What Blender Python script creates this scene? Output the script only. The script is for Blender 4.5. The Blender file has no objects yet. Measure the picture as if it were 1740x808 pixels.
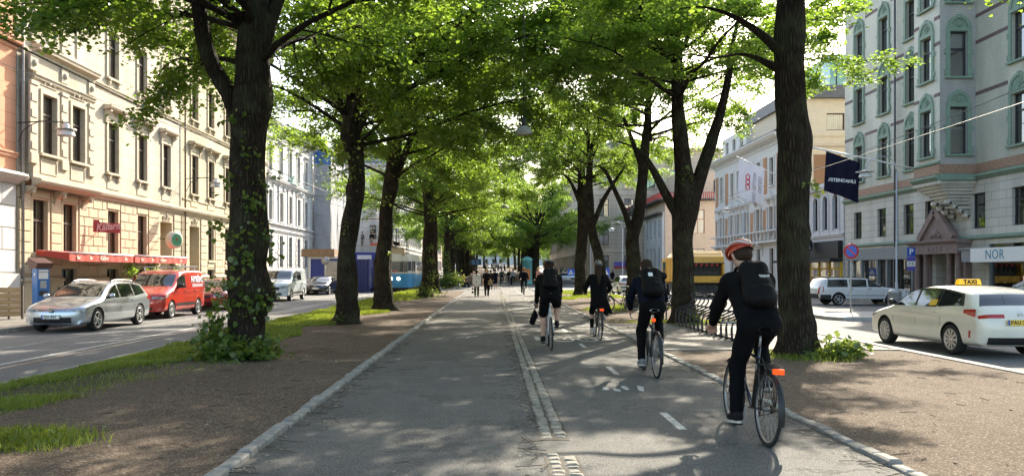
import bpy, bmesh, math, random
import numpy as np
from mathutils import Vector, Matrix
R = math.radians
random.seed(7)
SC = bpy.context.scene
COL = SC.collection
# ------------------------------------------------------------------ camera, sky, sun, exposure
F = 1350.0; HX = 838.0; HY = 460.0; CAMZ = 1.65
cam_d = bpy.data.cameras.new('camera'); cam = bpy.data.objects.new('camera', cam_d); COL.objects.link(cam)
cam.location = (0, 0, CAMZ); cam.rotation_euler = (R(90), 0, 0)
cam_d.sensor_width = 36; cam_d.lens = F/1740*36
cam_d.shift_x = (870-HX)/1740; cam_d.shift_y = (HY-404)/1740
cam_d.clip_start = 0.1; cam_d.clip_end = 3000
SC.camera = cam
SUN_AZ, SUN_EL = 23.0, 33.0            # azimuth right of the view direction (+Y), elevation
W = bpy.data.worlds.new('World'); SC.world = W; W.use_nodes = True
nt = W.node_tree; nt.nodes.clear()
sky = nt.nodes.new('ShaderNodeTexSky'); sky.sky_type = 'NISHITA'; sky.sun_disc = False
sky.sun_elevation = R(SUN_EL); sky.sun_rotation = R(SUN_AZ); sky.air_density = 1.0; sky.dust_density = 2.2; sky.ozone_density = 1.0
bg = nt.nodes.new('ShaderNodeBackground'); bg.inputs['Strength'].default_value = 0.14
wo = nt.nodes.new('ShaderNodeOutputWorld')
nt.links.new(sky.outputs[0], bg.inputs[0]); nt.links.new(bg.outputs[0], wo.inputs[0])
sd = bpy.data.lights.new('sun', 'SUN'); sd.energy = 3.4; sd.angle = R(0.5); sd.color = (1.0, 0.93, 0.82)
sun = bpy.data.objects.new('sun', sd); COL.objects.link(sun)
_az, _el = R(SUN_AZ), R(SUN_EL)
sun_dir = Vector((math.sin(_az)*math.cos(_el), math.cos(_az)*math.cos(_el), math.sin(_el)))
sun.rotation_euler = sun_dir.to_track_quat('Z', 'Y').to_euler()
sun.location = (20, 20, 40)
vs = SC.view_settings; vs.view_transform = 'Standard'; vs.look = 'None'; vs.gamma = 1; vs.exposure = 1.9; vs.use_curve_mapping = False
vs.use_white_balance = True; vs.white_balance_temperature = 7000; vs.white_balance_tint = 8
SC.cycles.max_bounces = 8; SC.cycles.diffuse_bounces = 4; SC.cycles.glossy_bounces = 3
SC.cycles.transmission_bounces = 6; SC.cycles.transparent_max_bounces = 8; SC.cycles.caustics_reflective = False; SC.cycles.caustics_refractive = False

def PX(px, Y): return (px-HX)*Y/F
def PZ(py, Y): return CAMZ + (HY-py)*Y/F
ROAD = -0.13
def gz(Y): return 0.0 if Y < 100 else min((Y-100)*0.017, 4.0)

# ------------------------------------------------------------------ materials
MATS = {}
def mat(name, base, rough=0.7, metal=0.0, spec=0.5, noise=0.0, nscale=8.0, bump=0.0, bscale=40.0, emit=None, estr=0, coat=0.0, stretch=None, hue2=None):
    """procedural principled material: base colour varied by two octaves of object-space noise, optional noise bump"""
    if name in MATS: return MATS[name]
    m = bpy.data.materials.new(name); m.use_nodes = True; MATS[name] = m
    n = m.node_tree; b = n.nodes['Principled BSDF']; L = n.links
    b.inputs['Roughness'].default_value = rough; b.inputs['Metallic'].default_value = metal
    b.inputs['Specular IOR Level'].default_value = spec; b.inputs['Coat Weight'].default_value = coat
    b.inputs['Coat Roughness'].default_value = 0.04
    b.inputs['Base Color'].default_value = (*base, 1)
    tc = n.nodes.new('ShaderNodeTexCoord'); vec = tc.outputs['Object']
    if stretch:
        mp = n.nodes.new('ShaderNodeMapping'); mp.inputs['Scale'].default_value = stretch
        L.new(vec, mp.inputs[0]); vec = mp.outputs[0]
    if noise > 0:
        t = n.nodes.new('ShaderNodeTexNoise'); t.inputs['Scale'].default_value = nscale; t.inputs['Detail'].default_value = 8; t.inputs['Roughness'].default_value = 0.65
        L.new(vec, t.inputs['Vector'])
        mx = n.nodes.new('ShaderNodeMix'); mx.data_type = 'RGBA'
        lo = hue2 if hue2 else tuple(c*(1-noise) for c in base)
        hi = tuple(min(1, c*(1+noise)) for c in base)
        mx.inputs[6].default_value = (*lo, 1); mx.inputs[7].default_value = (*hi, 1)
        rr = n.nodes.new('ShaderNodeMapRange'); rr.inputs[1].default_value = 0.3; rr.inputs[2].default_value = 0.7
        L.new(t.outputs['Fac'], rr.inputs[0]); L.new(rr.outputs[0], mx.inputs[0]); L.new(mx.outputs[2], b.inputs['Base Color'])
    if bump > 0:
        t2 = n.nodes.new('ShaderNodeTexNoise'); t2.inputs['Scale'].default_value = bscale; t2.inputs['Detail'].default_value = 6
        L.new(vec, t2.inputs['Vector'])
        bp = n.nodes.new('ShaderNodeBump'); bp.inputs['Strength'].default_value = bump; bp.inputs['Distance'].default_value = 0.02
        L.new(t2.outputs['Fac'], bp.inputs['Height']); L.new(bp.outputs[0], b.inputs['Normal'])
    if emit:
        b.inputs['Emission Color'].default_value = (*emit, 1); b.inputs['Emission Strength'].default_value = estr
    return m

def ground_mat(name, c1, c2, c3, speck, scale=1.0, rough=0.9, fine=160.0, bump=0.5, patch=0.35, spk_amt=0.5, patches=False, cracks=False):
    """ground: large uneven tone patches, medium mottling and fine grains"""
    m = bpy.data.materials.new(name); m.use_nodes = True; MATS[name] = m
    n = m.node_tree; b = n.nodes['Principled BSDF']; L = n.links
    b.inputs['Roughness'].default_value = rough; b.inputs['Specular IOR Level'].default_value = 0.3
    geo = n.nodes.new('ShaderNodeNewGeometry'); P = geo.outputs['Position']
    def noise(s, d=6, r=0.6):
        t = n.nodes.new('ShaderNodeTexNoise'); t.inputs['Scale'].default_value = s; t.inputs['Detail'].default_value = d; t.inputs['Roughness'].default_value = r
        L.new(P, t.inputs['Vector']); return t.outputs['Fac']
    def mix(f, a, bb):
        x = n.nodes.new('ShaderNodeMix'); x.data_type = 'RGBA'
        if isinstance(f, float): x.inputs[0].default_value = f
        else: L.new(f, x.inputs[0])
        for k, v in ((6, a), (7, bb)):
            if isinstance(v, tuple): x.inputs[k].default_value = (*v, 1)
            else: L.new(v, x.inputs[k])
        return x.outputs[2]
    def ramp(f, a, bb):
        r = n.nodes.new('ShaderNodeMapRange'); r.inputs[1].default_value = a; r.inputs[2].default_value = bb
        L.new(f, r.inputs[0]); return r.outputs[0]
    c = mix(ramp(noise(0.35*scale), 0.35, 0.65), c1, c2)
    c = mix(ramp(noise(3.5*scale, 8, 0.7), 0.42, 0.72), c, c3)
    if patches:      # repaired strips: slightly different asphalt with hard outlines
        v = n.nodes.new('ShaderNodeTexVoronoi'); v.inputs['Scale'].default_value = 0.16; L.new(P, v.inputs['Vector'])
        v.distance = 'MANHATTAN'
        sp = n.nodes.new('ShaderNodeSeparateColor'); L.new(v.outputs['Color'], sp.inputs[0])
        c = mix(ramp(sp.outputs[0], 0.75, 0.76), c, tuple(x*0.8 for x in c2))
    if cracks:       # hairline cracks filled with dirt, only in some areas
        cv = n.nodes.new('ShaderNodeTexVoronoi'); cv.feature = 'DISTANCE_TO_EDGE'; cv.inputs['Scale'].default_value = .55
        wv = n.nodes.new('ShaderNodeVectorMath'); wv.operation = 'MULTIPLY_ADD'; wv.inputs[1].default_value = (.7, .7, .7); wt = n.nodes.new('ShaderNodeTexNoise'); wt.inputs['Scale'].default_value = 2.2; wt.inputs['Detail'].default_value = 8; L.new(P, wt.inputs['Vector']); L.new(wt.outputs['Color'], wv.inputs[0]); L.new(P, wv.inputs[2]); L.new(wv.outputs[0], cv.inputs['Vector'])
        k1 = ramp(cv.outputs['Distance'], .012, .002); k2 = n.nodes.new('ShaderNodeMath'); k2.operation = 'MULTIPLY'; L.new(k1, k2.inputs[0]); L.new(ramp(noise(.45), .5, .56), k2.inputs[1]); c = mix(k2.outputs[0], c, (.03, .028, .024))
        c = mix(ramp(noise(.9, 4, .8), .55, .6), c, tuple(x*.82 for x in c1))
    vo = n.nodes.new('ShaderNodeTexVoronoi'); vo.inputs['Scale'].default_value = fine; L.new(P, vo.inputs['Vector'])
    sp2 = n.nodes.new('ShaderNodeSeparateColor'); L.new(vo.outputs['Color'], sp2.inputs[0])
    c = mix(ramp(sp2.outputs[0], 0.8 - 0.3*spk_amt, 1.0), c, speck)
    dk = n.nodes.new('ShaderNodeMix'); dk.data_type = 'RGBA'; dk.blend_type = 'MULTIPLY'; dk.inputs[0].default_value = 0.55
    L.new(c, dk.inputs[6]); 
    g = n.nodes.new('ShaderNodeMapRange'); g.inputs[3].default_value = 0.45; g.inputs[4].default_value = 1.35; L.new(sp2.outputs[1], g.inputs[0])
    cc = n.nodes.new('ShaderNodeCombineColor'); [L.new(g.outputs[0], cc.inputs[k]) for k in range(3)]
    L.new(cc.outputs[0], dk.inputs[7]); L.new(dk.outputs[2], b.inputs['Base Color'])
    bp = n.nodes.new('ShaderNodeBump'); bp.inputs['Strength'].default_value = bump; bp.inputs['Distance'].default_value = 0.02
    ad = n.nodes.new('ShaderNodeMath'); ad.operation = 'ADD'; L.new(noise(fine*0.25, 6, 0.7), ad.inputs[0]); L.new(sp2.outputs[2], ad.inputs[1])
    L.new(ad.outputs[0], bp.inputs['Height']); L.new(bp.outputs[0], b.inputs['Normal'])
    return m

def brick_mat(name, c1, c2, mortar, w=0.25, h=0.075, mort=0.012, rough=0.6, bump=0.5, flat=False):
    m = bpy.data.materials.new(name); m.use_nodes = True; MATS[name] = m
    n = m.node_tree; b = n.nodes['Principled BSDF']; L = n.links
    b.inputs['Roughness'].default_value = rough
    tc = n.nodes.new('ShaderNodeTexCoord'); s = n.nodes.new('ShaderNodeSeparateXYZ'); L.new(tc.outputs['Object'], s.inputs[0])
    cb = n.nodes.new('ShaderNodeCombineXYZ')
    ad = n.nodes.new('ShaderNodeMath'); ad.operation = 'ADD'; L.new(s.outputs[0], ad.inputs[0]); L.new(s.outputs[1], ad.inputs[1])
    L.new(s.outputs[0] if flat else ad.outputs[0], cb.inputs[0]); L.new(s.outputs[1 if flat else 2], cb.inputs[1])
    br = n.nodes.new('ShaderNodeTexBrick'); br.inputs['Scale'].default_value = 1.0
    br.inputs['Brick Width'].default_value = w; br.inputs['Row Height'].default_value = h; br.inputs['Mortar Size'].default_value = mort
    br.inputs['Color1'].default_value = (*c1, 1); br.inputs['Color2'].default_value = (*c2, 1); br.inputs['Mortar'].default_value = (*mortar, 1)
    L.new(cb.outputs[0], br.inputs['Vector'])
    t = n.nodes.new('ShaderNodeTexNoise'); t.inputs['Scale'].default_value = 0.7; t.inputs['Detail'].default_value = 8; st = n.nodes.new('ShaderNodeMapping'); st.inputs['Scale'].default_value = (1, 1, .22); L.new(tc.outputs['Object'], st.inputs[0]); L.new(st.outputs[0], t.inputs['Vector'])
    mr = n.nodes.new('ShaderNodeMapRange'); mr.inputs[1].default_value = .3; mr.inputs[2].default_value = .7; mr.inputs[3].default_value = 0.72; mr.inputs[4].default_value = 1.12; L.new(t.outputs['Fac'], mr.inputs[0])
    mx = n.nodes.new('ShaderNodeVectorMath'); mx.operation = 'SCALE'; L.new(br.outputs['Color'], mx.inputs[0]); L.new(mr.outputs[0], mx.inputs['Scale'])
    L.new(mx.outputs[0], b.inputs['Base Color'])
    bp = n.nodes.new('ShaderNodeBump'); bp.inputs['Strength'].default_value = bump; bp.inputs['Distance'].default_value = 0.02; bp.invert = True
    L.new(br.outputs['Fac'], bp.inputs['Height']); L.new(bp.outputs[0], b.inputs['Normal'])
    return m

def leaf_mat(name, dark, light, trans, mixf=0.5):
    m = bpy.data.materials.new(name); m.use_nodes = True; MATS[name] = m
    n = m.node_tree; L = n.links; n.nodes.clear()
    out = n.nodes.new('ShaderNodeOutputMaterial'); geo = n.nodes.new('ShaderNodeNewGeometry')
    r = n.nodes.new('ShaderNodeMix'); r.data_type = 'RGBA'; r.inputs[6].default_value = (*dark, 1); r.inputs[7].default_value = (*light, 1)
    L.new(geo.outputs['Random Per Island'], r.inputs[0])
    d = n.nodes.new('ShaderNodeBsdfDiffuse'); L.new(r.outputs[2], d.inputs[0])
    t = n.nodes.new('ShaderNodeBsdfTranslucent')
    r2 = n.nodes.new('ShaderNodeMix'); r2.data_type = 'RGBA'; r2.inputs[6].default_value = (*(c*0.7 for c in trans), 1); r2.inputs[7].default_value = (*trans, 1)
    L.new(geo.outputs['Random Per Island'], r2.inputs[0]); L.new(r2.outputs[2], t.inputs[0])
    g = n.nodes.new('ShaderNodeBsdfGlossy'); g.inputs['Roughness'].default_value = 0.35; g.inputs[0].default_value = (.9, .95, .9, 1)
    m1 = n.nodes.new('ShaderNodeMixShader'); m1.inputs[0].default_value = mixf; L.new(d.outputs[0], m1.inputs[1]); L.new(t.outputs[0], m1.inputs[2])
    m2 = n.nodes.new('ShaderNodeMixShader'); m2.inputs[0].default_value = 0.05; L.new(m1.outputs[0], m2.inputs[1]); L.new(g.outputs[0], m2.inputs[2])
    L.new(m2.outputs[0], out.inputs[0]); return m

def glass_mat(name, tint=(0.75, 0.8, 0.8), dark=0.2, refl=0.2):
    """window glass: mirror reflection by Fresnel over a tinted see-through pane"""
    m = bpy.data.materials.new(name); m.use_nodes = True; MATS[name] = m
    n = m.node_tree; L = n.links; n.nodes.clear()
    out = n.nodes.new('ShaderNodeOutputMaterial')
    tr = n.nodes.new('ShaderNodeBsdfTransparent'); tr.inputs[0].default_value = (*(c*(1-dark) for c in tint), 1)
    g = n.nodes.new('ShaderNodeBsdfGlossy'); g.inputs['Roughness'].default_value = 0.02
    fr = n.nodes.new('ShaderNodeFresnel'); fr.inputs[0].default_value = 1.52
    a = n.nodes.new('ShaderNodeMath'); a.operation = 'MULTIPLY_ADD'; a.inputs[1].default_value = 1.5; a.inputs[2].default_value = refl; a.use_clamp = True
    L.new(fr.outputs[0], a.inputs[0])
    t = n.nodes.new('ShaderNodeTexNoise'); t.inputs['Scale'].default_value = 1.3
    tc = n.nodes.new('ShaderNodeTexCoord'); L.new(tc.outputs['Object'], t.inputs['Vector'])
    bp = n.nodes.new('ShaderNodeBump'); bp.inputs['Strength'].default_value = 0.02; L.new(t.outputs['Fac'], bp.inputs['Height']); L.new(bp.outputs[0], g.inputs['Normal'])
    mx = n.nodes.new('ShaderNodeMixShader'); L.new(a.outputs[0], mx.inputs[0]); L.new(tr.outputs[0], mx.inputs[1]); L.new(g.outputs[0], mx.inputs[2])
    L.new(mx.outputs[0], out.inputs[0]); return m

def bark_mat():
    m = bpy.data.materials.new('bark'); m.use_nodes = True; MATS['bark'] = m
    n = m.node_tree; b = n.nodes['Principled BSDF']; L = n.links; b.inputs['Roughness'].default_value = 0.95; b.inputs['Specular IOR Level'].default_value = 0.15
    tc = n.nodes.new('ShaderNodeTexCoord'); mp = n.nodes.new('ShaderNodeMapping'); mp.inputs['Scale'].default_value = (1, 1, 0.16); L.new(tc.outputs['Object'], mp.inputs[0])
    v = n.nodes.new('ShaderNodeTexVoronoi'); v.feature = 'DISTANCE_TO_EDGE'; v.inputs['Scale'].default_value = 20
    t = n.nodes.new('ShaderNodeTexNoise'); t.inputs['Scale'].default_value = 9; t.inputs['Detail'].default_value = 8
    wv = n.nodes.new('ShaderNodeVectorMath'); wv.operation = 'MULTIPLY_ADD'; wv.inputs[1].default_value = (.06, .06, .06)
    L.new(mp.outputs[0], t.inputs['Vector']); L.new(t.outputs['Color'], wv.inputs[0]); L.new(mp.outputs[0], wv.inputs[2]); L.new(wv.outputs[0], v.inputs['Vector'])
    mr = n.nodes.new('ShaderNodeMapRange'); mr.inputs[2].default_value = 0.35; L.new(v.outputs['Distance'], mr.inputs[0])
    mx = n.nodes.new('ShaderNodeMix'); mx.data_type = 'RGBA'; mx.inputs[6].default_value = (.022, .016, .012, 1); mx.inputs[7].default_value = (.065, .049, .036, 1)
    L.new(mr.outputs[0], mx.inputs[0])
    m2 = n.nodes.new('ShaderNodeMix'); m2.data_type = 'RGBA'; m2.inputs[7].default_value = (.07, .075, .04, 1); L.new(mx.outputs[2], m2.inputs[6])
    t2 = n.nodes.new('ShaderNodeTexNoise'); t2.inputs['Scale'].default_value = 2.5; L.new(tc.outputs['Object'], t2.inputs['Vector'])
    r2 = n.nodes.new('ShaderNodeMapRange'); r2.inputs[1].default_value = .45; r2.inputs[2].default_value = .7; r2.inputs[4].default_value = .75; L.new(t2.outputs['Fac'], r2.inputs[0]); L.new(r2.outputs[0], m2.inputs[0])
    L.new(m2.outputs[2], b.inputs['Base Color'])
    bp = n.nodes.new('ShaderNodeBump'); bp.inputs['Strength'].default_value = 1.0; bp.inputs['Distance'].default_value = 0.05; L.new(mr.outputs[0], bp.inputs['Height']); L.new(bp.outputs[0], b.inputs['Normal'])
    return m

GLASS = glass_mat('window_glass'); CARGLASS = glass_mat('car_glass', (.55, .62, .6), .35, .05); DARKGLASS = glass_mat('tinted_glass', (.3, .33, .33), .6, .05)
BARK = bark_mat()
LEAF = leaf_mat('linden_leaf', (.04, .092, .013), (.085, .155, .026), (.39, .59, .06), .56)
LEAF2 = leaf_mat('shoot_leaf', (.05, .10, .018), (.10, .17, .035), (.36, .46, .08), .45)
BLACK = mat('black_plastic', (.012, .012, .013), .45); RUBBER = mat('tyre_rubber', (.018, .018, .018), .85, noise=.3, nscale=20)
CHROME = mat('chrome', (.75, .75, .75), .18, 1.0); ALLOY = mat('alloy', (.55, .55, .56), .32, .9, noise=.1)
STEEL = mat('galvanised_steel', (.42, .43, .44), .5, .6, noise=.2, nscale=12); DSTEEL = mat('dark_steel', (.05, .05, .055), .5, .5, noise=.25)
WHITEP = mat('white_paint', (.78, .78, .76), .5, noise=.06); CURT = mat('curtain_cloth', (.62, .62, .6), .9, noise=.12, nscale=3)
FRAME_BR = mat('brown_window_wood', (.055, .032, .022), .5, noise=.3); FRAME_WH = mat('white_window_wood', (.7, .7, .68), .5, noise=.08); FRAME_DK = mat('dark_window_frame', (.02, .02, .022), .4, noise=.2)
SKINM = mat('skin', (.52, .30, .21), .55, noise=.08, nscale=15)

# ------------------------------------------------------------------ mesh collecting
def cr(pts, n=6):
    """Catmull-Rom through points"""
    P = [np.array(p, float) for p in pts]; P = [2*P[0]-P[1]] + P + [2*P[-1]-P[-2]]; out = []
    for i in range(1, len(P)-2):
        for k in range(n):
            t = k/n; a, b, c, d = P[i-1:i+3]
            out.append(0.5*((2*b)+(c-a)*t+(2*a-5*b+4*c-d)*t*t+(3*b-a-3*c+d)*t**3))
    out.append(P[-2]); return out

class MB:
    def __init__(s): s.v = []; s.f = []; s.mi = []; s.sm = []
    def add(s, v, f, mi=0, sm=False):
        o = len(s.v); s.v.extend([tuple(map(float, p)) for p in v]); s.f.extend([tuple(i+o for i in q) for q in f]); s.mi.extend([mi]*len(f)); s.sm.extend([sm]*len(f)); return s
    def box(s, x0, y0, z0, x1, y1, z1, mi=0):
        v = [(x0, y0, z0), (x1, y0, z0), (x1, y1, z0), (x0, y1, z0), (x0, y0, z1), (x1, y0, z1), (x1, y1, z1), (x0, y1, z1)]
        return s.add(v, [(3, 2, 1, 0), (4, 5, 6, 7), (0, 1, 5, 4), (1, 2, 6, 5), (2, 3, 7, 6), (3, 0, 4, 7)], mi)
    def cbox(s, c, d, rz=0, mi=0, rx=0, ry=0):
        M = Matrix.Translation(c) @ Matrix.Rotation(rz, 4, 'Z') @ Matrix.Rotation(ry, 4, 'Y') @ Matrix.Rotation(rx, 4, 'X')
        h = [x/2 for x in d]; v = [M @ Vector((a*h[0], b*h[1], e*h[2])) for e in (-1, 1) for a, b in ((-1, -1), (1, -1), (1, 1), (-1, 1))]
        return s.add(v, [(3, 2, 1, 0), (4, 5, 6, 7), (0, 1, 5, 4), (1, 2, 6, 5), (2, 3, 7, 6), (3, 0, 4, 7)], mi)
    def bar(s, a, b, w, t=None, mi=0):
        """square bar between two points"""
        t = t or w; a = Vector(a); b = Vector(b); d = (b-a).normalized(); up = Vector((0, 0, 1)) if abs(d.z) < .95 else Vector((0, 1, 0))
        x = d.cross(up).normalized(); y = x.cross(d)
        v = [p + x*w/2*i + y*t/2*j for p in (a, b) for i, j in ((-1, -1), (1, -1), (1, 1), (-1, 1))]
        return s.add(v, [(3, 2, 1, 0), (4, 5, 6, 7), (0, 1, 5, 4), (1, 2, 6, 5), (2, 3, 7, 6), (3, 0, 4, 7)], mi)
    def tube(s, pts, r, n=8, mi=0, cap=True, sm=True, closed=False):
        pts = [Vector(p) for p in pts]; m = len(pts); rr = list(r) if hasattr(r, '__len__') else [r]*m
        v = []; ref = None
        for i, p in enumerate(pts):
            a = pts[(i-1) % m] if (i or closed) else pts[0]; b = pts[(i+1) % m] if (i < m-1 or closed) else pts[-1]
            d = (b-a); d = d.normalized() if d.length > 1e-9 else Vector((0, 0, 1))
            if ref is None:
                ref = Vector((1, 0, 0)) if abs(d.x) < .8 else Vector((0, 1, 0))
            x = (ref - d*ref.dot(d)); x = x.normalized() if x.length > 1e-6 else d.orthogonal().normalized()
            ref = x; y = d.cross(x)
            v += [p + (x*math.cos(2*math.pi*k/n) + y*math.sin(2*math.pi*k/n))*rr[i] for k in range(n)]
        f = [(i*n+k, i*n+(k+1) % n, (i+1)*n+(k+1) % n, (i+1)*n+k) for i in range(m-1) for k in range(n)]
        if closed: f += [((m-1)*n+k, (m-1)*n+(k+1) % n, (k+1) % n, k) for k in range(n)]
        elif cap: f += [tuple(range(n-1, -1, -1)), tuple((m-1)*n+k for k in range(n))]
        return s.add(v, f, mi, sm)
    def lathe(s, prof, n=24, c=(0, 0, 0), axis='Z', mi=0, sm=True, a0=0, a1=2*math.pi):
        full = abs(a1-a0-2*math.pi) < 1e-6; k = n if full else n+1; v = []
        for (r, z) in prof:
            for j in range(k):
                t = a0+(a1-a0)*j/n; p = (r*math.cos(t), r*math.sin(t), z)
                if axis == 'X': p = (p[2], p[0], p[1])
                if axis == 'Y': p = (p[0], p[2], p[1])
                v.append((p[0]+c[0], p[1]+c[1], p[2]+c[2]))
        f = []
        for i in range(len(prof)-1):
            for j in range(n):
                j2 = (j+1) % k; f.append((i*k+j, i*k+j2, (i+1)*k+j2, (i+1)*k+j))
        return s.add(v, f, mi, sm)
    def prism(s, poly, fn, d0, d1, mi=0, sm=False):
        """poly (u,v) extruded from d0 to d1 through fn(u,v,d)"""
        n = len(poly); v = [fn(u, w, d0) for u, w in poly] + [fn(u, w, d1) for u, w in poly]
        f = [tuple(range(n-1, -1, -1)), tuple(range(n, 2*n))]; s.add(v, f, mi, False)
        return s.add(v, [(i, (i+1) % n, n+(i+1) % n, n+i) for i in range(n)], mi, sm)
    def grid(s, rows, mi=0, sm=True, thick=0):
        m = len(rows[0]); v = [p for r in rows for p in r]
        return s.add(v, [(i*m+j, i*m+j+1, (i+1)*m+j+1, (i+1)*m+j) for i in range(len(rows)-1) for j in range(m-1)], mi, sm)
    def ball(s, c, r, n=12, mi=0, sc=(1, 1, 1)):
        rows = []
        for i in range(n//2+1):
            t = math.pi*i/(n//2); rows.append([(c[0]+r*sc[0]*math.sin(t)*math.cos(2*math.pi*j/n), c[1]+r*sc[1]*math.sin(t)*math.sin(2*math.pi*j/n), c[2]+r*sc[2]*math.cos(t)) for j in range(n+1)])
        return s.grid(rows, mi, True)
    def merge(s, o, M=None, mi=None):
        v = [(M @ Vector(p)) for p in o.v] if M is not None else o.v
        k = len(s.v); s.v.extend([tuple(p) for p in v]); s.f.extend([tuple(i+k for i in q) for q in o.f]); s.mi.extend(o.mi if mi is None else [mi]*len(o.f)); s.sm.extend(o.sm); return s
    def mesh(s, name, mats, fix=True):
        me = bpy.data.meshes.new(name); me.from_pydata(s.v, [], s.f)
        for m in (mats if isinstance(mats, (list, tuple)) else [mats]): me.materials.append(m)
        me.polygons.foreach_set('material_index', s.mi); me.polygons.foreach_set('use_smooth', s.sm); me.update(); return me
    def build(s, name, mats, parent=None, loc=None, rz=0):
        return link(name, s.mesh(name, mats), parent, loc, rz)

def link(name, me, parent=None, loc=None, rz=0):
    o = bpy.data.objects.new(name, me); COL.objects.link(o)
    if parent is not None: o.parent = parent
    if loc is not None: o.location = loc
    if rz: o.rotation_euler = (0, 0, rz)
    return o
def np_mesh(name, v, faces, mats, smooth=False, mi=None):
    """fast mesh from numpy verts and equal-sided faces (m,k)"""
    me = bpy.data.meshes.new(name); v = np.ascontiguousarray(v, np.float32); faces = np.ascontiguousarray(faces, np.int32); m, k = faces.shape
    me.vertices.add(len(v)); me.vertices.foreach_set('co', v.ravel()); me.loops.add(m*k); me.loops.foreach_set('vertex_index', faces.ravel())
    me.polygons.add(m); me.polygons.foreach_set('loop_start', np.arange(0, m*k, k, dtype=np.int32)); me.polygons.foreach_set('loop_total', np.full(m, k, np.int32))
    for x in (mats if isinstance(mats, (list, tuple)) else [mats]): me.materials.append(x)
    if smooth: me.polygons.foreach_set('use_smooth', np.ones(m, bool))
    if mi is not None: me.polygons.foreach_set('material_index', np.asarray(mi, np.int32))
    me.update(calc_edges=True); return me
def tag(o, label=None, cat=None, group=None, kind=None):
    if label: o['label'] = label
    if cat: o['category'] = cat
    if group: o['group'] = group
    if kind: o['kind'] = kind
    return o
def thing(name, label, cat, loc=(0, 0, 0), rz=0, group=None):
    o = bpy.data.objects.new(name, None); COL.objects.link(o); o.location = loc; o.rotation_euler = (0, 0, rz); o.empty_display_size = .2
    return tag(o, label, cat, group)
def copy_tree(o, parent=None):
    c = o.copy(); COL.objects.link(c)
    if parent is not None: c.parent = parent
    for ch in [x for x in bpy.data.objects if x.parent == o]: copy_tree(ch, c)
    return c
def dup(o, label, loc, rz=0):
    c = copy_tree(o); c.location = loc; c.rotation_euler = (0, 0, rz); c['label'] = label; return c
_fonts = {}
def text_mb(body, size, extrude=.004, align='CENTER', shear=0, spacing=1, bold=0, mi=0):
    cu = bpy.data.curves.new('t', 'FONT'); cu.body = body; cu.size = size; cu.extrude = extrude; cu.align_x = align; cu.align_y = 'CENTER'; cu.shear = shear; cu.space_character = spacing; cu.offset = bold; cu.resolution_u = 3
    o = bpy.data.objects.new('t', cu); COL.objects.link(o); bpy.context.view_layer.update()
    me = bpy.data.meshes.new_from_object(o.evaluated_get(bpy.context.evaluated_depsgraph_get()))
    b = MB(); b.add([v.co[:] for v in me.vertices], [tuple(p.vertices) for p in me.polygons], mi)
    bpy.data.objects.remove(o); bpy.data.curves.remove(cu); bpy.data.meshes.remove(me); return b
def frame_mat(o, x, z):
    """matrix taking text x -> x, text y -> z, placed at o"""
    x = Vector(x).normalized(); z = Vector(z).normalized(); n = x.cross(z)
    return Matrix(((x.x, z.x, n.x, o[0]), (x.y, z.y, n.y, o[1]), (x.z, z.z, n.z, o[2]), (0, 0, 0, 1)))
# ------------------------------------------------------------------ ground
ASPH = ground_mat('path_asphalt', (.108, .104, .098), (.16, .154, .144), (.098, .095, .09), (.26, .25, .235), 1.0, .85, 130, .6, spk_amt=.5, cracks=True)
ROADM = ground_mat('road_asphalt', (.15, .148, .146), (.18, .177, .172), (.135, .133, .13), (.25, .25, .245), .6, .85, 90, .4, patches=True)
GRAVEL = ground_mat('gravel', (.118, .080, .055), (.15, .105, .075), (.085, .058, .04), (.33, .27, .215), 1.3, .95, 75, 1.0, spk_amt=.35)
SOIL = ground_mat('soil', (.06, .055, .025), (.07, .075, .028), (.045, .05, .02), (.12, .10, .06), 2, .95, 60, .8)
PAVE = brick_mat('paving_slabs', (.17, .157, .138), (.15, .138, .122), (.10, .094, .085), .35, .35, .012, .85, .4, True)
GRAN = mat('granite', (.27, .26, .24), .85, noise=.35, nscale=6, bump=.6, bscale=60)
PAINT = mat('worn_road_paint', (.48, .47, .44), .85, noise=.5, nscale=9)

def strip(name, x0, x1, y0, y1, z, m, nx=1, step=12.0, kind='structure'):
    ys = np.unique(np.concatenate([np.arange(y0, y1, step), [y1]])); ys = np.unique(np.concatenate([ys, [y for y in (100, 335.3) if y0 < y < y1]]))
    xs = np.linspace(x0, x1, nx+1); b = MB(); b.grid([[(x, y, z+gz(y)) for x in xs] for y in ys], sm=False)
    o = b.build(name, m); o['kind'] = kind; return o
strip('ground', -900, 900, -60, 1500, ROAD-.03, ROADM, 8, 40)
strip('road', -13.8, -7.2, -20, 420, ROAD, ROADM)
strip('road', 8.65, 20.6, -20, 420, ROAD, ROADM)
strip('footpath', -2.14, 3.34, -10, 420, 0.0, ASPH)
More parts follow.
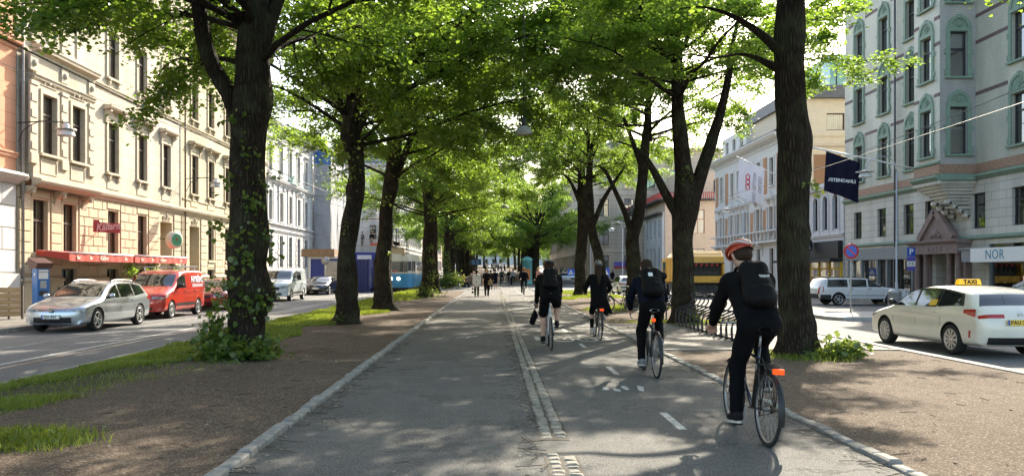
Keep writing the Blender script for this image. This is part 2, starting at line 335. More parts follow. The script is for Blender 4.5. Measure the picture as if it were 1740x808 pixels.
# raised beds each side of the path: a slab with a side face towards the road
def bed(name, x0, x1, y0, y1, m, z=.012):
    b = MB(); ys = np.unique(np.concatenate([np.arange(y0, y1, 10), [y1]]))
    b.grid([[(x0, y, ROAD-.02+gz(y)), (x0, y, z+gz(y)), (x1, y, z+gz(y)), (x1, y, ROAD-.02+gz(y))] for y in ys], sm=False)
    b.add([(x0, y0, ROAD-.02), (x1, y0, ROAD-.02), (x1, y0, z), (x0, y0, z)], [(0, 1, 2, 3)])
    o = b.build(name, m); o['kind'] = 'structure'
bed('gravel_ground', -5.6, -2.28, -10, 66, GRAVEL); bed('gravel_ground', -5.6, -2.28, 104, 420, GRAVEL)
bed('soil_verge', -7.03, -5.603, -10, 66, SOIL, .009); bed('soil_verge', -7.03, -5.603, 104, 420, SOIL, .009)
bed('gravel_ground', 3.46, 8.4, -10, 16.4, GRAVEL); bed('pavement', 3.46, 8.4, 16.56, 24.0, PAVE); bed('gravel_ground', 3.46, 8.4, 24.16, 66, GRAVEL); bed('gravel_ground', 3.46, 8.4, 104, 420, GRAVEL)
bed('pavement', -18.6, -13.95, -10, 420, PAVE, .0); bed('pavement', 20.75, 24.2, -10, 66, PAVE, .0); bed('pavement', 20.75, 24.2, 90, 420, PAVE, .0)
# kerb stones: rows of separate rounded setts in one sheet of stone
COBB = mat('cobble_granite', (.26, .235, .195), .85, noise=.5, nscale=7, bump=.6, bscale=60)
def setts(name, cells, h=.03, seed=1, m=None):
    rng = random.Random(seed); b = MB()
    for (x0, y0, x1, y1, z) in cells:
        g = .011; x0 += g+rng.uniform(0, .006); y0 += g+rng.uniform(0, .008); x1 -= g+rng.uniform(0, .006); y1 -= g+rng.uniform(0, .008)
        t = min(.02, (x1-x0)*.2); zt = z+h+rng.uniform(-.25, .25)*h; tl = [rng.uniform(-.005, .005) for _ in range(4)]
        v = [(x0, y0, z-.06), (x1, y0, z-.06), (x1, y1, z-.06), (x0, y1, z-.06), (x0, y0, zt-.014), (x1, y0, zt-.014), (x1, y1, zt-.014), (x0, y1, zt-.014),
             (x0+t, y0+t, zt+tl[0]), (x1-t, y0+t, zt+tl[1]), (x1-t, y1-t, zt+tl[2]), (x0+t, y1-t, zt+tl[3])]
        b.add(v, [(0, 1, 5, 4), (1, 2, 6, 5), (2, 3, 7, 6), (3, 0, 4, 7), (4, 5, 9, 8), (5, 6, 10, 9), (6, 7, 11, 10), (7, 4, 8, 11), (8, 9, 10, 11)])
    o = b.build(name, m or GRAN); o['kind'] = 'structure'; return o
def run(x0, x1, y0, y1, a, b_, seed):
    rng = random.Random(seed); y = y0; out = []
    while y < y1:
        d = rng.uniform(a, b_); out.append((x0+rng.uniform(-.008, .008), y, x1+rng.uniform(-.008, .008), y+d, gz(y))); y += d
    return out
setts('kerb', run(-2.29, -2.13, 2, 110, .2, .34, 1), .055, 1)
setts('kerb', run(3.33, 3.47, 2, 110, .2, .34, 2), .045, 2)
cob = []
for k, (a, b_) in enumerate(((.46, .60), (.60, .74))):
    cob += [c for c in run(a, b_, 2, 110, .1, .2, 10+k) if not 7.05 < c[1] < 7.75]
setts('cobble_strip', cob, .016, 3, COBB)
for q in ((2, 7.05), (7.75, 110)): strip('mortar_strip', .45, .75, q[0], q[1], .004, mat('sandy_mortar', (.085, .075, .06), .95, noise=.3, nscale=9))
b = MB()
for x0, x1, z in ((-7.2, -7.03, .03), (8.4, 8.62, .03), (-13.95, -13.8, .02), (20.6, 20.75, .02)):
    for y in np.arange(-9, 66, 1.0): b.box(x0, y, -.3, x1, y+.985, z)
o = b.build('kerb', GRAN); o['kind'] = 'structure'
b = MB()
for y in (16.4, 24.0):
    x = 3.48
    while x < 8.3: b.box(x, y, -.05, min(x+.46, 8.39), y+.16, .035); x += .47
o = b.build('kerb', GRAN); o['kind'] = 'structure'
# refuge island in the right carriageway and the kerb of the parking bay
b = MB(); poly = [(12.2, 29), (12.5, 28.4), (16.8, 28.4), (17.2, 29), (17.2, 32), (16.8, 32.6), (12.5, 32.6), (12.2, 32)]
b.prism(poly, lambda u, v, d: (u, v, d), -.3, -.005); o = b.build('traffic_island', mat('pale_concrete', (.36, .35, .33), .85, noise=.2, nscale=5)); o['kind'] = 'structure'
# painted markings
def flat(b, poly, z): b.add([(x, y, z+gz(y)) for x, y in poly], [tuple(range(len(poly)))])
b = MB()
for k in range(20):
    y = 8.25+4.4*k; flat(b, [(1.93, y), (2.02, y), (2.02, y+1.0), (1.93, y+1.0)], .005)
rng = random.Random(5)
for cx, cy in ((1.57, 11.1), (1.72, 11.0), (1.86, 11.2), (2.05, 11.05), (2.08, 11.25)):
    flat(b, [(cx+rng.uniform(.03, .07)*math.cos(t), cy+rng.uniform(.1, .22)*math.sin(t)) for t in np.linspace(0, 5.6, 7)], .005)
# bicycle symbol
def ring(b, cx, cy, r0, r1, sy=1, n=28, z=.005):
    for i in range(n):
        a, c = 2*math.pi*i/n, 2*math.pi*(i+1)/n
        flat(b, [(cx+r0*math.cos(a), cy+r0*sy*math.sin(a)), (cx+r1*math.cos(a), cy+r1*sy*math.sin(a)), (cx+r1*math.cos(c), cy+r1*sy*math.sin(c)), (cx+r0*math.cos(c), cy+r0*sy*math.sin(c))], z)
def stroke(b, p, q, w, z=.0053):
    p = Vector(p); q = Vector(q); n = (q-p).normalized(); n = Vector((-n.y, n.x))*w/2; flat(b, [tuple(p-n), tuple(q-n), tuple(q+n), tuple(p+n)], z)
ring(b, 1.70, 19.1, .19, .25, 2.2); ring(b, 2.27, 19.1, .19, .25, 2.2)
for k, (p, q) in enumerate((((1.7, 19.1), (1.86, 19.9)), ((1.86, 19.9), (2.17, 19.85)), ((2.17, 19.85), (2.0, 19.1)), ((2.0, 19.1), (1.7, 19.1)), ((1.86, 19.9), (2.0, 19.1)), ((2.27, 19.1), (2.14, 20.15)), ((2.14, 20.15), (2.3, 20.2)), ((1.78, 20.0), (1.94, 20.0)))): stroke(b, p, q, .07, .0055+.0012*k)
flat(b, [(1.02, 18.9), (1.17, 18.9), (1.13, 20.0), (1.02, 20.0)], .005); flat(b, [(2.72, 19.0), (2.88, 19.0), (2.83, 20.0), (2.72, 20.0)], .005)
# walking figure symbol on the foot lane
ring(b, -.45, 20.1, 0, .07, 2.2, 14); [stroke(b, p, q, w, .0055+.001*k) for k, (p, q, w) in enumerate((((-.52, 20.05), (-.72, 19.8), .16), ((-.72, 19.85), (-.92, 19.95), .08), ((-.72, 19.75), (-.92, 19.45), .08), ((-.55, 20.0), (-.66, 19.4), .06)))]
o = b.build('path_markings', PAINT); o['kind'] = 'structure'
b = MB()
b.grid([[(-9.43, y, ROAD+.005), (-9.31, y, ROAD+.005)] for y in np.arange(2, 66, 4.0)], sm=False)
o = b.build('road_markings', PAINT); o['kind'] = 'structure'
b = MB()
for y in np.arange(2, 66, .28): b.box(-11.32, y, ROAD-.05, -11.18, y+.25, ROAD+.006)
o = b.build('parking_bay_setts', GRAN); o['kind'] = 'structure'
b = MB(); m2 = mat('polished_rail', (.38, .36, .34), .3, .9, noise=.2); 
for xr in (-7.58, -9.02):
    for dx, w in ((0, .055), (.085, .02)):
        b.grid([[(xr+dx-w/2, y, ROAD+.006+gz(y)), (xr+dx+w/2, y, ROAD+.006+gz(y))] for y in list(np.arange(-8, 100, 6.0))+[100, 200, 330]], sm=False)
o = b.build('tram_rails', m2); o['kind'] = 'structure'
# ------------------------------------------------------------------ facades: local x along the wall, y into the building, z up
def wall_sheet(b, L, H, ops, depth=.24, D=12, x0=0, z0=-.3, y0=0, mi=0, back=True, top=True):
    xs = sorted({x0, x0+L} | {round(v, 4) for o in ops for v in (o[0], o[1])}); zs = sorted({z0, H} | {round(v, 4) for o in ops for v in (o[2], o[3])})
    V = {}; vv = []; ff = []
    def vid(p):
        if p not in V: V[p] = len(vv); vv.append(p)
        return V[p]
    for i in range(len(xs)-1):
        for j in range(len(zs)-1):
            cx, cz = (xs[i]+xs[i+1])/2, (zs[j]+zs[j+1])/2
            if any(o[0] < cx < o[1] and o[2] < cz < o[3] for o in ops): continue
            ff.append(tuple(vid((x, y0, z)) for x, z in ((xs[i], zs[j]), (xs[i+1], zs[j]), (xs[i+1], zs[j+1]), (xs[i], zs[j+1]))))
    b.add(vv, ff, mi)
    for o in ops:
        a, c, e, g = o[:4]; dd = o[4] if len(o) > 4 else depth
        b.add([(a, y0, e), (c, y0, e), (c, y0, g), (a, y0, g), (a, y0+dd, e), (c, y0+dd, e), (c, y0+dd, g), (a, y0+dd, g)], [(0, 4, 5, 1), (1, 5, 6, 2), (2, 6, 7, 3), (3, 7, 4, 0)], mi)
    x1 = x0+L
    if back:
        b.add([(x0, y0, z0), (x1, y0, z0), (x1, y0+D, z0), (x0, y0+D, z0), (x0, y0, H), (x1, y0, H), (x1, y0+D, H), (x0, y0+D, H)], [(1, 2, 6, 5), (2, 3, 7, 6), (3, 0, 4, 7), (4, 5, 6, 7)], mi)
def mold(b, x0, x1, z, prof, y0=0, mi=0):
    """moulding along x; prof = (out, dz) from bottom to top"""
    poly = [(.03, z+prof[0][1])] + [(-o, z+d) for o, d in prof] + [(.03, z+prof[-1][1])]
    b.prism(poly, lambda u, v, d: (d, y0+u, v), x0, x1, mi)
CORN = [(.02, 0), (.06, .03), (.06, .1), (.16, .16), (.28, .2), (.3, .3), (.34, .34), (.34, .4)]
STRING = [(.03, 0), (.08, .05), (.08, .13), (.14, .17), (.14, .22), (.04, .25)]
BIGC = [(.05, 0), (.1, .05), (.1, .35), (.25, .42), (.5, .5), (.55, .62), (.62, .7), (.62, .8)]
WCACHE = {}
def window(parent, x, z, w, h, fm, y=.14, transom=.68, mull=True, curt=1, name='window', glass=None, fw=.075):
    key = (round(w, 3), round(h, 3), fm.name, transom, mull, curt, fw); glass = glass or GLASS
    if key not in WCACHE:
        f = MB(); d = .07
        f.box(-w/2, 0, 0, -w/2+fw, d, h); f.box(w/2-fw, 0, 0, w/2, d, h); f.box(-w/2+fw, 0, 0, w/2-fw, d, fw); f.box(-w/2+fw, 0, h-fw, w/2-fw, d, h)
        if transom: f.box(-w/2+fw, -.015, h*transom-.04, w/2-fw, d-.002, h*transom+.04)
        if mull:
            t = h*transom-.04 if transom else h-fw; f.box(-.035, .004, fw, .035, d-.004, t)
            if transom: f.box(-.025, .004, h*transom+.04, .025, d-.004, h-fw)
        p = MB(); p.add([(-w/2+.03, .045, .03), (w/2-.03, .045, .03), (w/2-.03, .045, h-.03), (-w/2+.03, .045, h-.03)], [(0, 1, 2, 3)])
        c = None
        if curt:
            c = MB(); n = 30
            spans = ((-w/2, -w/2+w*.27), (w/2-w*.27, w/2)) if curt == 1 else ((-w/2, w/2),)
            z0 = .0 if curt != 3 else h*.55
            for a, e in spans:
                c.grid([[(a+(e-a)*i/n, .25+.03*math.sin(i*1.9)+.01*math.sin(i*.7), zz) for i in range(n+1)] for zz in (z0, h)])
        WCACHE[key] = (f.mesh(name, fm), p.mesh('pane', glass), c.mesh('curtain', CURT) if c else None)
    fmesh, pmesh, cmesh = WCACHE[key]
    o = link(name, fmesh, parent, (x, y, z)); link('pane', pmesh, o)
    if cmesh: link('curtain', cmesh, o)
    return o
def rust(b, x0, x1, z0, z1, row=.42, proud=.045, gap=.03, seed=0, mi=0, bw=.95):
    n = max(1, round((z1-z0)/row)); r = (z1-z0)/n; k = max(1, round((x1-x0)/bw))
    for i in range(n):
        thin = i % 2 == 1 and (x1-x0) > .7
        cuts = [x0+(x1-x0)*j/k for j in range(k+1)] if not (i % 2 and k > 1) else [x0]+[x0+(x1-x0)*(j+.5)/k for j in range(k)]+[x1]
        for a, c in zip(cuts[:-1], cuts[1:]):
            q = MB(); t = .015; xa, xc, za, zc = a+gap/2, c-gap/2, z0+i*r+gap/2, z0+(i+1)*r-gap/2
            v = [(xa, .02, za), (xc, .02, za), (xc, .02, zc), (xa, .02, zc), (xa, -proud+t, za), (xc, -proud+t, za), (xc, -proud+t, zc), (xa, -proud+t, zc), (xa+t, -proud, za+t), (xc-t, -proud, za+t), (xc-t, -proud, zc-t), (xa+t, -proud, zc-t)]
            b.add(v, [(0, 1, 5, 4), (1, 2, 6, 5), (2, 3, 7, 6), (3, 0, 4, 7), (4, 5, 9, 8), (5, 6, 10, 9), (6, 7, 11, 10), (7, 4, 8, 11), (8, 9, 10, 11)], mi)
def surround(b, x, z, w, h, bw=.17, out=.06, sill=True, y0=0, mi=0):
    b.box(x-w/2-bw, y0-out, z, x-w/2-.004, y0+.02, z+h+bw, mi); b.box(x+w/2+.004, y0-out, z, x+w/2+bw, y0+.02, z+h+bw, mi); b.box(x-w/2-.004, y0-out+.003, z+h+.004, x+w/2+.004, y0+.02, z+h+bw-.003, mi)
    if sill: b.box(x-w/2-bw-.06, y0-.16, z-.1, x+w/2+bw+.06, y0+.1, z-.002, mi)
def bracket(b, x, z, w=.14, h=.4, out=.28, y0=0, mi=0):
    poly = [(.02, z), (.02, z-h), (-.06, z-h), (-.1, z-h*.75), (-.12, z-h*.5), (-out*.75, z-h*.3), (-out, z-h*.12), (-out, z)]
    b.prism(poly, lambda u, v, d: (d, y0+u, v), x-w/2, x+w/2, mi)
def hood(b, x, z, w, kind='flat', mi=0, y0=0):
    """window hood: frieze, two consoles and a projecting top ('flat' or 'gable')"""
    b.box(x-w/2-.2, y0-.05, z+.19, x+w/2+.2, y0+.02, z+.55, mi)
    for s in (-1, 1): bracket(b, x+s*(w/2+.22), z+.56, .16, .6, .32, y0, mi)
    mold(b, x-w/2-.42, x+w/2+.42, z+.56, [(.1, 0), (.36, .06), (.4, .14), (.4, .2), (.1, .24)], y0, mi)
    if kind == 'gable':
        poly = [(-w/2-.4, z+.8), (w/2+.4, z+.8), (0, z+1.35)]; b.prism(poly, lambda u, v, d: (x+u, y0+d, v), -.34, .02, mi)
def relief(b, x, z, w, h, seed, y0=0, mi=0):
    """ornament panel: scrolls and knobs in relief"""
    rg = random.Random(seed); b.box(x-w/2, y0-.035, z, x+w/2, y0+.01, z+.03, mi)
    for s in (-1, 1):
        for k in range(4):
            cx = x+s*(.08+k*w*.115); cz = z+h*(.4+.12*math.sin(k*2.2)); r = h*(.26-.02*k)
            b.tube([(cx+r*(1-t*.1)*math.cos(t*1.1)*(1-t*.12)*s, y0-.03, cz+r*math.sin(t*1.1)*(1-t*.12)) for t in range(7)], .028, 5, mi)
    b.ball((x, y0-.05, z+h*.7), h*.3, 8, mi, (.8, .5, 1)); b.ball((x, y0-.05, z+h*.35), h*.2, 8, mi, (1.3, .5, .8))
CREAM = brick_mat('cream_stucco', (.50, .44, .34), (.475, .415, .32), (.39, .34, .26), 40, .62, .022, .9, .5)
CREAMT = mat('cream_trim', (.49, .425, .325), .9, noise=.1, nscale=3, bump=.15, bscale=30)
YEL = mat('yellow_stucco', (.50, .42, .295), .9, noise=.1, nscale=2.5, bump=.2, bscale=40)
CREAM2 = brick_mat('light_yellow_stucco', (.51, .435, .30), (.485, .41, .285), (.40, .335, .23), 40, .62, .022, .9, .5)
ROOFM = mat('roof_metal', (.13, .13, .14), .6, .3, noise=.2, nscale=2)
DOORW = mat('dark_door_wood', (.07, .04, .025), .5, noise=.4, nscale=6, stretch=(1, 1, .15))
DARKIN = mat('dark_opening', (.03, .03, .032), .6, noise=.3)
def lathe_bal(b, x, z, h, y, r=.09, mi=0):
    b.lathe([(r*.9, 0), (r*.9, h*.08), (r*.5, h*.14), (r, h*.4), (r*.55, h*.75), (r*.9, h*.86), (r*.9, h)], 8, (x, y, z), 'Z', mi)

def stucco_house(label, Y0, Y1, X, cols, bay, doors, upper, lower, top, seed, shops=()):
    """cream neo-renaissance house along the left street; cols are window centres measured from Y0"""
    L = Y1-Y0; t = thing('apartment_building', label, 'building', (X, Y0, 0), R(90), 'stucco houses along the tram street')
    w = 1.04; bx = bay; pr = .35
    incol = [c for c in cols if not (bx and bx[0] < c < bx[1])]; bcol = [c for c in cols if bx and bx[0] < c < bx[1]]
    G0, G1 = 2.35, 4.55; floors = ((6.38, 8.78), (10.95, 13.25), (15.0, 17.1))
    ops_g = []; ops_u = []
    for c in cols:
        if c in doors: continue
        ops_g += [(c-w/2, c+w/2, G0, G1), (c-.62, c+.62, .55, 1.75)]
    for d in doors: ops_g.append((d-.8, d+.8, .0, 4.4, .75))
    for z0, z1 in floors: ops_u += [(c-w/2, c+w/2, z0, z1) for c in cols]
    # the bay is the same wall pushed forward: two sheets, split at the string course
    lo = MB(); up = MB()
    wall_sheet(lo, L, 5.0, ops_g, D=11); wall_sheet(up, L, top, [o for o in ops_u if not (bx and bx[0] < o[0] < bx[1] and o[3] < 14)], D=11, z0=5.0)
    tr = MB(); base = MB()
    if bx:
        wall_sheet(up, bx[1]-bx[0], 10.3, [(c-w/2, c+w/2, 6.38, 8.78, .3) for c in bcol], D=pr+.02, x0=bx[0], z0=5.25, y0=-pr)
        for c in bcol+[bcol[-1]+(bcol[-1]-bcol[0])]:
            px = c-(bcol[1]-bcol[0])/2
            for z0, z1, o in ((5.9, 6.3, .1), (6.3, 9.0, .06), (9.0, 9.15, .1), (9.55, 10.2, .07)): tr.box(px-.26, -pr-o, z0, px+.26, -pr+.02, z1)
            for k in range(4): tr.box(px-.2, -pr-.09, 6.45+k*.63, px+.2, -pr-.055, 6.75+k*.63)
            bracket(tr, px, 5.0, .36, .62, .42, 0); tr.ball((px, -.36, 4.8), .1, 8); tr.ball((px, -pr-.09, 9.85), .14, 8, 0, (1, .6, 1))
        for c in bcol:
            surround(tr, c, 6.38, w, 2.4, .16, .07, True, -pr); relief(tr, c, 9.12, 1.15, .42, seed+int(c*10), -pr)
            for q in ((c-.6, c-.55), (c+.55, c+.6)): tr.box(q[0], -pr-.03, 5.62, q[1], -pr+.01, 6.1)
            tr.box(c-.6, -pr-.03, 5.57, c+.6, -pr+.01, 5.62); tr.box(c-.6, -pr-.03, 6.1, c+.6, -pr+.01, 6.14)
        mold(tr, bx[0]-.06, bx[1]+.06, 10.2, CORN, -pr); mold(tr, bx[0]-.04, bx[1]+.04, 9.25, STRING[:5], -pr); mold(tr, bx[0]-.05, bx[1]+.05, 5.0, [(.05, 0), (.12, .05), (.3, .12), (.36, .22), (.36, .3), (.1, .36)], -pr)
    edges = [(0, bx[0]-.07), (bx[1]+.07, L)] if bx else [(0, L)]
    for a, e in edges:
        if e-a < .2: continue
        mold(tr, a, e, 5.0, [(.04, 0), (.1, .06), (.1, .12), (.24, .2), (.28, .3), (.28, .36), (.05, .42)]); mold(tr, a, e, 10.25, STRING)
    mold(tr, 0, L, 14.3, STRING); mold(tr, 0, L, 5.9, [(.03, 0), (.06, .04), (.06, .1), (.03, .13)]) if not bx else None
    mold(tr, -.05, L+.05, top-.8, BIGC)
    for c in incol:
        surround(tr, c, 6.38, w, 2.4); hood(tr, c, 8.78, w)
        for s in (-.45, .45): bracket(tr, c+s, 6.28, .14, .34, .16)
        tr.box(c-.6, -.03, 5.6, c+.6, .01, 5.92)
    for c in cols:
        surround(tr, c, 10.95, w, 2.3); surround(tr, c, 15.0, w, 2.1)
        for s in (-.45, .45): bracket(tr, c+s, 10.84, .14, .3, .16)
    # rusticated ground floor
    ed = sorted([0]+[v for c in cols for v in (c-(.98 if c in doors else .7), c+(.98 if c in doors else .7))]+[L])
    for a, e in zip(ed[::2], ed[1::2]): rust(base, a+.02, e-.02, 1.5, 4.95 if True else 0, .43, .055, .035, seed)
    for c in cols:
        if c in doors: relief(tr, c, 4.48, 1.1, .4, seed+int(c*7)); continue
        for s in (-1, 1): base.box(c+s*.6-.07, -.02, 2.3, c+s*.6+.07, .02, 4.6)
        base.box(c-.62, -.1, 2.2, c+.62, .12, 2.34); rust(base, c-.66, c+.66, 4.62, 4.95, .33, .055, .03)
        rust(base, c-.6, c+.6, 1.85, 2.2, .35, .03, .03)
    for a, e in [(0, L)]:
        cuts = sorted([a]+[v for d in doors for v in (d-.85, d+.85)]+[e])
        for p, q in zip(cuts[::2], cuts[1::2]):
            wins = sorted([p]+[v for c in cols if p < c < q and c not in doors for v in (c-.64, c+.64)]+[q])
            mold(base, p, q, 1.2, [(.14, 0), (.14, .12), (.09, .17), (.06, .22)]) if False else None
            for u, v2 in zip(wins[::2], wins[1::2]): base.box(u, -.1, -.2, v2, .02, 1.2); mold(base, u, v2, 1.2, [(.12, 0), (.16, .05), (.16, .12), (.06, .2)])
            base.box(p, -.098, -.2, q, .02, .5)
    lo.build('ground_floor_wall', lower, t); up.build('wall', upper, t); tr.build('trim', CREAMT if upper is CREAM else CREAM2, t); base.build('rustication', lower, t)
    for z0, z1 in floors:
        for c in cols: window(t, c, z0, w, z1-z0, FRAME_BR, -pr+.16 if c in bcol and z0 < 9 else .14, curt=1 if (int(c*10)+int(z0)) % 3 else 2)
    for c in cols:
        if c in doors:
            d = MB(); d.box(-.8, 0, 0, .8, .06, 3.1); [d.box(x0, -.02, z0, x0+.6, .01, z0+h) for x0 in (-.72, .12) for z0, h in ((.15, .9), (1.2, 1.7))]
            d.box(-.8, -.03, 3.1, .8, .06, 3.2); o = d.build('door', DOORW, t, (c, .68, 0)); h = MB(); h.tube([(.06, -.06, 1.0), (.06, -.06, 1.3)], .015, 6); h.build('handle', CHROME, o)
            q = MB(); q.add([(-.78, .03, 3.2), (.78, .03, 3.2), (.78, .03, 4.38), (-.78, .03, 4.38)], [(0, 1, 2, 3)]); q.build('fanlight', GLASS, o)
        else:
            window(t, c, G0, w, G1-G0, FRAME_BR, .16, .62, True, 1); window(t, c, .55, 1.24, 1.2, FRAME_DK, .16, 0, True, 0)
    r = MB(); r.prism([(-.4, top), (11.2, top), (11, top+.3), (4, top+2.4), (-.2, top+.2)], lambda u, v, d: (d, u, v), -.02, L+.02); r.build('roof', ROOFM, t)
    for a in shops: pass
    return t
houseA = stucco_house('cream and yellow house with a bay, red awning and neon sign', 30.85, 47.3, -18.5, [1.6, 3.85, 7.8, 11.0, 14.1], (.5, 5.25), (14.1,), CREAM, YEL, 19.4, 1)
houseB = stucco_house('pale yellow house behind the thick ivy covered trunk, without awning', 47.3, 65.0, -18.5, [1.9, 4.75, 8.0, 11.1, 14.3], None, (1.9,), CREAM2, YEL, 18.9, 2)
p = MB(); p.tube([(0, 0, .2), (0, 0, 18.4)], .055, 8); [p.lathe([(.075, z), (.075, z+.06)], 8) for z in (1, 5.2, 9, 13)]
tag(p.build('drainpipe', mat('brown_zinc', (.16, .12, .09), .5, .4, noise=.2), None, (-18.33, 47.3, 0)), 'brown downpipe on the seam of the cream and pale yellow houses', 'drainpipe')
p2 = MB(); p2.tube([(0, 0, 0), (0, 0, 17.5)], .06, 8); [p2.lathe([(.08, z), (.08, z+.06)], 8) for z in (1, 5.2, 9, 13)]
tag(p2.build('drainpipe', mat('grey_zinc', (.3, .29, .28), .5, .4, noise=.2), None, (-18.36, 31.02, 0)), 'grey downpipe where the orange house meets the cream bay', 'drainpipe')

# orange house at the left edge
ORG = brick_mat('orange_stucco', (.60, .29, .17), (.57, .27, .16), (.45, .21, .12), 30, .55, .02, .9, .4); ORGT = mat('orange_trim', (.58, .30, .19), .9, noise=.08)
PALEG = mat('pale_grey_stucco', (.56, .54, .52), .9, noise=.08, nscale=3)
t = thing('corner_house', 'orange house with pale grey ground floor at the left edge of the photo', 'building', (-18.5, 18.0, 0), R(90))
b = MB(); L = 12.8; cols = [2, 5, 8]
wall_sheet(b, L, 19, [(c-.55, c+.55, z, z+2.2) for c in cols for z in (6.4, 10.9, 15)], D=11, z0=5.2); b.build('wall', ORG, t)
b = MB(); wall_sheet(b, L, 5.2, [(c-.8, c+.8, .6, 3.8) for c in cols], D=11); rust(b, 9.2, 12.75, 1.6, 5.0, .9, .04, .03, bw=2); b.box(8.9, -.16, -.2, 12.8, .02, 1.55); b.build('ground_floor_wall', PALEG, t)
b = MB(); mold(b, 0, L, 5.0, [(.05, 0), (.2, .1), (.4, .2), (.5, .3), (.5, .38), (.08, .5)]); b.build('ledge', PALEG, t)
b = MB(); mold(b, 0, L, 6.0, STRING); mold(b, 0, L, 10.2, CORN); mold(b, 0, L, 18.2, BIGC)
for z in (10.9, 15): b.box(11.2, -.06, z, 12.5, .02, z+2.3)
b.build('trim', ORGT, t); b = MB(); b.box(-.2, -.3, 19, L, 11, 19.4); b.build('roof', ROOFM, t)
for c in cols:
    for z in (6.4, 10.9, 15): window(t, c, z, 1.1, 2.2, FRAME_WH)
    window(t, c, .6, 1.6, 3.2, FRAME_DK, .16, .75, True, 0)

# grey-white house
GREYW = brick_mat('grey_white_stucco', (.56, .55, .52), (.53, .52, .49), (.42, .41, .39), 40, .5, .02, .9, .5); GWT = mat('grey_white_trim', (.55, .54, .515), .9, noise=.1, nscale=3)
t = thing('apartment_building', 'grey white house with a small green pediment, next to the shrouded scaffold', 'building', (-18.5, 65.0, 0), R(90), 'stucco houses along the tram street')
cols = [.9, 4.3, 7.4, 10.5, 13.5]; L = 16.4; b = MB(); w = 1.0
wall_sheet(b, L, 14.2, [(c-w/2, c+w/2, z, z+h) for c in cols for z, h in ((2.0, 2.7), (5.9, 2.5), (9.95, 2.45))] , D=11); b.build('wall', GREYW, t)
b = MB(); mold(b, 0, L, 4.95, STRING); mold(b, 0, L, 5.55, [(.05, 0), (.2, .06), (.2, .14), (.05, .2)]); mold(b, 0, L, 9.1, CORN); mold(b, -.02, L+.02, 13.4, BIGC)
for c in cols:
    surround(b, c, 5.9, w, 2.5, .2); surround(b, c, 9.95, w, 2.45, .16); mold(b, c-.85, c+.85, 12.62, [(.06, 0), (.2, .06), (.24, .14), (.05, .18)])
    for s in (-1, 1):
        b.box(c+s*.86-.13, -.1, 5.75, c+s*.86+.13, .02, 8.9); bracket(b, c+s*.86, 9.1, .2, .3, .25)
    for k in range(9): b.box(c-.95-(.1 if k % 2 else 0), -.05, .9+.44*k, c-.55, .02, 1.3+.44*k); b.box(c+.55, -.05, .9+.44*k, c+.95+(.1 if k % 2 else 0), .02, 1.3+.44*k)
b.build('trim', GWT, t)
b = MB(); b.prism([(-1.1, 9.52), (1.1, 9.52), (0, 10.3)], lambda u, v, d: (7.4+u, d, v), -.42, .02); b.build('pediment', mat('verdigris', (.25, .38, .32), .7, noise=.15), t)
for c in cols:
    for z, h in ((2.0, 2.7), (5.9, 2.5), (9.95, 2.45)): window(t, c, z, w, h, FRAME_DK, .15, .66, True, 2 if (int(c)+int(z)) % 2 else 1)
b = MB(); b.prism([(-.3, 14.2), (11, 14.2), (11, 15), (4, 16.6), (0, 14.5)], lambda u, v, d: (d, u, v), 0, L); b.build('roof', ROOFM, t)

def plain_block(name, label, loc, rz, L, H, D, cols, rows, w, h, wm, tm, fm=None, z0=-.3, ledges=(), roof=True, group=None, curt=1, big=True, gz0=0, roofm=None):
    t = thing(name, label, 'building', loc, rz, group); b = MB(); wall_sheet(b, L, H, [(c-w/2, c+w/2, z, z+h) for c in cols for z in rows], D=D, z0=z0); b.build('wall', wm, t)
    b = MB()
    for z in ledges: mold(b, 0, L, z, STRING)
    mold(b, -.02, L+.02, H-.8, BIGC)
    for c in cols:
        for z in rows:
            surround(b, c, z, w, h, .14, .14)
    b.build('trim', tm, t)
    for c in cols:
        for z in rows: window(t, c, z, w, h, fm or FRAME_DK, .15, .66, True, curt if (int(c*3)+int(z)) % 3 else 0)
    if roof: b = MB(); b.prism([(-.3, H), (D, H), (D-.5, H+.6), (D*.45, H+2.2), (-.1, H+.25)], lambda u, v, d: (d, u, v), 0, L); b.build('roof', roofm or ROOFM, t)
    return t
WHITEST = brick_mat('white_stucco', (.62, .60, .57), (.59, .575, .545), (.48, .47, .44), 40, .5, .015, .9, .3)
TAN = brick_mat('tan_stone', (.62, .51, .39), (.58, .475, .36), (.46, .37, .28), 40, .55, .03, .9, .6); TANT = mat('tan_trim', (.60, .49, .38), .9, noise=.1)
PINK = brick_mat('pink_stucco', (.52, .36, .30), (.49, .34, .28), (.42, .28, .23), 40, .6, .02, .9, .3)
plain_block('apartment_building', 'white house behind the shrouded scaffold, its lower floors hidden', (-18.9, 81.6, 0), R(90), 17, 15.5, 11, [2, 5.2, 8.4, 11.6, 14.8], [2, 5.9, 9.9], 1.05, 2.3, WHITEST, GWT, ledges=(4.9,))
plain_block('apartment_building', 'bright white house at the far street corner behind the open scaffold', (-27, 106.5, 0), 0, 13.2, 16, 20, [2, 5, 8, 11], [2, 5.9, 9.9, 12.6], 1.05, 1.9, WHITEST, GWT)
plain_block('apartment_building', 'white house far down the tram street behind the tram', (-13.8, 108, 0), R(90), 46, 17, 12, [2.2+3.3*k for k in range(13)], [2, 5.9, 9.9, 13.2], 1.15, 2.1, WHITEST, GWT, FRAME_BR, ledges=(5,))
plain_block('apartment_building', 'pink house farthest down the tram street', (-13.8, 154.3, 0), R(90), 60, 16, 12, [2.2+3.5*k for k in range(16)], [2, 5.9, 9.9], 1.15, 2.1, PINK, GWT, z0=-2, ledges=(5,))
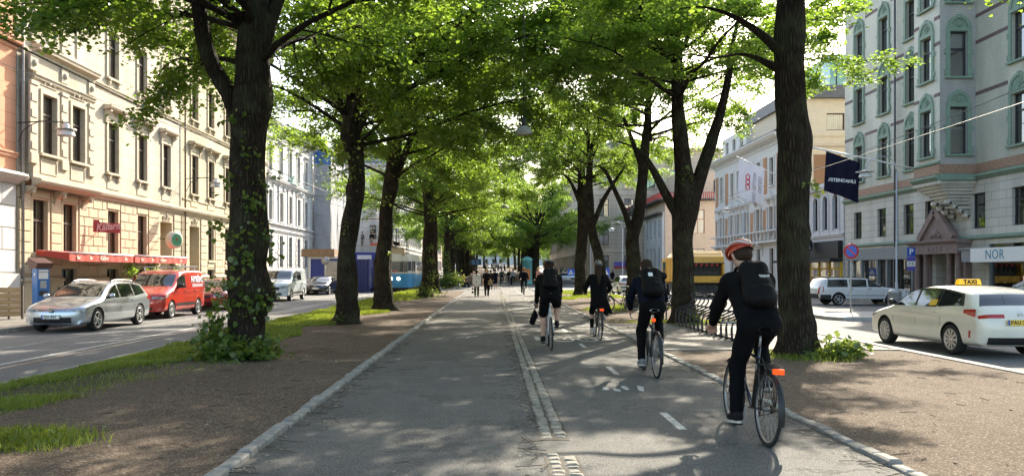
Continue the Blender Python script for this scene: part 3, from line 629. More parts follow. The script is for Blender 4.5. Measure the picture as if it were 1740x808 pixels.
plain_block('apartment_building', 'pale house closing the far end of the street', (-45, 400, 4), 0, 90, 17, 14, [2+3.6*k for k in range(24)], [1.5, 5.3, 9.2, 13], 1.4, 2.2, WHITEST, GWT, z0=-6)
# right side beyond the crossing: large tan corner block
plain_block('corner_house', 'large tan stone house facing the crossing, behind the pedestrian crossing signs', (13.75, 113, 0), 0, 22, 19, 14, [2.0, 5.55, 8.6, 12.2, 15.6, 19], [1.4, 5.3, 9.4, 13.4], 1.35, 2.5, TAN, TANT, FRAME_BR, ledges=(4.2, 8.2, 12.3), roof=False)
t = plain_block('corner_house', 'tan stone side wing of the far corner house, along the right street', (13.6, 190, 0), R(-90), 75.8, 18.8, 12, [3+3.6*k for k in range(20)], [1.9, 5.5, 9.4, 13.4], 1.3, 2.4, TAN, TANT, FRAME_BR, z0=-2, ledges=(4.2, 8.2))
# tan villa with dark eaves and red terrace railing
t = thing('villa', 'pale villa with dark eaves and a red railed roof terrace behind the yellow truck', 'building', (21.4, 99, 0), 0)
b = MB(); wall_sheet(b, 12, 10.4, [(c-.85, c+.85, z, z+h) for c in (4.1, 8.2) for z, h in ((2.0, 2.4), (6.3, 3.0))], D=12); b.build('wall', mat('tan_stucco', (.58, .44, .33), .9, noise=.1, nscale=2), t)
b = MB(); wall_sheet(b, 12, 9.0, [(c-.5, c+.5, z, z+2.4) for c in (2, 4.6, 7.2, 9.8) for z in (2.2, 5.9)], D=.4)
sw = b.build('side_wall', WHITEST, t, (-.25, 12.2, 0), R(-90))
for c in (2, 4.6, 7.2, 9.8):
    for z in (2.2, 5.9): window(sw, c, z, 1.0, 2.4, FRAME_DK, .14) if False else None
for c in (4.1, 8.2):
    window(t, c, 2.0, 1.7, 2.4, FRAME_BR); window(t, c, 6.3, 1.7, 3.0, mat('orange_window_wood', (.35, .16, .06), .5, noise=.2), .14, .6)
g = MB(); [g.box(-.1, 12.2-c-.5, z, -.08, 12.2-c+.5, z+2.4) for c in (2, 4.6, 7.2, 9.8) for z in (2.2, 5.9)]; g.build('side_panes', GLASS, t)
b = MB(); b.box(-1.0, -.7, 10.4, 12.7, 12.7, 10.6); b.box(-.9, 0, 8.8, -.3, 12.3, 9.0); b.build('eaves', mat('dark_eaves', (.05, .04, .035), .7, noise=.2), t)
b = MB(); b.tube([(x, -.4, 11.4) for x in (-.6, 12)], .05, 6); b.tube([(-.6, y, 11.4) for y in (-.4, 12)], .05, 6)
[b.box(-.6+.25*k, -.42, 10.6, -.5+.25*k, -.38, 11.4) for k in range(50)]; [b.box(-.62, -.4+.25*k, 10.6, -.58, -.3+.25*k, 11.4) for k in range(50)]
b.build('railing', mat('red_railing', (.42, .06, .05), .6, noise=.15), t)
b = MB(); wall_sheet(b, 9, 14.5, [(c-.6, c+.6, 11.6, 13.3) for c in (2, 5)], D=8, z0=10.6); b.build('penthouse_wall', mat('tan_stucco', (.58, .44, .33)), t, (2.5, 3, 0))

# white ornate lodge with orange panels (flag house)
LODG = mat('lodge_white', (.63, .60, .55), .85, noise=.08, nscale=3, bump=.15); OPAN = brick_mat('orange_brick', (.50, .23, .10), (.46, .21, .09), (.40, .25, .15), .25, .075, .012, .8, .4)
t = thing('lodge_house', 'ornate white lodge house with orange panels and carved gables, flying the white flag', 'building', (24, 86, 0), R(-90)); L = 20.2
cols = [2.6, 6.3, 8.4, 10.5, 14.2, 17.6]; b = MB(); w = .95
wall_sheet(b, L, 13.4, [(c-w/2, c+w/2, z, z+h) for c in cols for z, h in ((1.2, 2.4), (4.6, 2.6), (9.0, 2.4))], D=12); b.build('wall', LODG, t)
for c in (.9, 4.4, 12.4, 15.9, 19.3):
    b = MB(); b.box(c-.5, -.04, 8.4, c+.5, .01, 11.6); b.build('orange_panel', OPAN, t); b = MB(); b.box(c-.42, -.045, 4.4, c+.42, .01, 7.0); b.build('orange_panel', OPAN, t)
b = MB(); mold(b, 0, L, 3.9, CORN); mold(b, 0, L, 7.9, STRING); mold(b, 0, L, 12.4, [(.05, 0), (.12, .1), (.12, .3), (.4, .4), (.6, .5), (.7, .62), (.78, .7), (.78, .82)])
for k in range(34): bracket(b, .3+k*.6, 12.75, .16, .35, .4)
for c in cols:
    surround(b, c, 4.6, w, 2.6, .2, .1); surround(b, c, 9.0, w, 2.4, .18, .08); surround(b, c, 1.2, w, 2.4, .16, .06)
    hood(b, c, 7.2, w-.25, 'gable')
    for s in (-1, 1): b.lathe([(.13, 4.4), (.13, 4.55), (.09, 4.65), (.08, 7.0), (.14, 7.15)], 8, (c+s*.82, -.16, 0))
for k in range(2, 19): lathe_bal(b, k*.98+.3, 4.25, .8, -.42, .1)
b.box(.2, -.55, 4.1, L-.2, .01, 4.25); b.box(.2, -.53, 5.05, L-.2, -.3, 5.17)
for c in (3, 8.4, 14): [bracket(b, c+s, 4.1, .3, 1.2, .55) for s in (-1.2, 1.2)]
b.build('ornament', LODG, t)
b = MB(); wall_sheet(b, 8, 15.6, [(c-.5, c+.5, 13.8, 15.1) for c in (1.6, 4, 6.4)], D=6, z0=13.2); b.build('attic', LODG, t, (.8, .6, 0))
for c in cols:
    for z, h in ((1.2, 2.4), (4.6, 2.6), (9.0, 2.4)): window(t, c, z, w, h, FRAME_BR, .15, .68, True, 1)
b = MB(); b.prism([(-.5, 13.42), (12, 13.42), (11, 15.4), (3, 15.2)], lambda u, v, d: (d, u, v), 9.6, L); b.build('roof', ROOFM, t)

# low white block with arched windows and the black and yellow restaurant front
BLUEW = mat('blue_white_stucco', (.58, .575, .57), .85, noise=.06, nscale=3)
t = thing('restaurant_house', 'low white building with arched windows over a black and yellow restaurant front', 'building', (24, 65.8, 0), R(-90)); L = 11.4
b = MB(); cols = [2, 4.1, 6.8, 8.5, 10.2]
wall_sheet(b, L, 8.0, [(c-.42, c+.42, 4.6, 7.05) for c in cols], D=9); b.build('wall', BLUEW, t)
b = MB(); mold(b, -.02, L+.02, 7.3, CORN); mold(b, 0, L, 4.0, STRING)
def arch(b, x, z, w, bw, out, mi=0, n=12, y0=0):
    """raised round arch over an opening of width w whose springing line is at z"""
    for k in range(n):
        a, c = math.pi*k/n, math.pi*(k+1)/n; q = []
        for r in (w/2, w/2+bw): q += [(x+r*math.cos(a), z+r*math.sin(a)), (x+r*math.cos(c), z+r*math.sin(c))]
        b.prism([q[0], q[2], q[3], q[1]], lambda u, v, d: (u, y0+d, v), -out, .01, mi)
for c in cols:
    arch(b, c, 6.63, .84, .14, .09); [b.box(c+s*.49-.07, -.09, 4.5, c+s*.49+.07, .01, 6.63) for s in (-1, 1)]
    for q in range(6): # spandrels closing the square head of the opening to a round one
        a, e = math.pi/2*q/6, math.pi/2*(q+1)/6
        for s in (-1, 1):
            b.prism([(c+s*.42*math.cos(a), 6.63+.42*math.sin(a)), (c+s*.42, 7.05+.0), (c+s*.42*math.cos(e), 6.63+.42*math.sin(e))], lambda u, v, d: (u, d, v), .01, .1)
    b.box(c-.65, -.05, 4.22, c+.65, .01, 4.45)
b.build('trim', BLUEW, t)
for c in cols: window(t, c, 4.6, .84, 2.45, FRAME_DK, .12, .7, False, 1)
b = MB(); b.box(.1, -.35, 2.55, L-.1, -.02, 3.75); b.box(.1, -.9, 2.3, L-.1, -.02, 2.5); b.build('fascia', mat('black_fascia', (.018, .018, .02), .5, noise=.2), t)
b = MB(); YELP = mat('yellow_frame_paint', (.62, .42, .02), .5, noise=.1)
for x in (.2, 2.0, 3.8, 5.6, 7.4, 9.2, 11.1): b.box(x, -.12, 0, x+.14, .02, 2.3)
b.box(.2, -.12, .5, 11.2, .02, .62); b.box(.2, -.12, 1.75, 11.2, .02, 1.87); b.build('shop_window_frame', YELP, t)
b = MB(); b.add([(.2, -.05, 0), (11.2, -.05, 0), (11.2, -.05, 2.3), (.2, -.05, 2.3)], [(0, 1, 2, 3)]); b.build('shop_glass', GLASS, t)
b = MB(); b.box(.3, -.022, .05, 11, -.004, 2.25); b.build('glow_panel', mat('painted_room_glow', (.30, .22, .12), .8, noise=.7, nscale=1.5, emit=(1, .72, .35), estr=.06), t)  # flat panel behind the glass; faint room light put into its material as emission
b = MB(); b.lathe([(0, -.06), (.5, -.06), (.55, 0), (.5, .06), (0, .06)], 24, (0, 0, 0), 'Y'); ov = b.build('oval_sign', mat('silver_sign', (.5, .5, .52), .4, .3), None, (23.2, 58.6, 3.55)); ov.scale = (.75, 1, 1.15)
tag(ov, 'oval black and silver sign hung on the black restaurant fascia', 'sign')
b = MB(); b.lathe([(0, -.075), (.44, -.075)], 24, (0, 0, 0), 'Y'); b.build('sign_face', BLACK, ov)
b = MB(); b.lathe([(0, -.085), (.1, -.085)], 12, (0, 0, .18), 'Y'); b.prism([(-.2, -.25), (.2, -.25), (.1, .1), (-.1, .1)], lambda u, v, d: (u, d, v), -.085, -.075); b.build('emblem', WHITEP, ov)
# cream building with orange brick panels behind the low block
t = thing('apartment_building', 'cream building with orange brick panels and a green glass top behind the low restaurant', 'building', (25.2, 65.3, 0), 0)
b = MB(); wall_sheet(b, 14, 15.8, [(c-.75, c+.75, 13.2, 14.6) for c in (2.95, 7.5, 11)] + [(c-.6, c+.6, 9, 11) for c in (4.6, 9)], D=14); b.build('wall', mat('cream_render', (.72, .60, .44), .9, noise=.06, nscale=2), t)
for x in (1.15, 5.6): b = MB(); b.box(x, -.05, 8.2, x+2.2, .01, 11.2); b.build('orange_panel', OPAN, t)
b = MB(); mold(b, 0, 14, 11.7, CORN); mold(b, 0, 14, 12.6, STRING); b.build('trim', mat('cream_render', (.72, .60, .44)), t)
b = MB(); b.box(-.3, -.5, 15.8, 14.3, 14, 16.8); b.build('roof', ROOFM, t)
b = MB(); b.box(2.6, .3, 16.8, 13.5, 9, 19.5); b.build('glass_top', mat('green_glass_panels', (.16, .33, .32), .15, .2, noise=.25, nscale=1.5), t)
b = MB(); [b.box(.5+1.3*k, .25, 16.8, .58+1.3*k, .31, 19.5) for k in range(2, 11)]; b.build('mullion', DSTEEL, t)
for c in (2.95, 7.5, 11): window(t, c, 13.2, 1.5, 1.4, FRAME_BR, .15, 0, False, 2)
for c in (4.6, 9): window(t, c, 9, 1.2, 2, FRAME_BR, .15)

# pale brick house with green window surrounds and an oriel
PBR = brick_mat('pale_glazed_brick', (.56, .55, .44), (.49, .485, .39), (.41, .405, .33), .27, .085, .014, .5, .35)
PST = brick_mat('pale_stone_ashlar', (.60, .57, .49), (.565, .54, .465), (.40, .38, .33), 1.1, .42, .02, .8, .5)
GRN = mat('green_painted_stone', (.20, .285, .215), .7, noise=.15, nscale=4, bump=.2); PUR = mat('purple_brick_band', (.13, .085, .085), .7, noise=.2)
SAND = mat('brown_sandstone', (.23, .165, .145), .85, noise=.2, nscale=3, bump=.3, bscale=25); TERRA = mat('terracotta_tiles', (.33, .20, .13), .7, noise=.3, nscale=10)
GY0 = 54.2; t = thing('apartment_building', 'pale brick house with green window surrounds and an oriel, above the taxi', 'building', (24, GY0, 0), R(-90)); L = 30
def U(Y): return GY0-Y
colsu = [U(52.1), U(48.8), U(45.6), U(36.2), U(33.0), U(29.8)]; colsm = [U(52.3), U(49.1), U(45.9), U(43.6), U(39.3), U(36.2), U(33.0), U(29.8)]
b = MB(); wall_sheet(b, L, 6.4, [(c-.55, c+.55, 3.75, 5.5) for c in colsm] + [(U(53), U(45.6), .3, 2.35, .3), (U(38.4), U(29), .35, 2.95, .3), (U(43.1), U(41.3), 0, 3.0, .8)], D=13)
b.build('ashlar_wall', PST, t)
b = MB(); FL = ((7.45, 9.8), (11.3, 13.55), (15.0, 17.2)); ox0, ox1, od = U(41.9), U(39.5), 1.8
wall_sheet(b, L, 20.5, [(c-.55, c+.55, a, e) for c in colsu for a, e in FL], D=13, z0=6.4)
wall_sheet(b, ox1-ox0, 19.5, [((ox0+ox1)/2-.5, (ox0+ox1)/2+.5, a, e) for a, e in FL], D=.3, x0=ox0, z0=6.4, y0=-od, back=False)
b.build('wall', PBR, t)
b = MB(); ob = MB(); wall_sheet(ob, od+.001, 19.5, [(.5, 1.36, a, e) for a, e in FL], D=.3, z0=6.4, back=False)
oo = ob.build('oriel_side_wall', brick_mat('pale_grey_brick', (.47, .46, .42), (.42, .41, .38), (.35, .34, .32), .27, .085, .014, .5, .35), t, (ox1, -od, 0), R(90))
ob = MB(); ob.add([(ox0, 0, 6.4), (ox0, -od, 6.4), (ox0, -od, 19.5), (ox0, 0, 19.5)], [(0, 1, 2, 3)]); ob.add([(ox0, 0, 19.5), (ox0, -od, 19.5), (ox1, -od, 19.5), (ox1, 0, 19.5)], [(0, 1, 2, 3)]); ob.build('oriel_far_wall', PBR, t)
def gsurr(b, x, a, e, w, y0=0, tf=lambda p: p):
    q = MB(); bw = .2
    surround(q, x, a, w, e-a, bw, .07, True, y0); arch(q, x, e+.2, w-.02, .17, .08, 0, 12, y0)
    q.prism([(x+(w-.04)/2*math.cos(k*math.pi/10), e+.2+(w-.04)/2*math.sin(k*math.pi/10)) for k in range(11)], lambda u, v, d: (u, y0+d, v), -.035, .01)
    for k in range(1, 6): q.bar((x, y0-.05, e+.22), (x+w*.4*math.cos(math.pi*k/6), y0-.05, e+.22+w*.4*math.sin(math.pi*k/6)), .04, .03)
    q.box(x-.09, y0-.1, e+.2+w/2+.02, x+.09, y0+.01, e+.2+w/2+.2)
    for z in (a+.1, (a+e)/2): q.box(x-w/2-bw-.1, y0-.065, z, x-w/2-bw-.004, y0+.01, z+.25); q.box(x+w/2+bw+.004, y0-.065, z, x+w/2+bw+.1, y0+.01, z+.25)
    b.merge(q, tf) if isinstance(tf, Matrix) else b.merge(q)
for a, e in FL:
    for c in colsu: gsurr(b, c, a, e, 1.1)
    gsurr(b, (ox0+ox1)/2, a, e, 1.0, -od)
    gsurr(b, .93, a, e, .86, 0, Matrix.Translation((ox1, -od, 0)) @ Matrix.Rotation(R(90), 4, 'Z'))
segs = [(0, ox0-.01), (ox1+.01, L)]
for p, q in segs: mold(b, p, q, 6.15, [(.05, 0), (.14, .08), (.24, .16), (.24, .26), (.08, .3)])
mold(b, ox0-.02, ox1+.02, 6.15, [(.05, 0), (.14, .08), (.24, .16), (.24, .26), (.08, .3)], -od); mold(b, ox0-.02, ox1+.02, 6.98, [(.04, 0), (.1, .05), (.1, .12), (.04, .15)], -od)
b.box(ox1-.02, -od, 6.15, ox1+.22, -.02, 6.45); mold(b, 0, L, 3.2, [(.05, 0), (.16, .06), (.16, .16), (.05, .22)]) 
b.build('green_trim', GRN, t)
b = MB()
for p, q in segs: b.box(p, -.03, 6.5, q, .01, 6.95)
b.box(ox0, -od-.03, 6.5, ox1, -od+.01, 6.95); b.box(ox1-.01, -od, 6.5, ox1+.03, -.03, 6.95); b.build('tile_frieze', TERRA, t)
b = MB()
for z in (10.35, 12.9, 14.2, 17.9):
    for p, q in segs:
        cuts = sorted([p]+[v for c in colsu if p < c < q and any(a-.1 < z < e+.9 for a, e in FL) for v in (c-.85, c+.85)]+[q])
        for u, v in zip(cuts[::2], cuts[1::2]): b.box(u, -.02, z, v, .01, z+.17)
    b.box(ox0-.01, -od-.02, z, (ox0+ox1)/2-.72, -od+.01, z+.17); b.box((ox0+ox1)/2+.72, -od-.02, z, ox1+.005, -od+.01, z+.17)
b.build('purple_band', PUR, t)
# oriel corbel: stacked steps and two rows of rounded consoles
b = MB()
for k in range(6): b.box(ox0-.05+.12*k, -od-.05+.16*k, 6.14-.16*(k+1), ox1+.05-.12*k, -.01, 6.14-.16*k-.003)
for cx in (ox0+.6, ox1-.6):
    for k in range(4): b.lathe([(.0, -.17), (.13, -.17), (.13, .17), (0, .17)], 12, (cx, -od+.75+.3*k, 5.12-.22*k), 'X'); b.box(cx-.17, -od+.75+.3*k, 4.99-.22*k, cx+.17, -.01, 5.12-.22*k)
b.build('oriel_corbel', PST, t)
for c in colsm: window(t, c, 3.75, 1.1, 1.75, FRAME_DK, .15, .68, False, 1)
for a, e in FL:
    for c in colsu: window(t, c, a, 1.1, e-a, FRAME_DK, .15, .66, False, (1, 3, 2)[(int(c)+int(a)) % 3])
    window(t, (ox0+ox1)/2, a, 1.0, e-a, FRAME_DK, -od+.14, .66, False, 3)
    o = window(t, .0, a, .86, e-a, FRAME_DK, 0, .62, False, 3); o.location = (ox1-.14, -od+.93, a); o.rotation_euler = (0, 0, R(90))
b = MB(); mold(b, -.02, L, 19.7, BIGC); b.build('cornice', PST, t)
b = MB(); b.prism([(-.4, 20.5), (12, 20.5), (6, 23)], lambda u, v, d: (d, u, v), 0, L); b.build('roof', ROOFM, t)
# shop front, grey
b = MB(); GREYP = mat('grey_shopfront', (.2, .22, .23), .5, noise=.1)
b.box(U(53.6), -.2, 2.35, U(44.9), -.005, 3.05); [b.box(U(y)-.08, -.14, 0, U(y)+.08, .05, 2.35) for y in (53.4, 51.5, 49.4, 48.2, 47.3, 45.3)]; b.box(U(53.4), -.12, 0, U(45.3), .04, .45)
b.build('shopfront', GREYP, t)
b = MB(); b.add([(U(53), .1, .3), (U(45.6), .1, .3), (U(45.6), .1, 2.35), (U(53), .1, 2.35)], [(0, 1, 2, 3)]); b.build('shop_glass', GLASS, t)
b = MB(); b.add([(U(38.4), .1, .35), (U(29), .1, .35), (U(29), .1, 2.95), (U(38.4), .1, 2.95)], [(0, 1, 2, 3)]); b.build('shop_glass', GLASS, t)
b = MB(); b.box(U(52), .9, .3, U(47.9), .95, 2.3); b.box(U(38), 1.6, .3, U(30), 1.65, 2.9); b.build('interior_wall', mat('shop_interior', (.42, .40, .37), .8, noise=.3, nscale=1.5), t)
b = MB(); [b.box(U(y)-.05, -.02, .3, U(y)+.05, .13, 2.95) for y in (38.4, 35.6, 32.4)]; b.box(U(38.45), -.05, .28, U(29), .12, .4); b.build('shop_window_frame', GREYP, t)
# portal of brown sandstone
b = MB(); c = U(42.2)
for s in (-1, 1):
    for q, r in ((1.1, .17), (1.95, .19)): b.box(c+s*q-r, -.62+.1*(q > 1.5), -.1, c+s*q+r, .02, .5); b.lathe([(r*.85, .5), (r*.8, .6), (r*.7, 2.3), (r*.95, 2.45), (r*1.05, 2.55)], 12, (c+s*q, -.4, 0))
    b.box(c+s*1.52-.28, -.12, -.1, c+s*1.52+.28, .02, 2.55); b.box(c+s*2.25-.12, -.3, -.1, c+s*2.25+.12, .02, 2.55)
b.box(c-2.3, -.7, 2.55, c+2.3, .02, 3.05); mold(b, c-2.4, c+2.4, 3.05, [(.7, 0), (.8, .06), (.86, .14), (.86, .2), (.7, .22)])
b.prism([(-1.5, 3.28), (1.5, 3.28), (0, 4.75)], lambda u, v, d: (c+u, d, v), -.5, .02)
for s in (-1, 1): b.bar((c+s*1.62, -.52, 3.34), (c, -.52, 4.86), .2, .34)
b.ball((c, -.54, 3.65), .2, 10, 0, (1.4, .4, 1)); [b.ball((c+s*.4, -.52, 3.5), .12, 8) for s in (-1, 1)]; [b.box(c-.5+.4*k, -.73, 2.68, c-.3+.4*k, -.69, 2.92) for k in range(4)]
b.box(c-1.2, -.9, -.3, c+1.2, -.65, .02); b.build('portal', SAND, t)
b = MB(); b.box(c-.9, .7, 0, c+.9, .76, 3.0); [b.box(c-.8+.85*k, .67, .2, c-.05+.85*k, .7, 2.0) for k in range(2)]; d = b.build('door', mat('brown_door', (.10, .065, .05), .5, noise=.3), t); h = MB(); h.tube([(c+.06, .62, .95), (c+.06, .62, 1.25)], .02, 6); h.build('handle', CHROME, d)
b = MB(); b.tube([(0, 0, .3), (0, 0, 20)], .06, 8); b.tube([(0, 0, 3.2), (.0, -.2, 3.0), (0, -.2, 2.5)], .055, 8)
tag(b.build('drainpipe', mat('dark_zinc', (.10, .10, .105), .5, .4, noise=.2), None, (23.86, 47.2, 0)), 'dark downpipe on the pale brick house left of the oriel', 'drainpipe')
# ------------------------------------------------------------------ trees
LEAFSHAPE = np.array([(0, 0, 0), (.42, .18, .06), (.5, .52, .09), (.02, 1.05, -.08), (-.48, .54, .09), (-.40, .16, .06)])   # broad pointed linden leaf
def leaf_mesh(name, pos, size, rng, m, up=.75, droop=.35, dirs=None):
    n = len(pos); k = len(LEAFSHAPE)
    yaw = rng.uniform(0, 2*np.pi, n); pit = rng.normal(-droop, .6, n); rol = rng.normal(0, .5, n)*(1.2-up)*2
    sx = size*rng.uniform(.5, 1.3, n); f = np.stack([np.cos(yaw)*np.cos(pit), np.sin(yaw)*np.cos(pit), np.sin(pit)], 1)
    s0 = np.stack([-np.sin(yaw), np.cos(yaw), np.zeros(n)], 1); u0 = np.cross(s0, -f)*1.0
    u0 = np.cross(f, s0)*1.0
    c, s = np.cos(rol)[:, None], np.sin(rol)[:, None]; S = s0*c+u0*s; U = -s0*s+u0*c
    V = pos[:, None, :] + sx[:, None, None]*(LEAFSHAPE[None, :, 0:1]*S[:, None, :] + LEAFSHAPE[None, :, 1:2]*f[:, None, :] + LEAFSHAPE[None, :, 2:3]*U[:, None, :])
    F = (np.arange(n)[:, None]*k + np.arange(k)[None, :])
    return np_mesh(name, V.reshape(-1, 3), F, m)

def crown_variant(seed, nl=7, arch=False, leaves=62, leafsize=.094):
    """limbs mesh and leaf mesh round a fork at the origin"""
    rg = random.Random(seed); npr = np.random.default_rng(seed); B = MB(); tips = []
    def path(p, d, L, n, wob, grav):
        out = [p.copy()]; d = d.normalized()
        for i in range(n):
            d = (d + Vector((rg.gauss(0, wob), rg.gauss(0, wob), rg.gauss(0, wob*.6)+grav))).normalized(); p = p + d*L/n; out.append(p.copy())
        return out
    starts = []
    for i in range(8 if arch else 0):      # arching limbs that all reach one way, over the path
        az = R(-62+124*(i+rg.uniform(.1, .9))/8); inc = R(rg.uniform(42, 80)); starts.append((Vector((0, 0, rg.uniform(.2, 2.6))), Vector((math.sin(inc)*math.cos(az), math.sin(inc)*math.sin(az), math.cos(inc))), rg.uniform(5.6, 7.8), .08))
    for i in range(0 if arch else nl):
        az = 2*math.pi*(i+rg.uniform(-.3, .3))/nl; inc = R(rg.uniform(48, 74)); z0 = rg.uniform(-.3, 1.5)
        starts.append((Vector((0, 0, z0)), Vector((math.sin(inc)*math.cos(az), math.sin(inc)*math.sin(az), math.cos(inc))), rg.uniform(5.2, 7.0), .085))
    for i in range(0 if arch else 6):
        az = 2*math.pi*(i+rg.uniform(-.3, .3))/6; inc = R(rg.uniform(15, 42)); z0 = rg.uniform(1.5, 3.2)
        starts.append((Vector((0, 0, z0)), Vector((math.sin(inc)*math.cos(az), math.sin(inc)*math.sin(az), math.cos(inc))), rg.uniform(4.0, 6.2), .09))
    if not arch: B.tube([(0, 0, -.3), (.05, 0, 1.5), (-.05, .06, 3.2), (0, 0, 5)], [.2, .17, .13, .06], 8)
    for p, d, L, r in starts:
        low = d.z < .7; P = path(p, d, L, 7, .13, -.03 if low else .02); B.tube(P, [r*(1-.8*i/7) for i in range(8)], 6)
        nb = 10
        for j in range(nb):
            t = .22+.78*(j+rg.uniform(0, .9))/nb; i0 = min(6, int(t*7)); q = P[i0].lerp(P[i0+1], t*7-i0); dd = (P[i0+1]-P[i0]).normalized()
            side = dd.cross(Vector((0, 0, 1))).normalized()*(1 if (j % 2) else -1); side = Matrix.Rotation(rg.uniform(-1.1, 1.1), 3, dd) @ side; nd = dd*rg.uniform(.4, .9)+side*rg.uniform(.5, 1.0)+Vector((0, 0, rg.uniform(-.3, .2)))
            fac = rg.choice((.12, .5, 1.0, 1.5, 1.9)); L2 = rg.uniform(1.5, 2.7)*(1.15-.5*t); Q = path(q, nd, L2, 4, .17, -.05); B.tube(Q, [.026*(1-.75*i/4) for i in range(5)], 4)
            for m in range(8):
                t2 = .2+.8*(m+rg.uniform(0, .9))/8; k = min(3, int(t2*4)); q2 = Q[k].lerp(Q[min(4, k+1)], t2*4-k); d2 = (Q[k+1]-Q[k]).normalized()
                sd = d2.cross(Vector((0, 0, 1))).normalized()*(1 if m % 2 else -1); sd = Matrix.Rotation(rg.uniform(-1.2, 1.2), 3, d2) @ sd; n2 = d2*rg.uniform(.3, .9)+sd*rg.uniform(.4, 1)+Vector((0, 0, rg.uniform(-.4, .15)))
                T = path(q2, n2, rg.uniform(.5, 1.05), 3, .15, -.1); B.tube(T, [.008, .006, .004, .003], 3, cap=False); tips.append((T, fac))
    pts = []
    for T, fac in tips:
        a = np.array([tuple(p) for p in T]); n = int(leaves*fac*rg.uniform(.6, 1.4)); t = npr.uniform(0, 2.999, n); i = t.astype(int); f = (t-i)[:, None]
        c = a[i]*(1-f)+a[i+1]*f; pts.append(c+npr.normal(0, 1, (n, 3))*np.array([.13, .13, .11]))
    pos = np.concatenate(pts)
    lm = B.mesh('limbs', BARK); cm = leaf_mesh('crown', pos, leafsize, npr, LEAF)
    return lm, cm
CROWNS = [crown_variant(11, 7), crown_variant(12, 8), crown_variant(13, 7), crown_variant(14, 8), crown_variant(15, arch=True, leaves=42), crown_variant(16, arch=True, leaves=42)]
ARCHN = {m.name for c in CROWNS[4:] for m in c}
def trunk_mb(pts, seed, n=20, burr=(), rough=.06):
    """bark-rough tapered trunk through (x,y,z,r) with burr swellings (z, angle, size)"""
    rg = random.Random(seed); C = cr([p for p in pts], 8); b = MB(); rows = []; ph = [rg.uniform(0, 6) for _ in range(6)]; top = C[-1][2]; kn = [(rg.uniform(.3, top), rg.uniform(0, 6.28), rg.uniform(.08, .2), rg.uniform(.08, .16)) for _ in range(7 if n > 10 else 2)]
    for (x, y, z, r) in C:
        row = []
        for k in range(n+1):
            a = 2*math.pi*(k % n)/n; w = 1+rough*(math.sin(3*a+ph[0]+z*1.3)+.7*math.sin(5*a+ph[1]-z*2.1)+.5*math.sin(9*a+ph[2]+z*3)+.4*math.sin(2*a+ph[3]+z*4.5))
            for (bz, ba, bs) in burr:
                da = (a-ba+math.pi) % (2*math.pi)-math.pi; w += bs*math.exp(-((z-bz)/.22)**2-(da/.6)**2)
            for (bz, ba, bs, bw) in kn:
                da = (a-ba+math.pi) % (2*math.pi)-math.pi; w += bs*math.exp(-((z-bz)/bw)**2-(da/.38)**2)
            if z < .45: w += .45*(1-z/.45)**2*(.6+.4*math.sin(5*a+ph[4]))
            row.append((x+r*w*math.cos(a), y+r*w*math.sin(a), z))
        rows.append(row)
    b.grid(rows); return b
def shoots(parent, spots, seed, size=.1):
    """epicormic leaf shoots: spots = (x,y,z,spread,count)"""
    npr = np.random.default_rng(seed); pos = np.concatenate([np.array([(x, y, z)])+npr.normal(0, 1, (n, 3))*s*np.array([1, 1, .9]) for x, y, z, s, n in spots])
    link('shoots', leaf_mesh('shoots', pos, size, npr, LEAF2, droop=.6), parent)
GRP = 'linden trees along both sides of the path'
def px_tree(label, Y, base, pts, limbs=(), crown_z=5.5, variant=0, crz=0, csc=1.0, seed=1, burr=(), spots=None, yspread=.0, arch=1.0):
    X = PX(base, Y); t = thing('linden_tree', label, 'tree', (X, Y, gz(Y)), 0, GRP)
    conv = lambda p, dy=0: (PX(p[0], Y)-X, dy, PZ(p[1], Y)-gz(Y), .8*p[2]*Y/F/2)
    P = [conv(p) for p in pts]; P[0] = (P[0][0], 0, -.15, P[0][3])
    b = trunk_mb(P, seed, 22, burr)
    for k, lb in enumerate(limbs):
        q = [conv(p, (i*yspread if k % 2 else -i*yspread)) for i, p in enumerate(lb)]; b.merge(trunk_mb([(x, y, z+10, r) for x, y, z, r in q], seed+k, 10, (), .05), Matrix.Translation((0, 0, -10)))
    b.build('trunk', BARK, t)
    zs = [p[2] for p in P]; i = min(range(len(zs)), key=lambda k: abs(zs[k]-crown_z)); cx = P[i][0]
    for cz, v, rz, sc, ox in [(crown_z, variant, crz, csc, cx)]+([(crown_z+(.7 if arch > 0 else -.1), 4+seed % 4//2, 0 if (base < HX) == (arch > 0) else 180, abs(arch), cx)] if arch else []):
        for nm, me in zip(('limbs', 'crown'), CROWNS[v]):
            o = link(nm, me, t, (ox, 0, cz), R(rz)); o.scale = (sc, sc, sc*(.62 if Y < 25 and base > HX else .8))
    if spots: shoots(t, spots, seed+50)
    return t
S1 = [(-.3, -.35, 1.0, .16, 60), (.25, -.42, 1.05, .16, 70), (.5, -.2, 1.15, .15, 50), (-.05, -.45, 1.45, .12, 40), (.0, -.45, 2.25, .14, 45), (.35, -.25, 2.4, .16, 40), (-.45, -.2, 2.5, .12, 25), (.4, -.2, 3.4, .16, 35), (.1, -.4, 3.9, .12, 25), (-.4, -.2, 1.3, .15, 40), (.5, .0, 2.0, .12, 20), (.1, -.45, 1.85, .12, 35), (.2, -.4, 2.95, .13, 35), (-.3, -.3, 3.3, .12, 25), (-.1, -.4, 4.5, .13, 30)]
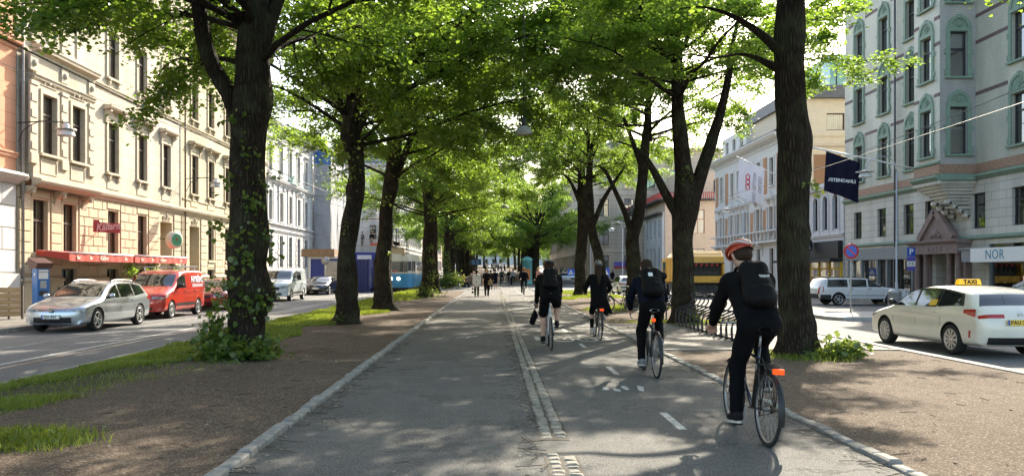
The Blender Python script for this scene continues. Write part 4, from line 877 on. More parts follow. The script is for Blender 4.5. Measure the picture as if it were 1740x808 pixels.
px_tree('gnarled linden with leafy burrs and a bushy base, first on the left', 15.4, 418,
        [(422, 612, 80), (420, 585, 76), (420, 545, 74), (428, 505, 82), (425, 478, 86), (421, 445, 80), (424, 400, 80), (424, 350, 74), (419, 285, 72), (421, 220, 76), (428, 170, 80), (431, 100, 70), (436, 30, 60), (440, -60, 42)],
        [[(412, 225, 44), (392, 165, 42), (368, 125, 38), (348, 72, 34), (336, 0, 30), (318, -80, 22)], [(445, 90, 40), (462, 30, 30), (490, -40, 22)]], 5.7, 0, 20, 1.0, 3, ((1.2, 6.1, .22), (1.3, 3.3, .2), (2.9, 2.6, .18), (1.3, 4.6, .15)), S1, arch=-1.05)
px_tree('tall straight dark linden beside the nearest cyclist, first on the right', 15.4, 1352,
        [(1358, 610, 92), (1354, 570, 72), (1351, 500, 66), (1349, 420, 64), (1347, 340, 66), (1346, 285, 62), (1350, 235, 68), (1344, 180, 60), (1342, 110, 60), (1343, 40, 62), (1347, -70, 50)],
        [[(1335, 125, 34), (1290, 100, 24), (1255, 92, 20), (1215, 98, 14), (1170, 92, 8)], [(1335, 95, 34), (1290, 55, 24), (1240, 25, 18), (1190, 12, 12), (1140, 18, 6)]], 6.9, 1, 100, .95, 5, ((3.6, 0.1, .22), (4.3, 3.0, .15), (.6, .2, .35)), [(.1, -.4, 3.3, .06, 8), (.25, -.35, 3.1, .06, 6)], arch=0)
px_tree('linden with a bare dark trunk, second on the left', 24.75, 588,
        [(585, 552, 58), (588, 530, 45), (592, 480, 43), (590, 430, 37), (595, 380, 38), (604, 330, 36), (606, 290, 34), (601, 250, 38), (594, 228, 38), (598, 190, 30), (605, 120, 26), (610, 40, 18)],
        [[(600, 235, 24), (625, 190, 18), (660, 150, 14), (700, 110, 9), (740, 85, 4)], [(598, 215, 24), (570, 160, 18), (540, 120, 12), (515, 95, 6)]], 5.4, 2, 60, 1.0, 7, ((4.2, 2.8, .35), (.4, 0, .3), (1.0, 3, .25)), [(-.1, -.4, .25, .1, 20), (.2, -.35, 4.6, .2, 60), (0, -.4, 3, .1, 12), (.1, -.35, 5.3, .25, 70)])
px_tree('linden forking to the left over its low V, second on the right', 24.75, 1162,
        [(1163, 556, 62), (1161, 510, 48), (1162, 450, 43), (1160, 400, 44), (1166, 350, 54), (1166, 322, 50), (1160, 280, 34), (1156, 230, 32), (1152, 180, 26), (1150, 110, 18)],
        [[(1176, 345, 34), (1192, 290, 30), (1206, 250, 28), (1222, 200, 21), (1236, 140, 16), (1246, 70, 10), (1262, 5, 5)], [(1155, 372, 26), (1142, 350, 24), (1125, 318, 20), (1108, 285, 17), (1086, 255, 12), (1050, 240, 7)]], 7.0, 3, 10, .9, 9, ((3.6, 2.9, .2), (1.2, .2, .15)), [(.1, -.45, .3, .14, 60), (.35, -.3, .25, .12, 40), (0, -.3, 4.6, .15, 30)])
px_tree('linden with a knobbly foot beside the tram, third on the left', 33.2, 653,
        [(652, 528, 50), (653, 508, 38), (651, 450, 34), (655, 400, 31), (656, 355, 28), (664, 320, 32), (668, 280, 28), (671, 240, 30), (681, 200, 25), (692, 140, 18)],
        [[(668, 315, 18), (688, 262, 15), (705, 225, 11), (740, 190, 7), (765, 175, 3)], [(672, 240, 18), (655, 190, 14), (640, 140, 9), (625, 100, 4)]], 5.6, 0, 200, 1.0, 11, ((.5, 3, .3), (1.2, 3.2, .2)), [(.1, -.4, 4.5, .2, 50), (.2, -.3, 2.4, .1, 15)])
px_tree('linden forking left behind the backpack cyclist, third on the right', 34, 1077,
        [(1080, 532, 42), (1076, 500, 34), (1078, 450, 29), (1075, 405, 28), (1085, 365, 25), (1091, 310, 22), (1095, 260, 20), (1101, 210, 16)],
        [[(1072, 392, 16), (1062, 362, 13), (1047, 328, 11), (1026, 288, 9), (1000, 278, 7), (965, 270, 4)], [(1092, 290, 14), (1075, 240, 10), (1060, 200, 7)]], 7.4, 1, 250, .9, 13, ((1.9, 3.0, .3),))
px_tree('slender linden leaning beside the woman in the long coat, fourth on the right', 43, 1016,
        [(1024, 514, 28), (1020, 470, 24), (1016, 430, 22), (1008, 400, 20), (1003, 360, 18), (1001, 310, 15), (1003, 250, 11)],
        [[(1007, 385, 12), (1024, 342, 11), (1040, 315, 9), (1060, 285, 6), (1075, 262, 3)]], 6.6, 2, 0, .8, 15, arch=0)
px_tree('straight linden on the grass, fifth on the right', 52, 986,
        [(986, 505, 26), (986, 460, 22), (988, 420, 23), (990, 360, 20), (988, 300, 16), (990, 250, 10)], [[(988, 350, 11), (970, 310, 8), (950, 290, 5), (930, 280, 2)]], 7.0, 3, 130, .8, 17, ((2.0, 3.1, .2),), arch=.85)
px_tree('ivy covered linden beside the tram rear, fourth on the left', 50, 725,
        [(722, 506, 32), (727, 470, 25), (727, 430, 24), (730, 380, 22), (727, 330, 21), (724, 300, 17), (720, 240, 11)], [[(728, 340, 12), (745, 310, 9), (770, 295, 6), (790, 288, 3)]], 5.2, 1, 40, .95, 19, (), [(-.1, -.5, .35, .35, 220), (.3, -.5, .25, .35, 200), (.35, -.4, 1.4, .18, 90), (.3, -.4, 2.4, .15, 60), (.25, -.4, 3.1, .2, 80), (-.3, -.3, .2, .4, 120)])
px_tree('slim linden behind the ivy covered one, fifth on the left', 58, 738, [(740, 500, 22), (738, 460, 17), (737, 400, 16), (735, 340, 14), (736, 280, 9)], (), 5.4, 2, 80, .9, 21)
def gen_tree(label, X, Y, v, rz, sc, seed, ivy=False, cz=4.8):
    rg = random.Random(seed); t = thing('linden_tree', label, 'tree', (X, Y, gz(Y)), 0, GRP); r = rg.uniform(.32, .42); dx = rg.uniform(-.25, .25)
    b = trunk_mb([(0, 0, -.1, r*1.15), (0, 0, 1, r), (dx*.5, .1, 2.6, r*.92), (dx, .1, cz, r*.85), (dx, 0, cz+2.5, r*.5)], seed, 12); b.build('trunk', BARK, t)
    for nm, me in list(zip(('limbs', 'crown'), CROWNS[v]))+(list(zip(('limbs', 'crown'), CROWNS[4+seed % 2])) if abs(X) < 7 and 20 < Y < 240 else []): o = link(nm, me, t, (dx, 0, cz), R(rz) if me.name not in ARCHN else (0 if X < 0 else math.pi)); o.scale = (sc, sc, sc*(.6 if Y < 7 else .9))
    if ivy: shoots(t, [(0, -.4, z, .25, 110) for z in (.4, .9, 1.5, 2.1, 2.7, 3.3)], seed)
    return t
ordl = ['sixth', 'seventh', 'eighth', 'ninth', 'tenth', 'eleventh', 'twelfth', 'thirteenth', 'fourteenth']
for k, Y in enumerate((80, 91, 109, 121, 134, 148, 166, 190, 220)):
    gen_tree('%s linden of the left row, %s' % (ordl[k], 'wrapped in ivy by the seated pair' if k == 0 else 'far along the path'), -4.7, Y, k % 4, 47*k, 1.0, 60+k, k == 0)
for k, Y in enumerate((107, 118, 131, 146, 163, 184, 212)):
    gen_tree('%s linden of the right row, %s' % (ordl[k], 'thick trunk in the middle of the view' if k == 0 else 'far along the path'), 5.9, Y, (k+2) % 4, 31*k, 1.55 if k == 0 else 1.25, 80+k)
gen_tree('linden at the left edge of the photo, only its foot and outer twigs in view', -5.5, 6.9, 2, 300, .95, 101)
gen_tree('linden right of the camera, only its outer twigs in view', 6.4, 6.0, 0, 140, .95, 102, cz=5.6)
for k, (X, Y) in enumerate(((-30, 300), (-18, 285), (-8, 300), (1, 280), (10, 305), (20, 290), (32, 300), (-3, 255), (5, 260), (14, 262), (-14, 260))):
    tag(gen_tree('tree in the clump closing the far end of the path', X, Y, k % 4, 60*k, 1.6, 120+k, cz=3.6), None, None, 'trees closing the far end of the path')
# bushy plants at trunk feet
def shrub(name, label, x, y, spots, seed, size=.11, cat='shrub'):
    npr = np.random.default_rng(seed); t = thing(name, label, cat, (x, y, 0), 0, 'leafy shoots at the tree feet'); pos = np.concatenate([np.array([(a, c, e)])+npr.normal(0, 1, (n, 3))*np.array(s) for a, c, e, s, n in spots]); pos[:, 2] = np.abs(pos[:, 2])+.03
    link('foliage', leaf_mesh('foliage', pos, size, npr, LEAF2, droop=.5), t); b = MB(); rg = random.Random(seed)
    for k in range(24):
        a, c, e, s, n = rg.choice(spots); b.tube([(a*.7+rg.gauss(0, .06), c*.7, 0), (a+rg.gauss(0, s[0]), c+rg.gauss(0, s[1]), e*rg.uniform(.7, 1.6))], [.008, .004], 3)
    b.build('stems', mat('green_stem', (.08, .09, .03), .8, noise=.2), t)
shrub('shrub', 'large bush of fresh shoots round the foot of the first left linden', -4.78, 15.2, [(-.55, -.2, .35, (.2, .2, .17), 230), (-.25, -.5, .2, (.2, .2, .12), 230), (.25, -.55, .18, (.24, .2, .1), 230), (.5, -.25, .18, (.15, .2, .1), 120), (-.55, -.1, .6, (.1, .12, .14), 70), (.0, -.7, .1, (.4, .15, .06), 200)], 1)
shrub('shrub', 'small leafy clump at the right foot of the first right linden', 6.2, 15.0, [(.25, -.1, .2, (.16, .15, .1), 160), (.55, 0, .18, (.16, .15, .09), 150), (.1, -.25, .1, (.2, .1, .06), 80)], 2)
shrub('shrub', 'dark leafy bush at the left edge of the gravel', -4.75, 6.9, [(.0, -.1, .2, (.14, .16, .12), 110)], 3)
shrub('shrub', 'rounded bush beside the ivy covered linden on the far left', -4.0, 78.5, [(0, 0, .8, (.55, .4, .35), 700), (-.9, 0, .6, (.5, .4, .3), 500)], 4, .16)
# ------------------------------------------------------------------ grass
def vnoise(x, y, s, seed):
    r = np.random.default_rng(seed).random((256, 256)); u, v = x*s+1000, y*s+1000; i, j = np.floor(u).astype(int), np.floor(v).astype(int); a, c = u-i, v-j; a = a*a*(3-2*a); c = c*c*(3-2*c)
    g = lambda p, q: r[p % 256, q % 256]
    return (g(i, j)*(1-a)+g(i+1, j)*a)*(1-c)+(g(i, j+1)*(1-a)+g(i+1, j+1)*a)*c
def grass(name, n, x0, x1, y0, y1, dens, h, w, seed, z=.01):
    rg = np.random.default_rng(seed); x = rg.uniform(x0, x1, n); y = y0+(y1-y0)*rg.random(n)**1.0; k = rg.random(n) < dens(x, y); x, y = x[k], y[k]; n = len(x)
    hh = h*rg.uniform(.4, 1.3, n)*(.5+vnoise(x, y, 1.1, seed+1)*1.2); a = rg.uniform(0, 2*np.pi, n); l = rg.normal(0, .45, (n, 2))*hh[:, None]
    p = np.stack([x, y, np.full(n, z)], 1); d = np.stack([np.cos(a), np.sin(a), np.zeros(n)], 1)*w; m = p+np.stack([l[:, 0]*.35, l[:, 1]*.35, hh*.6], 1); t = p+np.stack([l[:, 0], l[:, 1], hh], 1)
    V = np.stack([p-d, p+d, m+d*.7, t, m-d*.7], 1).reshape(-1, 3); o = link(name, np_mesh(name, V, np.arange(n)[:, None]*5+np.arange(5)[None, :], GRASSM)); o['kind'] = 'stuff'; return o
GRASSM = leaf_mat('grass_blade', (.11, .165, .022), (.20, .27, .04), (.46, .56, .065), .4)
def dl(x, y):
    e = -4.75+.9*(vnoise(x, y, .35, 3)-.5)*2+.35*(vnoise(x, y, 1.4, 4)-.5); c = np.clip((e-x)/.25, 0, 1); bare = vnoise(x, y, .55, 9)
    p = np.exp(-(((x+4.7)/.75)**2+((y-7.65)/.5)**2)**2)
    return np.maximum(p*.9, c*np.where((bare < .47) & (x > -6.7), .05, 1)*np.clip(vnoise(x, y, 2.2, 77)*1.7, .1, 1)*np.where((y < 9.4) & (y > 8.1), .12, 1))
grass('grass', 150000, -7.02, -3.6, 5.5, 17, dl, .06, .0045, 21); grass('grass', 90000, -7.02, -3.8, 17, 34, dl, .09, .008, 22); grass('grass', 50000, -7.02, -3.8, 34, 66, dl, .11, .016, 23)
def dr(x, y): return np.clip((vnoise(x, y, .3, 33)-.48)*6, 0, 1)*np.clip((x-3.7)/.6, 0, 1)
grass('grass', 60000, 3.6, 8.3, 25, 66, dr, .1, .015, 24)
def dt(x, y): return np.exp(-(((x-6.0)/.6)**2+((y-14.9)/.45)**2))+.8*np.exp(-(((x-6.0)/.55)**2+((y-24.2)/.4)**2))+.7*np.exp(-(((x-5.3)/.35)**2+((y-15.8)/.3)**2))
grass('grass', 30000, 4.8, 7.6, 13.5, 25, dt, .08, .006, 25)
# litter on gravel and path: twigs, bud scales, bits of bark
b = MB(); rg = random.Random(4)
for k in range(1500):
    side = rg.random(); x = rg.uniform(-4.6, -2.35) if side < .45 else rg.uniform(3.6, 8.2) if side < .9 else rg.uniform(-2, 3.2); y = 4+26*rg.random()**1.6
    if k > 600: x = rg.choice((-2.1+abs(rg.gauss(0, .12)), 3.3-abs(rg.gauss(0, .12)), .45-abs(rg.gauss(0, .1))))
    if rg.random() < .35: L = rg.uniform(.06, .3); b.cbox((x, y, .02), (L, .006, .006), rg.uniform(0, 3.1), 0)
    else: b.cbox((x, y, .018), (rg.uniform(.015, .04), rg.uniform(.01, .025), .004), rg.uniform(0, 3.1), rg.choice((0, 1, 1)), rg.uniform(-.4, .4))
o = b.build('leaf_litter', [mat('dead_twig', (.07, .05, .035), .9), mat('bud_scale', (.34, .28, .2), .9)]); o['kind'] = 'stuff'
# ------------------------------------------------------------------ vehicles (local: x right, y forward, z up)
OPGLASS = mat('vehicle_glass', (.018, .022, .022), .03, spec=.9, coat=.6)
RUBW = mat('wheel_well', (.01, .01, .01), .9)
LAMPG = mat('lamp_glass', (.34, .36, .39), .06, .3, spec=.9, noise=.7, nscale=11); TAILR = mat('tail_lamp_red', (.42, .015, .012), .12, spec=.8, noise=.3, nscale=25)
PLATE = mat('plate_white', (.75, .75, .72), .4); PLATEY = mat('plate_yellow', (.80, .50, .03), .4); PLATEB = mat('plate_blue', (.03, .09, .35), .4); INK = mat('ink_black', (.012, .012, .012), .5)
AMBER = mat('amber_lamp', (.7, .25, .02), .2)
def chaikin(P, k=2):
    for _ in range(k):
        Q = []; n = len(P)
        for i in range(n):
            a, b = P[i], P[(i+1) % n]; Q += [(a[0]*.75+b[0]*.25, a[1]*.75+b[1]*.25), (a[0]*.25+b[0]*.75, a[1]*.25+b[1]*.75)]
        P = Q
    return P
class Body:
    def __init__(s, prof, Wd, belt, tumble, rnd=.08, bowf=.14, bowr=.08, n=5.0, spine=.6, boxy=False):
        P = chaikin(prof, 2); P = np.array(P+[P[0]]); d = np.r_[0, np.cumsum(np.hypot(*np.diff(P, axis=0).T))]
        N = 130; t = np.linspace(0, d[-1], N, endpoint=False); s.P = np.stack([np.interp(t, d, P[:, 0]), np.interp(t, d, P[:, 1])], 1); s.N = N
        T = np.roll(s.P, -1, 0)-np.roll(s.P, 1, 0); nn = np.stack([T[:, 1], -T[:, 0]], 1); nn /= np.linalg.norm(nn, axis=1)[:, None]
        area = np.sum(s.P[:, 0]*np.roll(s.P[:, 1], -1)-np.roll(s.P[:, 0], -1)*s.P[:, 1]); s.n = nn if area > 0 else -nn
        s.Wd, s.belt, s.tumble, s.rnd, s.bowf, s.bowr, s.pn = Wd, belt, tumble, rnd, bowf, bowr, n
        s.y0, s.y1 = s.P[:, 0].min(), s.P[:, 0].max(); s.spine = spine
    def w(s, y, z):
        L = (s.y1-s.y0)/2*1.015; u = min(1, abs(y-(s.y0+s.y1)/2)/L); plan = (1-u**s.pn)**(1/s.pn)
        plan = .60+.40*plan
        lo = 1-.07*max(0, (.5-z)/.35)**1.5 if z < .5 else 1.0
        q = z-s.belt; k = .06; soft = (q+math.sqrt(q*q+k*k))/2
        crease = .012*math.exp(-((z-(s.belt-.12))/.05)**2)
        return s.Wd/2*plan*lo-s.tumble*max(0, soft-.01)+crease-.010
    def skin(s, i, u, eps=0.0):
        i0 = int(math.floor(i)) % s.N; f = i-math.floor(i); i1 = (i0+1) % s.N
        p = s.P[i0]*(1-f)+s.P[i1]*f; n = s.n[i0]*(1-f)+s.n[i1]*f
        q = max(0, (abs(u)-.78)/.22); ins = s.rnd*(1-math.sqrt(max(0, 1-q*q)))
        y, z = p[0]-n[0]*ins, p[1]-n[1]*ins; x = u*s.w(y, z)
        y -= (s.bowf*max(0, n[0])+s.bowr*min(0, n[0]))*u*u
        if n[1] > 0: z -= .03*n[1]*u*u
        return (x, y+n[0]*eps, z+n[1]*eps)
    def side(s, y, z, sg, eps=.005): return (sg*(s.w(y, z)+eps), y, z)
    def near(s, y, z): return int(np.argmin((s.P[:, 0]-y)**2+(s.P[:, 1]-z)**2))
    def mesh(s, paint, wheels, ra, under=None):
        S = [-1, -.985, -.95, -.89, -.8, -.6, -.3, 0, .3, .6, .8, .89, .95, .985, 1]; b = MB(); N = s.N
        V = [s.skin(i, u) for i in range(N) for u in S]; m = len(S); F = []
        for i in range(N):
            j = (i+1) % N; F += [(i*m+k, j*m+k, j*m+k+1, i*m+k+1) for k in range(m-1)]
        b.add(V, F, 0, True)
        for sg in (-1, 1):
            rows = []; zmid = s.spine
            for t in np.linspace(0, .93, 11):
                row = []
                for i in range(N):
                    x, y, z = s.skin(i, sg); yt = min(max(y, s.y0+.45), s.y1-.45); yy, zz = y+(yt-y)*t, z+(zmid-z)*t
                    row.append((x if t == 0 else sg*(s.w(yy, zz)), yy, zz))
                rows.append(row+[row[0]])
            b.grid(rows, 0, True); b.add(rows[-1][:-1], [tuple(range(N))], 0, True)
        bm = bmesh.new(); me = b.mesh('body', [paint, RUBW]); bm.from_mesh(me); bmesh.ops.remove_doubles(bm, verts=bm.verts, dist=.0008); bmesh.ops.dissolve_degenerate(bm, edges=bm.edges, dist=.0005); bmesh.ops.recalc_face_normals(bm, faces=bm.faces)
        for f in bm.faces: f.smooth = True
        bm.to_mesh(me); bm.free()
        c = MB()
        for y, r in wheels:
            for sg in (-1, 1):
                x0, x1 = (s.Wd/2-.32, s.Wd/2+.2) if sg > 0 else (-s.Wd/2-.2, -s.Wd/2+.32)
                c.lathe([(0, x0), (ra, x0), (ra, x1), (0, x1)], 36, (0, y, r+.01), 'X', 1)
        cm = c.mesh('cut', [paint, RUBW]); bm = bmesh.new(); bm.from_mesh(cm); bmesh.ops.remove_doubles(bm, verts=bm.verts, dist=1e-4); bmesh.ops.recalc_face_normals(bm, faces=bm.faces); bm.to_mesh(cm); bm.free()
        o = bpy.data.objects.new('x', me); q = bpy.data.objects.new('q', cm); COL.objects.link(o); COL.objects.link(q)
        md = o.modifiers.new('b', 'BOOLEAN'); md.operation = 'DIFFERENCE'; md.object = q; md.solver = 'EXACT'; md.material_mode = 'TRANSFER'
        bpy.context.view_layer.update(); out = bpy.data.meshes.new_from_object(o.evaluated_get(bpy.context.evaluated_depsgraph_get()))
        bpy.data.objects.remove(o); bpy.data.objects.remove(q); out.name = 'body'
        try: out.set_sharp_from_angle(angle=R(42))
        except Exception: pass
        return out
    def skinpatch(s, ia, ib, ua, ub, eps, n=10, m=10, tb=None):
        """patch between ring indices ia..ib and cross positions ua..ub (functions of t or numbers)"""
        f = lambda v, t: v(t) if callable(v) else v
        b = MB(); rows = []
        d = (ib-ia) % s.N
        if d > s.N/2: d -= s.N
        for i in range(n+1):
            t = i/n; a, c = f(ua, t), f(ub, t); rows.append([s.skin(ia+d*t, a+(c-a)*k/m, eps) for k in range(m+1)])
        return b.grid(rows)
    def sidepatch(s, lo, up, sg, eps=.006, n=6):
        b = MB(); k = 6; L = [np.array(p) for p in cr([(*p, 0) for p in lo], k)] if len(lo) > 2 else [np.array((*lo[0], 0))*(1-t)+np.array((*lo[-1], 0))*t for t in np.linspace(0, 1, 9)]
        Uq = [np.array(p) for p in cr([(*p, 0) for p in up], k)] if len(up) > 2 else [np.array((*up[0], 0))*(1-t)+np.array((*up[-1], 0))*t for t in np.linspace(0, 1, 9)]
        m = max(len(L), len(Uq)); L = [L[round(i*(len(L)-1)/(m-1))] for i in range(m)]; Uq = [Uq[round(i*(len(Uq)-1)/(m-1))] for i in range(m)]
        rows = []
        for i in range(n+1):
            t = i/n; rows.append([s.side(*(a*(1-t)+c*t)[:2], sg, eps) for a, c in zip(L, Uq)])
        return b.grid(rows)
WH = {}
def wheel(parent, x, y, r, w, spokes, style, sg):
    key = (r, w, spokes, style)
    if key not in WH:
        b = MB(); ri = r*.70
        b.lathe([(ri, -w/2+.01), (r*.9, -w/2), (r*.97, -w/2+.02), (r, -w/2+.05), (r, w/2-.05), (r*.97, w/2-.02), (r*.9, w/2), (ri, w/2-.01), (ri, -w/2+.01)], 40, (0, 0, 0), 'X')
        a = MB(); xo = w/2-.012
        a.lathe([(ri+.004, xo-.02), (ri+.004, xo+.004), (ri-.012, xo+.008), (ri-.03, xo-.015), (ri-.03, xo-.1)], 40, (0, 0, 0), 'X', 0)
        a.lathe([(0, xo-.075), (ri-.02, xo-.075)], 40, (0, 0, 0), 'X', 1)
        a.lathe([(0, xo+.004), (.035, xo+.004), (.06, xo-.008), (.065, xo-.06)], 24, (0, 0, 0), 'X', 0)
        for k in range(spokes):
            t = 2*math.pi*k/spokes; offs = (-.10, .10) if style == 'twin' else (0,)
            for oo in offs:
                c0, c1 = t, t+oo; p = Vector((xo-.012, .05*math.cos(c0), .05*math.sin(c0))); q = Vector((xo-.006, (ri-.01)*math.cos(c1), (ri-.01)*math.sin(c1))); a.bar(p, q, .016 if style == 'twin' else (.05 if spokes <= 6 else .022), .028, 0)
        WH[key] = (b.mesh('wheel', RUBBER), a.mesh('rim', [ALLOY, BLACK]))
    o = link('wheel', WH[key][0], parent, (x, y, r)); 
    if sg < 0: o.rotation_euler = (0, 0, math.pi)
    link('rim', WH[key][1], o); return o
def plate(parent, p, rz, txt, yellow=False, w=.52, name='number_plate', tilt=0):
    b = MB(); b.cbox((0, 0, 0), (w, .012, .115), 0, 0); b.cbox((-w/2+.022, -.0075, 0), (.044, .004, .111), 0, 1)
    if txt: b.merge(text_mb(txt, .105, .002, 'LEFT', spacing=1.08, bold=.002), frame_mat((-w/2+.06, -.0085, 0), (1, 0, 0), (0, 0, 1)), 2)
    o = b.build(name, [PLATEY if yellow else PLATE, PLATEB, INK], parent, p); o.rotation_euler = (tilt, 0, rz); return o
def vehicle(name, label, cat, loc, rz, sp, group=None):
    t = thing(name, label, cat, loc, rz, group); B = Body(sp['prof'], sp['Wd'], sp['belt'], sp['tumble'], sp.get('rnd', .08), sp.get('bowf', .14), sp.get('bowr', .08), sp.get('n', 5.0), sp.get('spine', .6))
    P = sp['paint']; wr = sp['wr']; wy = sp['wy']
    link('body', B.mesh(P, [(y, wr) for y in wy], wr+sp.get('arch', .05)), t)
    for y in wy:
        for sg in (-1, 1): wheel(t, sg*(B.Wd/2-.115), y, wr, .21, sp.get('spokes', 5), sp.get('style', 'solid'), sg)
    a, c = B.near(*sp['ws'][0]), B.near(*sp['ws'][1]); g = sp.get('wsu', (.9, .86))
    B.skinpatch(a, c, lambda q: -(g[0]+(g[1]-g[0])*q), lambda q: g[0]+(g[1]-g[0])*q, .006).build('windscreen', OPGLASS, t)
    if sp.get('rw'):
        a, c = B.near(*sp['rw'][0]), B.near(*sp['rw'][1]); g = sp.get('rwu', (.84, .86)); B.skinpatch(a, c, lambda q: -(g[0]+(g[1]-g[0])*q), lambda q: g[0]+(g[1]-g[0])*q, .006).build('rear_window', OPGLASS, t)
    for sg in (-1, 1):
        for lo, up in sp['win']: B.sidepatch(lo, up, sg).build('side_window', OPGLASS, t)
        if sp.get('winband'): B.sidepatch(*sp['winband'], sg, .003).build('window_surround', BLACK, t)
        z0, z1, u0, yb = sp['head']; ia, ib = B.near(B.y1, z0), B.near(B.y1, z1)
        h = B.skinpatch(ia, ib, sg*u0, sg*.99, .006, 6, 8); h.merge(B.sidepatch([(B.y1-.27, z0+.03), (yb, z1-.02)], [(B.y1-.29, z1-.01), (yb, z1)], sg, .008)); h.build('headlight', LAMPG, t)
        if sp.get('tail'):
            z0, z1, u0, yb = sp['tail']; ia, ib = B.near(B.y0, z0), B.near(B.y0, z1)
            h = B.skinpatch(ia, ib, sg*u0, sg*.99, .006, 6, 6); h.merge(B.sidepatch([(B.y0+.2, z0), (yb, z0+(z1-z0)*.45)], [(B.y0+.22, z1), (yb, z1-(z1-z0)*.1)], sg, .008)); h.build('tail_light', sp.get('tailmat', TAILR), t)
        m = MB(); my, mz = sp['mirror']; x = B.w(my, mz)
        m.ball((sg*(x+.12), my, mz+.05), .1, 12, 0, (1.05, .55, .72)); m.bar((sg*(x-.03), my, mz-.01), (sg*(x+.06), my, mz+.02), .05, .03, 1); m.build('mirror', [sp.get('mirmat', P), BLACK], t)
        d = MB(); 
        for y, z0, z1 in sp.get('seams', ()): d.add([B.side(yy, zz, sg, .0035) for yy, zz in ((y-.006, z0), (y+.006, z0), (y+.006, z0+(z1-z0)*.5), (y+.006, z1), (y-.006, z1), (y-.006, z0+(z1-z0)*.5))], [(0, 1, 2, 5), (5, 2, 3, 4)], 0)
        for y, z in sp.get('handles', ()): d.cbox(B.side(y, z, sg, .014), (.03, .17, .028), 0, 1)
        if d.v: d.build('door_seams', [BLACK, sp.get('hmat', P)], t)
        for y0, y1, z0, z1, mm in sp.get('trim', ()): B.sidepatch([(y0, z0), (y1, z0)], [(y0, z1), (y1, z1)], sg, .012, 2).build('side_trim', mm, t)
        if sp.get('rails'):
            y0, y1 = sp['rails']; r = MB(); pts = []
            for k in range(9):
                yy = y0+(y1-y0)*k/8; i = min((q for q in range(B.N) if B.n[q][1] > .5 and B.P[q][1] > B.belt+.2), key=lambda q: abs(B.P[q][0]-yy)); p = B.skin(i, .86*sg, .0); pts.append((p[0], p[1], p[2]+(.055 if 0 < k < 8 else -.01)))
            r.tube(pts, .018, 8); r.build('roof_rail', sp.get('railmat', CHROME), t)
    for kind, z0, z1, u, mm, end in sp.get('front', ()):
        yy = B.y1 if end > 0 else B.y0; ia, ib = B.near(yy, z0), B.near(yy, z1); B.skinpatch(ia, ib, -u, u, .007, 5, 16).build(kind, mm, t)
    t['_b'] = 0; del t['_b']
    return t, B
def paint(name, c, metal=0.0, rough=.25): return mat(name, c, rough, metal, .5, noise=.05, nscale=1.5, coat=.9)
SILVER = paint('silver_paint', (.47, .52, .58), .8, .28); REDP = paint('red_paint', (.50, .03, .015)); REDP2 = paint('dark_red_paint', (.30, .018, .018), .2); WHITEC = paint('white_car_paint', (.74, .73, .70)); WHITEV = paint('pale_blue_white_paint', (.62, .68, .70)); BLK = paint('black_car_paint', (.012, .013, .018), .2, .15); PEARL = paint('pearl_cream_paint', (.76, .72, .63)); OLDW = paint('old_white_paint', (.66, .67, .69), 0, .4); BLUEC = paint('blue_car_paint', (.10, .16, .26), .4)
DARKG = mat('grille_dark', (.02, .02, .022), .35, noise=.2)
CHR2 = mat('grille_slats', (.25, .25, .26), .25, .9, noise=.5, nscale=3, stretch=(.01, .01, 30))
LEFTC = 'cars parked along the left kerb'
wag = [(2.24, .21), (2.36, .28), (2.39, .5), (2.35, .68), (2.22, .76), (1.7, .90), (1.22, .98), (.75, 1.22), (.3, 1.41), (-.2, 1.475), (-1.1, 1.465), (-1.7, 1.40), (-2.0, 1.22), (-2.24, .98), (-2.36, .88), (-2.385, .55), (-2.33, .30), (-2.2, .22)]
sp = dict(prof=wag, Wd=1.83, belt=.93, tumble=.42, paint=SILVER, wr=.335, wy=(1.45, -1.36), spokes=5, style='twin', ws=((1.17, 1.0), (.32, 1.40)), rw=((-1.78, 1.36), (-2.2, 1.02)),
    win=[([(.92, .95), (.1, .955)], [(.42, 1.24), (.05, 1.37)]), ([(.0, .955), (-.92, .97)], [(-.02, 1.375), (-.92, 1.37)]), ([(-1.0, .975), (-1.78, 1.04)], [(-1.0, 1.365), (-1.62, 1.30)])], winband=([(1.05, .935), (-1.95, 1.03)], [(.40, 1.30), (-.2, 1.405), (-1.0, 1.40), (-1.72, 1.32)]),
    head=(.60, .72, .5, 1.95), tail=(.80, .95, .5, -1.95), mirror=(.82, .98), seams=((1.02, .32, .92), (.06, .3, .93), (-.95, .45, .95)), handles=((.2, .84), (-.75, .86)), hmat=SILVER, trim=((1.0, -.95, .37, .385, CHROME),), rails=(.2, -1.6),
    front=(('grille', .60, .70, .48, DARKG, 1), ('grille_strip', .63, .645, .49, CHROME, 1), ('grille_strip', .665, .68, .49, CHROME, 1), ('lower_intake', .30, .42, .72, BLACK, 1), ('bumper_trim', .27, .285, .8, CHROME, 1)), arch=.045)
Yp = 23.9; t, B = vehicle('parked_car', 'silver estate car parked at the kerb below the red awning', 'car', (-12.65, 25.1, ROAD), math.pi, sp, LEFTC)
plate(t, (0, 2.405, .47), math.pi, 'TJU 827'); b = MB(); b.lathe([(.058, 0), (.068, .012), (.058, .016)], 24, (0, 0, 0), 'Y'); b.lathe([(0, .002), (.06, .002)], 24, (0, 0, 0), 'Y', 1)
for p, q in (((-.035, .045), (0, .0)), ((0, 0), (.035, .045)), ((-.05, .01), (-.02, -.045)), ((-.02, -.045), (0, -.005)), ((0, -.005), (.02, -.045)), ((.02, -.045), (.05, .01))): b.bar((p[0], .01, p[1]), (q[0], .01, q[1]), .012, .01)
b.build('emblem', [CHROME, BLACK], t, (0, 2.40, .655))
